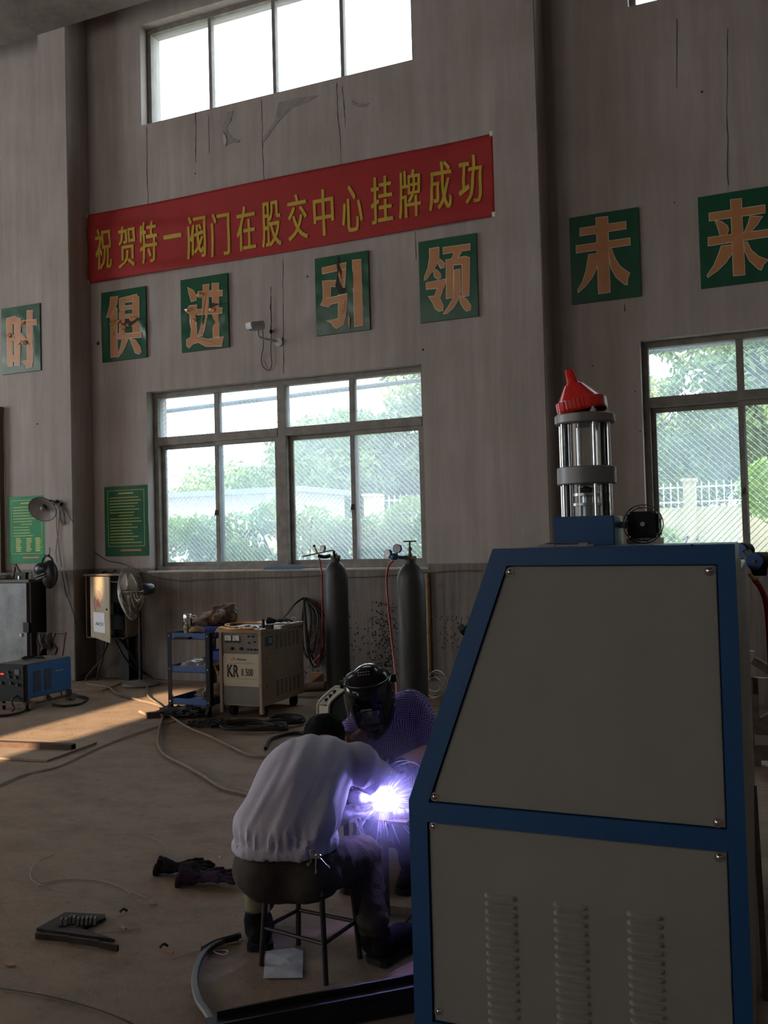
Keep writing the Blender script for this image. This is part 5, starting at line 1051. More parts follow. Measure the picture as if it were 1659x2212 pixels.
bm = B(); tube(bm, [cp(658, 1291), cp(640, 1303, .2), cp(622, 1325, .5), cp(606, 1342, .85), (-4.0, 7.3, ZK1 + .02)], .010, 7); obj('cable_tail', bm, RUBBER, t, world=True); obj('peg', cyl(B(), cp(660, 1293, 0), cp(660, 1293, .12), .01, n=8), DSTEEL, t, world=True)
bm = B(); tube(bm, [cp(688, 1300), cp(694, 1330), cp(700, 1370), cp(694, 1410), cp(676, 1432)], .006, 6); obj('thin_lead', bm, mat('red_hose', 0), t, world=True)

# ------------------------------------------------------------------ pedestal fan
fb = Vector((-6.15, 7.93, 0)); fan = thing('pedestal_fan', fb, 'black pedestal fan with wire guard in front of the wall', 'fan')
obj('base', lathe(B(), [(0, 0), (.19, 0), (.195, .012), (.18, .03), (.05, .045), (.03, .06), (0, .06)], 36), mat('fan_base_grey', (.14, .12, .10), .6, 0, .2), fan, smooth=True)
obj('pole', cyl(cyl(B(), (0, 0, .05), (0, 0, .60), .02, n=14), (0, 0, .6), (0, 0, .93), .015, n=14), BLACK, fan, smooth=True)
ax = Vector((-.553, -.827, -.04)).normalized(); mc_ = Vector((0.0, 0, 1.01)) - ax * .02; x_, y_, z_ = frame_to(ax)
Mf = Matrix((x_, y_, z_)).transposed().to_4x4(); Mf.translation = mc_
obj('motor', lathe(B(), [(0, -.14), (.045, -.135), (.062, -.11), (.066, -.05), (.066, -.01), (.06, .0), (.055, .02), (.03, .05), (0, .05)], 28, Mf), mat('fan_motor_blue_black', (.03, .035, .045), .3, .2, .2), fan, smooth=True)
obj('tilt_joint', ico(cyl(B(), (0, 0, .90), mc_ - ax * .04 - Vector((0, 0, .05)), .022, n=12), (0.0, -.03, .90), .028, 2), STEEL, fan, smooth=True)
hubc = mc_ + ax * .21
def gring(R_, dz): return [hubc + (x_ * math.cos(a) + y_ * math.sin(a)) * R_ + ax * dz for a in [2 * PI * i / 40 for i in range(41)]]
def gy(q_): return .02 - .11 * (q_ / .31) ** 2.2
bm = B()
for k in range(6, 31): q_ = .31 * k / 30; tube(bm, gring(q_, gy(q_)), .0013, 4, 0)
tag(obj('front_guard', bm, mat('dull_wire', (.25, .22, .18), .4, .6), fan), kind='stuff')
bm = B()
for k in range(10, 31, 5): q_ = .31 * k / 30; tube(bm, gring(q_, -.19 + .10 * (q_ / .31) ** 3), .0015, 4, 0)
for a in range(10): an = a * PI / 5; u_ = x_ * math.cos(an) + y_ * math.sin(an); tube(bm, [hubc + u_ * .06 + ax * -.19, hubc + u_ * .2 + ax * -.17, hubc + u_ * .31 + ax * -.09], .0016, 4, 3)
obj('rear_guard', bm, mat('dull_wire', 0), fan)
for a in range(6): an = a * PI / 3 + .02; u_ = x_ * math.cos(an) + y_ * math.sin(an); obj('guard_spoke', tube(B(), [hubc + ax * .02, hubc + u_ * .15 + ax * gy(.15), hubc + u_ * .31 + ax * -.09], .0024, 5, 4), mat('dull_wire', 0), fan)
obj('hub_badge', cyl(B(), hubc + ax * .015, hubc + ax * .03, .028, n=20), mat('badge_grey', (.5, .5, .5), .4), fan)
for a in range(3):
    an = a * 2 * PI / 3 + .5; bm = B(); g = []
    for i in range(7):
        q_ = .05 + .21 * i / 6; row = []
        for j in range(5):
            th = an + (j - 2) * .17 * (1 + .6 * math.sin(i / 6 * PI)); row.append(bm.verts.new(hubc + (x_ * math.cos(th) + y_ * math.sin(th)) * q_ + ax * (-.075 + (j - 2) * .012)))
        g.append(row)
    for i in range(6):
        for j in range(4): bm.faces.new((g[i][j], g[i + 1][j], g[i + 1][j + 1], g[i][j + 1]))
    obj('blade', bm, mat('fan_blade', (.22, .19, .16), .4, .5), fan, smooth=True).modifiers.new('s', 'SOLIDIFY').thickness = .002

# ------------------------------------------------------------------ electrical box
BOXM = mat('distribution_box_beige', (.34, .26, .15), .5, 0, .2, 5, .15, 40); bx0, bx1, bz0, bz1 = -7.0, -6.45, .47, 1.17
eb = thing('distribution_box', (bx0, YW, bz0), 'beige electrical distribution box with its door ajar', 'electrical box')
bm = BX(bx0, bx1, 8.33, YW, bz0, bz1)
for a in [(bx0, bx0 + .012, 8.08, 8.34, bz0, bz1), (bx1 - .012, bx1, 8.08, 8.34, bz0, bz1), (bx0, bx1, 8.08, 8.34, bz0, bz0 + .012), (bx0 - .01, bx1 + .01, 8.06, 8.35, bz1 - .012, bz1 + .01)]: box(bm, *a)
obj('case', bm, mat('box_brown', (.13, .10, .07), .6, 0, .2), eb, world=True)
bm = B(); box(bm, bx0 + .05, bx1 - .05, 8.25, 8.33, bz0 + .08, bz1 - .08)
for k in range(5): box(bm, bx0 + .08 + k * .08, bx0 + .13 + k * .08, 8.2, 8.25, bz0 + .25, bz0 + .38)
obj('breakers', bm, BLACK, eb, world=True)
hx, hy = bx0 + .09, 8.07; da = math.atan2(-.139, .375); dd = Vector((math.cos(da), math.sin(da), 0)); dn = Vector((dd.y, -dd.x, 0))
def dp(s, z, o=0): return Vector((hx, hy, z)) + dd * s + dn * o
bm = B(); bar(bm, dp(.2, bz0 - .005), dp(.2, bz1 - .02), .40, .014, up=(dn.x, dn.y, 0)); 
for v in bm.verts: pass
bm.free(); bm = B(); P8 = [dp(s, z, o) for o in (0, .014) for s, z in ((0, bz0 + .02), (.40, bz0 - .03), (.40, bz1 - .015), (0, bz1 - .02))]; vs = [bm.verts.new(p) for p in P8]
bm.faces.new(vs[:4]); bm.faces.new(vs[4:]); [bm.faces.new((vs[i], vs[(i + 1) % 4], vs[4 + (i + 1) % 4], vs[4 + i])) for i in range(4)]; bmesh.ops.recalc_face_normals(bm, faces=bm.faces)
dr = obj('door', bm, BOXM, eb, world=True)
RP = mat('red_print', (.45, .04, .025), .5)
zc = .87
obj('lightning_mark', prism(B(), [(.10, zc + .05), (.155, zc + .02), (.165, zc + .045), (.18, zc), (.21, zc - .06), (.15, zc - .03), (.135, zc - .06), (.13, zc - .01)], lambda u, v, t_: dp(u, v, .015 + t_), 0, .0015), RP, dr, world=True)
bm = B()
for a0_, a1_ in ((.5, 1.4), (2.6, 5.2)):
    for i in range(14):
        a = a0_ + (a1_ - a0_) * i / 14; b2 = a0_ + (a1_ - a0_) * (i + 1) / 14; prism(bm, [(.16 + .075 * math.cos(a), zc + .13 * math.sin(a)), (.16 + .075 * math.cos(b2), zc + .13 * math.sin(b2)), (.16 + .068 * math.cos(b2), zc + .122 * math.sin(b2)), (.16 + .068 * math.cos(a), zc + .122 * math.sin(a))], lambda u, v, t_: dp(u, v, .015 + t_), 0, .0012)
obj('ring_mark', bm, RP, dr, world=True)
ps = obj('taped_notice', prism(B(), [(.07, .55), (.31, .54), (.30, .76), (.065, .765)], lambda u, v, t_: dp(u, v, .016 + t_), 0, .001), WHITE, dr, world=True)
obj('lock', cyl(B(), dp(.345, .80, .014), dp(.345, .80, .022), .012, n=10), BLACK, dr, world=True)
bm = B(); tube(bm, [dp(s, z, .019) for s, z in ((.11, .62), (.135, .655), (.15, .62), (.165, .65), (.17, .625))], .003, 5, 3); bm2 = tube(bm, [dp(s, z, .019) for s, z in ((.20, .65), (.195, .62), (.235, .62), (.23, .65), (.205, .65))], .003, 5, 2); tube(bm, [dp(.265, .655, .019), dp(.265, .62, .019)], .003, 5, 0); obj('handwriting', bm, mat('grey_pen', (.2, .2, .22), .7), dr, world=True)
solo('crowbar', tube(B(), [(-6.86, 8.2, bz1 + .016), (-6.82, 8.2, bz1 + .03), (-6.74, 8.2, bz1 + .02), (-6.68, 8.2, bz1 + .045)], .012, 6), BLACK, 'small black tool lying on the distribution box', 'tool', loc=(-6.75, 8.2, bz1 + .01))
# cables below the box
for i, P in enumerate(([(248, 1365, .2), (275, 1400, .15), (300, 1440, .1), (330, 1465, .05), (350, 1470, .05)], [(250, 1385, .2), (270, 1420, .2), (295, 1445, .15), (318, 1458, .1)], [(235, 1385, .2), (225, 1410, .2), (195, 1450, .2), (160, 1470, .3)], [(232, 1385, .2), (222, 1420, .2), (190, 1460, .3), (188, 1475, .3)], [(226, 1385, .2), (224, 1420, .2), (214, 1450, .25), (210, 1470, .3)])):
    bm = B(); tube(bm, [wy(x, y, YW - o) for x, y, o in P], .012 if i < 3 else .008, 7); solo('power_cable', bm, [BLACK, BLACK, BLACK, DUSTYRUB, BLACK][i], ['thick black cable from the box corner to the fan foot', 'lower black cable sloping behind the fan pole', 'black cable sloping left under the distribution box', 'dusty grey cable dropping from the distribution box', 'thin black cable straight below the distribution box'][i], 'cable', loc=wy(P[0][0], P[0][1], YW - .2))
obj_p = BX(-6.62, -6.52, 8.2, 8.32, 0, .47); solo('box_post', obj_p, BLACK, 'dark post under the distribution box', 'post', loc=(-6.57, 8.26, 0))
solo('lid_scrap', lathe(B(), [(0, 0), (.03, 0), (.03, .006), (0, .012)], 16, Matrix.Translation(fl(191, 1476))), WHITE, 'small white lid on the floor below the distribution box', 'lid', loc=fl(191, 1476))

# ------------------------------------------------------------------ grey cabinet with things on it, left edge
GC = mat('galvanised_cabinet', (.17, .175, .17), .5, .25, .35, 5, .15, 40); DC = mat('dark_cabinet_side', (.018, .014, .016), .6)
cb = thing('metal_cabinet', (-8.0, 7.84, 0), 'worn galvanised cabinet with dark sides at the left edge', 'cabinet')
cz = wy(68, 1252, 7.84).z
obj('carcass', BX(-8.75, -7.56, 7.84, 8.30, 0, cz - .03), DC, cb, world=True); obj('worktop', BX(-8.77, -7.55, 7.80, 8.31, cz - .03, cz), mat('worktop_brown', (.10, .08, .065), .6), cb, world=True, bevel=.003)
dr = obj('door', BX(-8.72, -7.60, 7.815, 7.84, .06, cz - .04), GC, cb, world=True, bevel=.003); obj('latch', BX(-7.64, -7.56, 7.80, 7.82, .55, .66), BLACK, dr, world=True); obj('lock', cyl(B(), (-7.68, 7.80, .52), (-7.68, 7.82, .52), .018, n=14), CHROME, dr, world=True)
def on(x, y, label, name, cat, bmf, m): p = wy(x, y, 8.0); p.z = cz; o = solo(name, bmf(p), m, label, cat, loc=p); return o
on(35, 1248, 'rusty A-shaped bracket on the grey cabinet', 'bracket', 'bracket', lambda p: bar(bar(B(), p + Vector((-.04, 0, .01)), p + Vector((0, 0, .17)), .02, .02), p + Vector((0, 0, .17)), p + Vector((.10, 0, .02)), .02, .02), DSTEEL)
on(52, 1248, 'black box lying on the grey cabinet', 'black_box', 'box', lambda p: BX(p.x - .08, p.x + .08, p.y - .05, p.y + .05, p.z, p.z + .075), BLACK)
on(67, 1248, 'small white jar on the cabinet corner', 'jar', 'jar', lambda p: lathe(B(), [(0, 0), (.022, 0), (.024, .01), (.024, .05), (.015, .06), (.015, .075), (0, .075)], 18, Matrix.Translation(p)), mat('milky_jar', (.45, .48, .42), .4))
on(58, 1248, 'tiny silver can in front of the black box', 'can', 'can', lambda p: cyl(B(), p + Vector((0, -.1, 0)), p + Vector((0, -.1, .04)), .018, n=14), CHROME)
on(12, 1248, 'heap of small dark tools at the left end of the cabinet', 'tool_heap', 'tools', lambda p: wrinkle_blob((p.x, p.y, p.z + .015), .12, .06, .03, 6, .4, 3, 5), DSTEEL)
# face shield hanging on the pilaster
c = wy(105, 1233, 7.86); t = thing('hanging_face_shield', c, 'black welding face shield hanging on the pilaster', 'face shield')
SH_ = mat('shield_black', (.014, .015, .018), .35, 0, .2)
bm = B(); ellip(bm, c + Vector((.04, -.02, -.04)), .10, .075, .16, sub=3); ellip(bm, c + Vector((-.03, -.06, .02)), .10, .07, .075, sub=3); obj('shell', remesh(bm, .01, 3), SH_, t, world=True, smooth=True)
obj('visor_flap', bar(bar(B(), wy(80, 1246, 7.76), wy(100, 1238, 7.76), .05, .01), wy(80, 1252, 7.76), wy(98, 1245, 7.76), .02, .01), mat('grey_flap', (.10, .10, .10), .3), t, world=True)
bm = B(); tube(bm, [wy(92, 1216, 7.85), wy(96, 1205, 7.85), wy(104, 1201, 7.85), wy(112, 1206, 7.85), wy(116, 1216, 7.85)], .010, 8); bar(bm, wy(98, 1200, 7.85), wy(107, 1200, 7.85), .03, .02); obj('headband', bm, BLACK, t, world=True)
bm = B(); tube(bm, [wy(104, 1201, 7.85), wy(108, 1195, 7.93), wy(108, 1183, 8.0)], .004, 5); obj('hook_wire', bm, DSTEEL, t, world=True)
# enamel wall lamp
c = wy(93, 1100, 7.72); t = thing('wall_lamp', wy(135, 1086, 8.0), 'unlit enamel dish lamp on a bent arm on the pilaster', 'lamp')
d = Vector((.28, -.80, -.52)).normalized(); x_, y_, z_ = frame_to(d); Ml = Matrix((x_, y_, z_)).transposed().to_4x4(); Ml.translation = c
dsh = obj('dish', lathe(B(), [(.02, -.07), (.05, -.06), (.10, -.035), (.145, .0), (.15, .002), (.15, .006), (.144, .004), (.10, -.03), (.05, -.053), (.02, -.06)], 40, Ml), [mat('enamel_grey', (.30, .29, .28), .4)], t, world=True, smooth=True)
obj('rim', tube(B(), [Ml @ Vector((.15 * math.cos(a), .15 * math.sin(a), .004)) for a in [2 * PI * i / 40 for i in range(41)]], .004, 5, 0), BLACK, dsh, world=True)
obj('socket', lathe(B(), [(0, -.13), (.022, -.13), (.026, -.06), (.02, -.045), (0, -.045)], 16, Ml), BLACK, t, world=True, smooth=True); obj('bulb', lathe(B(), [(0, -.05), (.014, -.05), (.03, -.02), (.028, .0), (.012, .015), (0, .017)], 16, Ml), mat('unlit_bulb', (.25, .22, .2), .3), t, world=True, smooth=True)
bm = B(); tube(bm, [Ml @ Vector((0, 0, -.12)), wy(104, 1088, 7.8), wy(109, 1081, 7.85), wy(118, 1084, 7.93), wy(125, 1090, 8.0)], .009, 8); obj('arm', bm, DSTEEL, t, world=True)
obj('bracket', prism(B(), [(wy(x, y, 7.98).x, wy(x, y, 7.98).z) for x, y in ((118, 1082), (124, 1080), (126, 1086), (135, 1086), (132, 1093), (120, 1092))], lambda u, v, t_: Vector((u, 7.96 + t_, v)), 0, .04), BLACK, t, world=True)
P_ = lambda x, y, o=.02: wy(x, y, 8.0 - o)
for k, PP in enumerate(([(126, 1090), (130, 1110), (128, 1130), (127, 1150), (122, 1190), (124, 1215)], [(130, 1090), (140, 1112), (142, 1128), (136, 1134), (132, 1120), (134, 1095)], [(132, 1090), (145, 1108), (160, 1130)], [(124, 1092), (123, 1130), (128, 1180), (134, 1225)], [(128, 1092), (136, 1130), (142, 1122), (138, 1100), (130, 1092)])):
    obj('lamp_wire', tube(B(), [P_(x, y) for x, y in PP], .0035, 5), DUSTYRUB, t, world=True)
bm = B(); tube(bm, [P_(134, 1235), P_(140, 1262), P_(146, 1288), P_(148, 1293), P_(155, 1310), P_(162, 1335), P_(166, 1360)], .005, 5); tube(bm, [P_(139, 1263), P_(143, 1285), P_(148, 1293)], .004, 5)
solo('loose_wire', bm, BLACK, 'thin black wire hanging down the pilaster beside the face shield', 'wire', loc=P_(134, 1235))

# ------------------------------------------------------------------ small blue welding set at left
WB = mat('welder_blue', (.012, .10, .27), .45, 0, .15, 5, .1, 30)
wx0, wx1, wy0, wy1, wz0, wz1 = -6.60, -6.27, 6.42, 7.02, .10, .415
bw = thing('blue_welding_set', ((wx0 + wx1) / 2, wy0, 0), 'small blue welding set with black front on a wheeled stand', 'welder')
obj('case', BX(wx0, wx1, wy0 + .02, wy1, wz0, wz1), WB, bw, world=True, bevel=.008); obj('front_panel', BX(wx0 - .006, wx1 + .004, wy0 - .02, wy0 + .03, wz0 - .02, wz1 + .004), BLACK, bw, world=True, bevel=.008)
obj('top_cover', BX(wx0, wx1 - .01, wy0 + .03, wy1 - .01, wz1, wz1 + .008), mat('dusty_top', (.12, .105, .09), .7, 0, .3), bw, world=True)
obj('display', BX(-6.545, -6.51, wy0 - .023, wy0 - .02, .325, .338), mat('red_led', (.4, .01, .01), .4, emit=(1, .03, .03), estr=2.2), bw, world=True)
obj('meter', BX(-6.375, -6.32, wy0 - .024, wy0 - .02, .33, .375), mat('grey_meter', (.10, .10, .10), .4), bw, world=True)
for x, z in ((-6.45, .35), (-6.44, .31), (-6.36, .305), (-6.53, .25), (-6.42, .25), (-6.34, .24)): obj('knob', cyl(B(), (x, wy0 - .035, z), (x, wy0 - .02, z), .014, n=12), mat('knob_dark', (.03, .03, .03), .4), bw, world=True)
for y in (wy0 + .10, wy0 + .24):
    bm = BX(wx1 + .0, wx1 + .002, y, y + .09, .15, .345); g_ = obj('vent_grille', bm, mat('rusty_grille', (.045, .025, .018), .7), bw, world=True)
    bm = B(); [box(bm, wx1 + .001, wx1 + .005, y, y + .09, .155 + k * .017, .161 + k * .017) for k in range(11)]; obj('slat_pack', bm, WB, g_, world=True, kind='stuff')
bm = B()
for k in range(5): box(bm, wx1 + .001, wx1 + .0022, wy0 + .385 + k * .022, wy0 + .400 + k * .022, .302 + .003 * (k % 2), .318 - .002 * (k % 3))
obj('worn_lettering', bm, mat('faded_print', (.22, .27, .32), .6), bw, world=True)
for x in (wx0 + .03, wx1 - .02):
    for y in (wy0 + .02, wy1 - .02): obj('leg', BX(x - .02, x + .02, y - .02, y + .02, .0 if y > wy0 + .3 else .0, wz0), DSTEEL, bw, world=True)
for x, y in ((wx1 + .02, wy0 + .05), (wx1 + .02, wy1 - .02)): obj('wheel', cyl(B(), (x, y, .035), (x + .025, y, .035), .035, n=18), mat('grey_wheel', (.12, .11, .10), .5), bw, world=True)
bm = B(); bar(bm, (wx0 + .01, wy0, .05), (wx1, wy0, .05), .012, .02); bar(bm, (wx1, wy0, .05), (wx1, wy1, .05), .012, .02); obj('stand_rail', bm, DSTEEL, bw, world=True)
bm = B(); tube(bm, [(-6.36, wy0 - .02, .14), (-6.37, wy0 - .07, .10), (-6.35, wy0 - .06, .03), (-6.34, wy0 - .1, .012)], .010, 7); obj('output_cable', bm, DUSTYRUB, bw, world=True)
scribble((-6.43, 6.68, wz1 + .012), .10, 16, 15, .006, RUBBER, 'cable_bundle', 'small black cable bundle on top of the blue welding set', 'cable', .025, 1.2)
# red tubular trolley with a rag behind it
t = thing('tube_trolley', (-6.4, 7.2, 0), 'thin red tube trolley handle behind the blue welding set', 'trolley')
RT = mat('dark_red_tube', (.13, .018, .015), .5); q0, q1 = wy(84, 1368, 7.25), wy(142, 1368, 7.25); q2 = wy(133, 1480, 7.2)
bm = B(); tube(bm, [(q0.x, 7.25, .0), (q0.x, 7.25, .3), (q0.x, 7.25, q0.z - .02), (q0.x + .02, 7.25, q0.z), (q1.x - .02, 7.25, q1.z), (q1.x, 7.25, q1.z - .02), (q1.x - .03, 7.22, .3), (q2.x, 7.2, 0)], .009, 8, 3); obj('handle_frame', bm, RT, t, world=True, smooth=True)
obj('axle', cyl(B(), (q0.x, 7.25, .04), (q2.x, 7.2, .04), .01, n=8), RT, t, world=True)
bm = B(); g = []
for i in range(15):
    s_ = i / 14; x = q0.x + .01 + (q1.x - q0.x) * .72 * s_; g.append([bm.verts.new((x + .012 * math.sin(j * .9 + i), 7.225 + .02 * math.sin(i * 1.3) - .02 * math.sin(j * .6), q0.z + .012 - .23 * j / 10 * (.85 + .15 * math.sin(i)))) for j in range(11)])
for i in range(14):
    for j in range(10): bm.faces.new((g[i][j], g[i + 1][j], g[i + 1][j + 1], g[i][j + 1]))
o = solo('rag', bm, mat('greasy_rag', (.05, .042, .034), .85, 0, .5, 9, .4, 60), 'greasy dark rag draped over the trolley handle', 'rag', loc=(q0.x, 7.22, q0.z), smooth=True); o.modifiers.new('s', 'SOLIDIFY').thickness = .004

# ------------------------------------------------------------------ the seated welder
JK = mat('lilac_grey_jacket', (.42, .385, .44), .85, 0, .08, 5, .3, 220); TRS = mat('brown_trousers', (.058, .046, .037), .9, 0, .2, 6, .35, 160, spec=.1); BOOT = mat('black_boot', (.009, .009, .010), .9, 0, .35, 20, .3, 60, spec=.1)
st = thing('stool', (-1.52, 2.85, 0), 'low square steel stool under the seated welder', 'stool')
SL = [(-1.40, 2.748), (-1.677, 2.797), (-1.371, 2.96), (-1.63, 2.985)]; SZ = .29; cx_ = sum(p[0] for p in SL) / 4; cy_ = sum(p[1] for p in SL) / 4
TLS = mat('stool_steel', (.035, .028, .026), .5, .5, .4, 12)
tp = [(cx_ + (x - cx_) * .86, cy_ + (y - cy_) * .86) for x, y in SL]
for (x, y), (u, v) in zip(SL, tp): obj('leg', cyl(B(), (x, y, 0), (u, v, SZ), .0095, n=12), TLS, st, world=True, smooth=True)
order = [0, 1, 3, 2]
obj('seat', prism(B(), offs([tp[i] for i in order], .02), lambda u, v, t_: Vector((u, v, t_)), SZ, SZ + .02), TLS, st, world=True)
for z in (.13,):
    for i in range(4): (x, y), (u, v) = SL[order[i]], SL[order[(i + 1) % 4]]; f_ = .93; a = Vector((cx_ + (x - cx_) * f_, cy_ + (y - cy_) * f_, z)); b_ = Vector((cx_ + (u - cx_) * f_, cy_ + (v - cy_) * f_, z)); obj('stretcher', cyl(B(), a, b_, .007, n=8), TLS, st, world=True)
m1 = thing('person', (-1.5, 3.0, 0), 'seated welder in a lilac-grey jacket, back turned, bent over the arc', 'person')
D = dep
pel = D(622, 1868, 3.17)
right = Vector((.92, .385, 0)).normalized(); fwd = Vector((-.385, .92, 0))
hipL, hipR = D(565, 1880, 3.17), D(690, 1880, 3.17); kneeR, ankR = D(786, 1846, 3.40), D(806, 2000, 3.22); kneeL, ankL = D(600, 1850, 3.62), D(556, 1985, 3.36)
neck = D(703, 1618, 3.62); head = D(702, 1602, 3.74); shL, shR = D(620, 1652, 3.52), D(774, 1652, 3.46)
elR, haR = D(836, 1690, 3.62), D(802, 1722, 3.52); elL, haL = D(640, 1770, 3.80), D(768, 1752, 3.62)
axs = (neck - pel).normalized()
# body core (mostly covered): head, neck, hands, shins in one continuous skin
bm = B(); ellip(bm, head, .078, .095, .105, x=right, z=(fwd * .55 + Vector((0, 0, -.2)) + Vector((0, 0, .9))), sub=3); ellip(bm, head + fwd * .06 - Vector((0, 0, .05)), .05, .05, .06)
limb(bm, [(head - Vector((0, 0, .03)), .055), (neck, .055), (neck.lerp(pel, .3), .10), (pel, .12)]); limb(bm, [(shL, .045), (elL, .038), (haL, .028)]); limb(bm, [(shR, .045), (elR, .038), (haR, .028)]); limb(bm, [(hipR, .07), (kneeR, .05), (ankR, .035)]); limb(bm, [(hipL, .07), (kneeL, .05), (ankL, .035)])
limb(bm, [(neck, .06), (shL, .05)]); limb(bm, [(neck, .06), (shR, .05)]); ellip(bm, head + right * .08, .012, .02, .03); ellip(bm, head - right * .08, .012, .02, .03); ellip(bm, head + fwd * .11 - Vector((0, 0, .04)), .012, .018, .018)
obj('body', remesh(bm, .011, 4), SKIN, m1, world=True, smooth=True)
bm = B(); ellip(bm, head - fwd * .005 + Vector((0, 0, .025)), .088, .102, .092, x=right, z=Vector((0, 0, 1)) + fwd * .4, sub=4); b2 = remesh(bm, .008, 2, lambda p, n: noise.noise(p * 50) * .004); obj('hair', b2, HAIR, m1, world=True, smooth=True)
# jacket: rings lofted along the bent back
rings_ = [(617, 1833, 3.16, 113, .145), (617, 1817, 3.16, 116, .152), (620, 1792, 3.18, 112, .158), (634, 1756, 3.22, 104, .16), (646, 1722, 3.28, 101, .158), (658, 1692, 3.34, 100, .15), (672, 1668, 3.40, 98, .135), (686, 1648, 3.46, 92, .115), (696, 1634, 3.53, 66, .09), (700, 1626, 3.60, 40, .06)]
cs = [(D(x, y, a), w_ * a / FPX, dd_) for x, y, a, w_, dd_ in rings_]
bm = B(); prev = None; NN = 40
for i, (c, hw, hd) in enumerate(cs):
    tdir = (cs[min(i + 1, len(cs) - 1)][0] - cs[max(i - 1, 0)][0]).normalized()
    if i < 2: tdir = Vector((0, 0, 1))
    rt = (CR - tdir * CR.dot(tdir)).normalized(); nb = rt.cross(tdir).normalized()
    c2 = c - nb * 0 ; row = [bm.verts.new(c2 + rt * math.copysign(abs(math.cos(t_)) ** .85, math.cos(t_)) * hw + nb * math.sin(t_) * hd) for t_ in [2 * PI * k / NN for k in range(NN)]]
    if prev: [bm.faces.new((prev[k], prev[(k + 1) % NN], row[(k + 1) % NN], row[k])) for k in range(NN)]
    else: bm.faces.new(row[::-1])
    prev = row
bm.faces.new(prev)
bmesh.ops.recalc_face_normals(bm, faces=bm.faces)
ellip(bm, shL - fwd * .01, .072, .075, .085); ellip(bm, shR - fwd * .01, .080, .08, .085)
limb(bm, [(shR, .078), (shR.lerp(elR, .5), .072), (elR, .060), (elR.lerp(haR, .4), .050)]); limb(bm, [(shL, .072), (elL, .062), (elL.lerp(haL, .75), .052)])
hem_z = cs[0][0].z
def jfold(p, n):
    v = p.z - hem_z; u = p.dot(right); s_ = v + u * .35
    k = .018 * noise.noise(Vector((u * 8, v * 4, 1))) + .016 * noise.noise(Vector((u * 15 - v * 8, v * 6, 2)))
    k += .016 * max(0, noise.noise(Vector((u * 24 - v * 12, v * 5, 5))))
    gth = math.exp(-((v - .065) / .035) ** 2); k += gth * .0045 * math.sin(u * 230 + 2.5 * noise.noise(p * 7)) - .006 * math.exp(-((v - .05) / .012) ** 2) + .010 * math.exp(-((v - .11) / .04) ** 2)
    if v < .04: k = k * .35 + .0015 * math.sin(u * 260)
    return k
b2 = remesh(bm, .010, 5, jfold); obj('jacket', b2, JK, m1, world=True, smooth=True)
obj('collar', tube(B(), [neck + right * -.085 - fwd * .02 + Vector((0, 0, -.01)), neck - right * .05 - fwd * .075 + Vector((0, 0, .018)), neck - fwd * .085 + Vector((0, 0, .02)), neck + right * .05 - fwd * .075 + Vector((0, 0, .015)), neck + right * .085 - fwd * .02 + Vector((0, 0, -.01))], .017, 8), JK, m1, world=True, smooth=True)
bm = B(); P = [D(x, y, 3.34 + .05 * (x - 620) / 100) - fwd * .157 for x, y in ((585, 1613), (620, 1600), (655, 1596), (700, 1598), (760, 1612))]
# trousers
bm = B(); ellip(bm, D(622, 1872, 3.19), .198, .155, .118, x=right, sub=4); ellip(bm, D(580, 1880, 3.15), .115, .135, .10, x=right); ellip(bm, D(672, 1884, 3.15), .115, .135, .10, x=right)
ellip(bm, D(620, 1840, 3.18), .178, .13, .07, x=right)
limb(bm, [(hipR + Vector((0, 0, .02)), .098), (hipR.lerp(kneeR, .5), .090), (kneeR, .074), (kneeR.lerp(ankR, .5), .066), (ankR + Vector((0, 0, .01)), .062)]); limb(bm, [(hipL + Vector((0, 0, .02)), .095), (hipL.lerp(kneeL, .5), .085), (kneeL, .070), (kneeL.lerp(ankL, .7), .052)])
def tfold(p, n): return .007 * noise.noise(Vector((p.x * 14, p.y * 14, p.z * 26))) + .006 * abs(noise.noise(p * 20)) - .003
obj('trousers', remesh(bm, .011, 4, tfold), TRS, m1, world=True, smooth=True)
def seam(P, a_, r_, name, m):
    obj(name, tube(B(), [D(x, y, a) for x, y, a in P], r_, 5, 5), m, m1, world=True)
# belt loop strap with keys
def back(x, y): # point on the seat of the trousers as seen from behind
    u = (x - 622) / 120; v = (y - 1872) / 66; return D(x, y, 3.19 - .155 * math.sqrt(max(.02, 1 - u * u * .9 - v * v * .8)) - .012)
seam_m = mat('seam_dark', (.03, .024, .02), .9)
seam([(*a, 0) for a in []] or [(578, 1838, 3.03), (579, 1865, 3.015), (580, 1900, 3.03)], 0, .002, 'seam', seam_m)
ky = thing('key_bunch', D(678, 1842, 3.0), 'bunch of keys hanging from the seated welder\'s belt', 'keys')
K0 = D(678, 1842, 3.0)
obj('key_ring', tube(B(), [K0 + CR * .012 * math.cos(a) + Vector((0, 0, .012 * math.sin(a))) for a in [2 * PI * i / 14 for i in range(15)]], .0018, 5, 0), CHROME, ky, world=True)
def key(a, b_, m): bm = bar(B(), a, b_, .005, .002); d_ = (a - b_).normalized(); cyl(bm, a + fwd * -.001, a + fwd * .002, .008, n=12); bar(bm, b_ + d_ * .004 + CR * .003, b_ + d_ * .012 + CR * .003, .004, .002); obj('key', bm, m, ky, world=True)
key(D(676, 1846, 3.0), D(669, 1867, 3.0), CHROME); key(D(684, 1850, 3.0), D(683, 1888, 3.0), STEEL); key(D(690, 1850, 3.0), D(713, 1875, 3.0), CHROME); obj('key_fob', cyl(B(), D(668, 1864, 2.995), D(667, 1869, 2.995), .006, n=8), BRASS, ky, world=True)
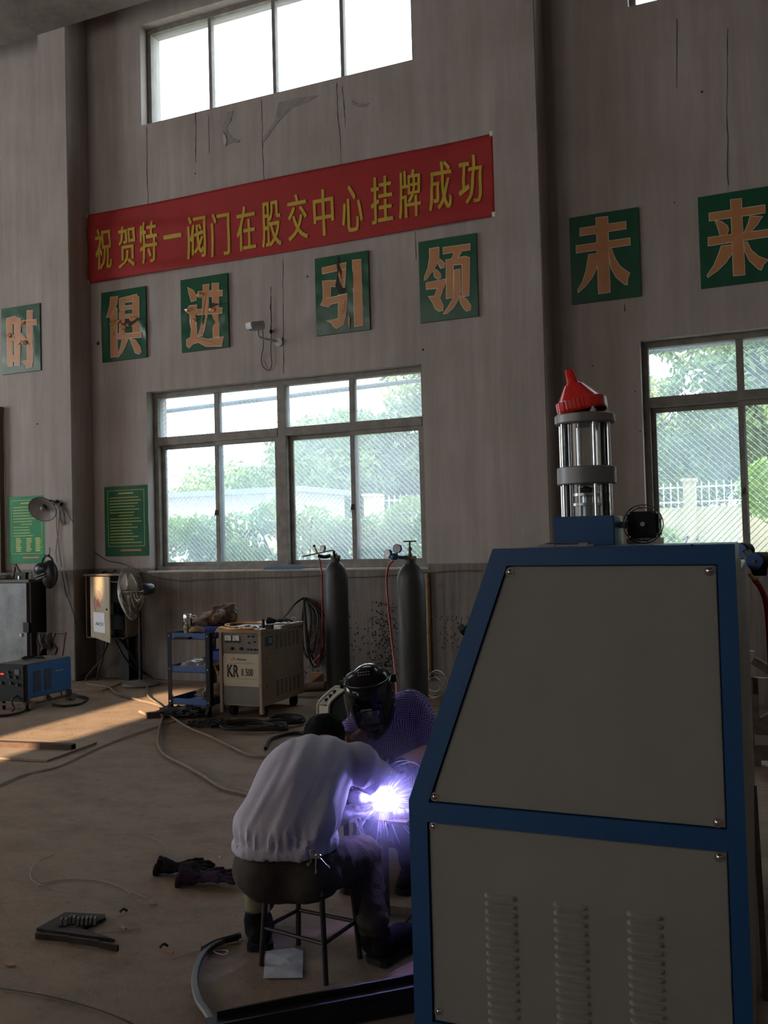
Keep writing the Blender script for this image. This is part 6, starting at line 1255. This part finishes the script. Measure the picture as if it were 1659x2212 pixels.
# boots
def boot(ank, toe, heel, s=1.0):
    bm = B(); limb(bm, [(ank + Vector((0, 0, -.01)), .042 * s), (Vector((ank.x, ank.y, .06)), .050 * s)]); limb(bm, [(Vector((heel.x, heel.y, .045)), .045 * s), (heel.lerp(toe, .55) + Vector((0, 0, .05)), .048 * s), (toe + Vector((0, 0, .036)), .040 * s)])
    b2 = remesh(bm, .009, 3, lambda p, n: .004 * noise.noise(p * 30));
    for v in b2.verts:
        if v.co.z < .012: v.co.z = .012
    return b2
def sole(heel, toe, w_=.045):
    d_ = (toe - heel); d_.z = 0; d_.normalize(); s_ = Vector((-d_.y, d_.x, 0)); h = heel - d_ * .045; t_ = toe + d_ * .04; pl = []
    for f_, k in ((0, .6), (.04, .95), (.4, .8), (.75, 1.05), (.95, .8), (1, .35)): pl.append((h.lerp(t_, f_) + s_ * w_ * k))
    for f_, k in ((1, .35), (.95, .8), (.75, 1.05), (.4, .8), (.04, .95), (0, .6)): pl.append((h.lerp(t_, f_) - s_ * w_ * k))
    return prism(B(), [(p.x, p.y) for p in pl], lambda u, v, t: Vector((u, v, t)), 0, .022)
for ak, he, to in ((ankL, fl(553, 2052) + Vector((0, .035, 0)), fl(553, 2052) + Vector((-.09, .19, 0))), (ankR, fl(818, 2086) + Vector((0, .04, 0)), fl(818, 2086) + Vector((.05, .20, 0)))):
    bo = obj('boot', boot(Vector((ak.x, ak.y, max(ak.z, .12))), to, he), BOOT, m1, world=True, smooth=True); obj('sole', sole(he, to, .05), RUBBER, bo, world=True)
obj('sock', tube(B(), [ankL + Vector((0, 0, .10)), ankL + Vector((0, 0, .04)), Vector((ankL.x, ankL.y, .13))], .043, 14, 4), mat('khaki_sock', (.17, .14, .075), .85, 0, .2, 30), m1, world=True, smooth=True)
# gloved hands
WGL = mat('white_knit_glove', (.55, .53, .60), .8, 0, .1, 30, .3, 150)
def hand(w_, dirn, palm_n, side, m, parent, s=1.0, curl=.9, name='glove'):
    """palm plus five separate curled fingers"""
    d_ = Vector(dirn).normalized(); n_ = Vector(palm_n); n_ = (n_ - d_ * n_.dot(d_)).normalized(); s_ = d_.cross(n_) * side; bm = B()
    ellip(bm, w_ + d_ * .045 * s, .040 * s, .017 * s, .05 * s, x=s_, z=d_); limb(bm, [(w_ - d_ * .04 * s, .034 * s), (w_, .028 * s)])
    for i, (o_, L) in enumerate(((-.030, .066), (-.010, .076), (.011, .072), (.030, .058))):
        p = w_ + d_ * .085 * s + s_ * o_ * s; ch = [(p, .0100 * s)]; a = .25
        for f_ in (.42, .32, .26): a += curl * .75; p = p + (d_ * math.cos(a) - n_ * math.sin(a) * -1) * L * f_ * s; ch.append((p, (.0095 if f_ > .3 else .0085) * s))
        limb(bm, ch, 10)
    p = w_ + d_ * .02 * s - s_ * .035 * s; ch = [(p, .013 * s), (p + (d_ * .7 - s_ * .55 + n_ * .3) * .035 * s, .012 * s), (p + (d_ * 1.35 - s_ * .45 + n_ * .8) * .045 * s, .0105 * s)]; limb(bm, ch, 10)
    return obj(name, remesh(bm, .0055 * s, 2, lambda q_, n2: .0012 * noise.noise(q_ * 90)), m, parent, world=True, smooth=True)
arc = D(826, 1726, 3.55)
hand(D(786, 1724, 3.50), (arc - D(786, 1724, 3.5)) + Vector((0, 0, -.01)), (0, 0, 1), 1, WGL, m1, .95)
hand(D(757, 1756, 3.50), D(800, 1765, 3.55) - D(757, 1756, 3.5), (0, 0, 1), -1, WGL, m1, .85)
bm = B(); R = random.Random(3)
for i in range(9): p = D(758 + R.uniform(-4, 6), 1770 + R.uniform(-8, 8), 3.42); tube(bm, [p, p + CR * R.uniform(.01, .03) + Vector((0, 0, .005)), p + CR * R.uniform(.02, .05) + Vector((0, 0, -.03)), p + CR * R.uniform(.03, .06) + Vector((0, 0, -.075))], .0008, 4, 4)
obj('frayed_thread', bm, WHITE, m1, world=True)

# ------------------------------------------------------------------ the masked welder
m2 = thing('person', D(850, 1885, 4.05) * 1, 'squatting welder in a black mask and purple patterned shirt, facing us', 'person'); m2.location.z = 0
def shirt_mat():
    m = mat('purple_patterned_shirt', (.060, .038, .19), .8, 0, .15, 4, .2, 150); nt = m.node_tree; N = nt.nodes; L = nt.links; b = N['Principled BSDF']; tc = N.new('ShaderNodeTexCoord')
    ck = N.new('ShaderNodeTexChecker'); ck.inputs['Scale'].default_value = 22; ws = []
    for ax_ in ('X', 'Z'):
        wv = N.new('ShaderNodeTexWave'); wv.bands_direction = ax_; wv.inputs['Scale'].default_value = 38; wv.inputs['Distortion'].default_value = 1.2; L.new(tc.outputs['Object'], wv.inputs['Vector']); ws.append(wv)
    L.new(tc.outputs['Object'], ck.inputs['Vector']); mx = N.new('ShaderNodeMix'); mx.data_type = 'FLOAT'; L.new(ck.outputs['Fac'], mx.inputs[0]); L.new(ws[0].outputs['Fac'], mx.inputs[2]); L.new(ws[1].outputs['Fac'], mx.inputs[3])
    cr = N.new('ShaderNodeValToRGB'); cr.color_ramp.elements[0].position = .45; cr.color_ramp.elements[1].position = .75; cr.color_ramp.elements[0].color = (.035, .022, .13, 1); cr.color_ramp.elements[1].color = (.27, .20, .50, 1); L.new(mx.outputs[0], cr.inputs[0]); L.new(cr.outputs[0], b.inputs['Base Color']); return m
SHIRT = shirt_mat(); DTR = mat('dark_trousers', (.022, .022, .03), .85, 0, .25, 8, .3, 100)
h2 = D(803, 1515, 3.98); nk2 = D(828, 1540, 4.06); shA, shB = D(768, 1580, 4.02), D(893, 1530, 4.14); ch2 = D(842, 1600, 4.12); pv2 = D(862, 1745, 4.28)
elB, haB = D(938, 1622, 4.05), D(862, 1650, 3.80); elA, haA = D(752, 1640, 3.98), D(772, 1604, 3.92)
haB2 = D(856, 1672, 3.72)
kB, fB = D(868, 1762, 3.82), D(893, 1880, 3.95); kA, fA = D(800, 1745, 3.85), D(778, 1880, 3.98)
bm = B(); ellip(bm, h2, .078, .092, .115, x=right); ellip(bm, h2 - fwd * .085 - Vector((0, 0, .02)), .014, .02, .022); ellip(bm, h2 + right * .08, .012, .02, .03); ellip(bm, h2 - right * .08, .012, .02, .03)
limb(bm, [(h2, .055), (nk2, .055), (ch2, .10), (pv2, .11)]); limb(bm, [(nk2, .06), (shA, .045), (elA, .036), (haA, .028)]); limb(bm, [(nk2, .06), (shB, .05), (elB, .042), (elB.lerp(haB, .5), .038), (haB, .028)])
limb(bm, [(pv2, .09), (kB, .055), (fB, .04)]); limb(bm, [(pv2, .09), (kA, .055), (fA, .04)])
obj('body', remesh(bm, .011, 4), mat('reddish_skin', (.42, .19, .14), .55, 0, .12, 9), m2, world=True, smooth=True)
bm = B(); ellip(bm, ch2, .185, .13, .155, x=right - Vector((0, 0, -.12)), sub=4); ellip(bm, ch2.lerp(pv2, .5), .17, .13, .17, x=right); limb(bm, [(nk2 + Vector((0, 0, -.02)), .075), (shA, .075), (shA.lerp(elA, .5), .068), (shA.lerp(elA, .75), .064)]); limb(bm, [(nk2 + Vector((0, 0, -.02)), .08), (shB, .088), (shB.lerp(elB, .5), .080), (shB.lerp(elB, .92), .074)]); ellip(bm, shB + Vector((0, 0, -.05)), .10, .10, .11)
obj('shirt', remesh(bm, .011, 6, lambda p, n: .010 * noise.noise(Vector((p.x * 12, p.y * 12, p.z * 9))) + .005 * noise.noise(p * 28)), SHIRT, m2, world=True, smooth=True)
bm = B(); ellip(bm, pv2, .17, .15, .13, x=right); limb(bm, [(pv2 + right * .08, .10), (kB, .068), (kB.lerp(fB, .85), .05)]); limb(bm, [(pv2 - right * .08, .10), (kA, .068), (kA.lerp(fA, .85), .05)])
obj('trousers', remesh(bm, .012, 4, tfold), DTR, m2, world=True, smooth=True)
for f_ in (fA, fB): he = Vector((f_.x, f_.y + .03, 0)); to = Vector((f_.x + .02, f_.y - .15, 0)); bo = obj('shoe', boot(Vector((f_.x, f_.y, .10)), to, he, .85), BOOT, m2, world=True, smooth=True); obj('sole', sole(he, to, .042), RUBBER, bo, world=True)
hand(haB2 + (haB - haB2) * .6, (arc + Vector((0, 0, .05))) - haB2, (0, 0, 1), 1, mat('black_leather_glove', (.02, .02, .03), .6), m2, 1.05)
hand(D(768, 1594, 3.9), -CR + Vector((0, 0, -.5)), (0, -1, .2), -1, mat('brown_skin_hand', (.13, .055, .035), .7), m2, .8, .7, name='hand')
# low stool for him
t = thing('low_stool', (pv2.x, pv2.y, 0), 'low dark wooden stool under the masked welder', 'stool'); sz = pv2.z - .12
obj('seat', BX(pv2.x - .15, pv2.x + .15, pv2.y - .11, pv2.y + .13, sz - .03, sz), DSTEEL, t, world=True)
for sx in (-.12, .12):
    for sy_ in (-.08, .10): obj('leg', BX(pv2.x + sx - .015, pv2.x + sx + .015, pv2.y + sy_ - .015, pv2.y + sy_ + .015, 0, sz - .03), DSTEEL, t, world=True)
# helmet
hm = thing('welding_mask', h2, 'glossy black welding mask with dark visor worn by the squatting welder', 'mask')
GB_ = mat('glossy_black_shell', (.004, .004, .005), .16, 0, .1, coat=.12, spec=.3)
fr_ = -CF + CR * -.12; fr_.z = 0; fr_.normalize()
upv = (Vector((0, 0, 1)) + fr_ * .28 + CR * -.12).normalized(); fr2 = (fr_ - upv * fr_.dot(upv)).normalized(); rx = upv.cross(fr2) * -1; rx = fr2.cross(upv).normalized()
def hp(u, v, w_): return h2 + rx * u + upv * v + fr2 * w_
prof = [(.146, .012, -.005), (.143, .045, .025), (.134, .075, .05), (.122, .096, .068), (.108, .106, .080), (.112, .108, .09), (.100, .111, .112), (.06, .110, .122), (.0, .106, .125), (-.05, .098, .118), (-.09, .086, .105), (-.125, .066, .088), (-.15, .036, .07), (-.158, .012, .06)]
bm = B(); rows = []
for v, hw, dpth in prof:
    row = []
    for k in range(25):
        a = -1 + 2 * k / 24; an = a * PI * .53; row.append(bm.verts.new(hp(hw * math.copysign(min(1, abs(math.sin(an))) ** .78, an), v, -.03 + (dpth + .03) * max(-.15, math.cos(an)) ** 1 if math.cos(an) > 0 else -.03 + (dpth + .03) * math.cos(an))))
    rows.append(row)
for a, b_ in zip(rows, rows[1:]): [bm.faces.new((a[k], a[k + 1], b_[k + 1], b_[k])) for k in range(24)]
bm.faces.new(rows[-1])
o = obj('shell', bm, GB_, hm, world=True, smooth=True); s_ = o.modifiers.new('s', 'SOLIDIFY'); s_.thickness = .004; o.modifiers.new('ss', 'SUBSURF').levels = 1
bm = B(); ellip(bm, hp(.0, .10, -.03), .075, .09, .058, x=rx, z=upv, sub=3); obj('crown', bm, GB_, hm, world=True, smooth=True)
bm = B(); P = [(-.066, .045), (.066, .045), (.062, -.062), (.035, -.082), (-.035, -.082), (-.062, -.062)]; prism(bm, P, lambda u, v, t_: hp(u, v, .117 + t_ - abs(u) * .28 + v * .12), -.02, .016); vs_ = obj('visor_frame', bm, GB_, hm, world=True, bevel=.005)
bm = B(); prism(bm, [(-.05, .018), (.05, .018), (.047, -.045), (-.047, -.045)], lambda u, v, t_: hp(u, v, .1345 - abs(u) * .28 * 0 - .012 + v * .12 + t_), -.004, .006); obj('filter_window', bm, mat('visor_glass', (.02, .028, .035), .06, 0, .1, coat=1), vs_, world=True)
obj('label_strip', prism(B(), [(-.02, .030), (.024, .030), (.024, .026), (-.02, .026)], lambda u, v, t_: hp(u, v, .1345 + v * .12 + t_), -.004, .001), mat('grey_label', (.2, .2, .2), .4), vs_, world=True)
bm = B(); PD = [(0, .075), (.016, .02), (.0, -.05), (-.016, .02)]; prism(bm, PD, lambda u, v, t_: hp(.1 - u * .23 + t_, v - .01, .030 + u), .003, .010); obj('silver_sticker', bm, mat('silver_sticker', (.45, .46, .45), .3, .7), hm, world=True)
for sg in (1, -1): obj('pivot_knob', cyl(B(), hp(.100 * sg, .085, -.025), hp(.125 * sg, .085, -.025), .02, .017, 16), BLACK, hm, world=True, smooth=True)
obj('headband', tube(B(), [hp(-.10, .075, -.025), hp(-.07, .06, -.10), hp(0, .05, -.115), hp(.07, .06, -.10), hp(.10, .075, -.025)], .009, 8), BLACK, hm, world=True)
wtxt(hm, 'MASK', hp(.0, .139, .048), .012, .05, .02, mat('silver_print', (.7, .7, .7), .3, .5), r=rx, u=(upv * .35 - fr2 * .9)) if False else None
bm = B()
for k in range(5): p = hp(-.02 + .011 * k, .150, .022); bar(bm, p, p + rx * .007 + upv * .002, .003, .002); bar(bm, p + fr2 * .012 - upv * .006, p + rx * .006 + fr2 * .012 - upv * .005, .003, .002)
obj('crown_emblem', bm, mat('silver_print', (.7, .7, .7), .3, .5), hm, world=True)
bm = B()
for v in (.085, .05, .015, -.02): 
    an = -1.0; hw = .108; p = hp(-.102, v, .02); ellip(bm, p, .004, .006, .008, sub=1)
obj('side_vent', bm, GREY_D, hm, world=True)

# ------------------------------------------------------------------ workpiece, arc, fume
WS = mat('bright_steel', (.55, .55, .57), .35, .7, .08)
wk = thing('workpiece', arc - Vector((0, 0, .02)), 'small steel valve block being welded between the two men', 'workpiece')
bm = B(); box(bm, -.055, .05, -.04, .05, -.045, -.012); obj('block', bm, WS, wk, bevel=.003)
bm = B(); cyl(bm, (.0, .0, -.012), (.0, .0, .012), .022, n=20); obj('boss', bm, WS, wk, smooth=True)
bm = B(); cyl(bm, (.05, .0, -.03), (.15, .02, -.03), .018, n=16); cyl(bm, (.15, .02, -.03), (.20, .03, -.03), .026, n=16); obj('pipe_stub', bm, WS, wk, smooth=True)
bm = B(); L1 = D(862, 1740, 3.5) - wloc(wk); tube(bm, [L1, L1 + CR * -.008 + Vector((0, 0, -.03)), L1 + CR * .005 + Vector((0, 0, -.062)), L1 + CR * .02 + Vector((0, 0, -.05)), L1 + CR * .025 + Vector((0, 0, -.02)), L1 + CR * .012 + Vector((0, 0, .002))], .0022, 6); obj('wire_loop', bm, WS, wk)
st2 = thing('welding_stand', (wloc(wk).x, wloc(wk).y + .02, 0), 'thin dark stand holding the workpiece', 'stand'); wz = wloc(wk).z - .045
obj('top_plate', BX(-.09, .12, -.07, .07, wz - .012, wz), DSTEEL, st2)
obj('column', cyl(B(), (0, 0, .01), (0, 0, wz - .012), .014, n=12), DSTEEL, st2); obj('foot_plate', BX(-.09, .09, -.09, .09, 0, .01), DSTEEL, st2)
bm = B(); tube(bm, [D(905, 1652, 3.45), D(880, 1643, 3.45), D(860, 1645, 3.5), D(845, 1652, 3.5)], .0012, 5); tube(bm, [D(912, 1660, 3.45), D(895, 1646, 3.45), D(870, 1650, 3.5), D(858, 1656, 3.5)], .0012, 5); solo('thin_cable', bm, WHITE, 'thin pale wires looping over the masked welder\'s forearm', 'wire', loc=D(880, 1645, 3.45))
gun = thing('welding_gun', D(800, 1712, 3.53), 'welding gun held at the arc by the seated welder', 'welding gun')
bm = B(); cyl(bm, D(786, 1708, 3.52), D(806, 1716, 3.54), .013, n=14); obj('grip', bm, BLACK, gun, world=True); bm = B(); tube(bm, [D(804, 1715, 3.54), D(813, 1717, 3.545), D(820, 1722, 3.548)], .006, 8); obj('nozzle', bm, WS, gun, world=True)
obj('lead', tube(B(), [D(788, 1708, 3.52), D(765, 1700, 3.6), D(750, 1760, 3.7), fl(742, 1900, .02), fl(660, 1880, .02), fl(640, 1700, .02)], .012, 8), RUBBER, gun, world=True)
ap = arc + Vector((0, 0, .0))
af = tag(obj('welding_arc', ico(B(), (0, 0, 0), .026, 3, (1.2, 1.1, 1)), mat('arc_light', (1, 1, 1), .5, emit=(.78, .80, 1), estr=120)), 'blinding white welding arc between the two welders', 'arc'); af.location = ap
lamp('POINT', 'arc_lamp', ap - Vector((-.01, .05, -.035)), (0, 0, 0), 19, (.34, .30, 1), shadow_soft_size=.02)
# glare rays of the arc, added as thin glowing slivers
R = random.Random(21)
sp = B()
for i in range(420):
    d_ = Vector((R.gauss(0, 1), R.gauss(0, 1), R.gauss(.1, 1))).normalized(); r0 = R.uniform(.03, .09); L = abs(R.gauss(0, .045)) + .01; a = ap + d_ * r0; b_ = ap + d_ * (r0 + L); cyl(sp, a, b_, .0005, .00015, 3)
tag(solo('glare_rays', sp, mat('glare_ray_glow', (.5, .4, 1), .5, emit=(.30, .25, 1), estr=3.5), 'thin blue-violet glare rays added around the arc', 'glare_rays', loc=ap), kind='stuff')
def halo_fume(name, r, dens, colr):
    m = bpy.data.materials.new(name); m.use_nodes = True; nt = m.node_tree; N = nt.nodes; L = nt.links; N.remove(N['Principled BSDF'])
    v = N.new('ShaderNodeVolumeScatter'); v.inputs['Color'].default_value = (*colr, 1); v.inputs['Anisotropy'].default_value = .0
    tc = N.new('ShaderNodeTexCoord'); ln = N.new('ShaderNodeVectorMath'); ln.operation = 'LENGTH'; L.new(tc.outputs['Object'], ln.inputs[0])
    mr = N.new('ShaderNodeMapRange'); mr.inputs[1].default_value = 0; mr.inputs[2].default_value = r; mr.inputs[3].default_value = 1; mr.inputs[4].default_value = 0; L.new(ln.outputs['Value'], mr.inputs[0]); pw_ = N.new('ShaderNodeMath'); pw_.operation = 'POWER'; pw_.inputs[1].default_value = 2.8; L.new(mr.outputs[0], pw_.inputs[0])
    mu = N.new('ShaderNodeMath'); mu.operation = 'MULTIPLY'; mu.inputs[1].default_value = dens; L.new(pw_.outputs[0], mu.inputs[0]); L.new(mu.outputs[0], v.inputs['Density']); L.new(v.outputs[0], N['Material Output'].inputs['Volume']); m.cycles.volume_sampling = 'EQUIANGULAR' if hasattr(m.cycles, 'volume_sampling') else 'AUTO'; return m
FR = .36  # radius of the smoke ball added to give the arc its halo
fo = obj('arc_halo_smoke', ico(B(), (0, 0, 0), FR, 3), halo_fume('halo_fume', FR, 6.0, (.75, .78, 1))); fo.location = ap; tag(fo, 'thin smoke ball added around the arc to carry its glow', 'smoke', kind='stuff')
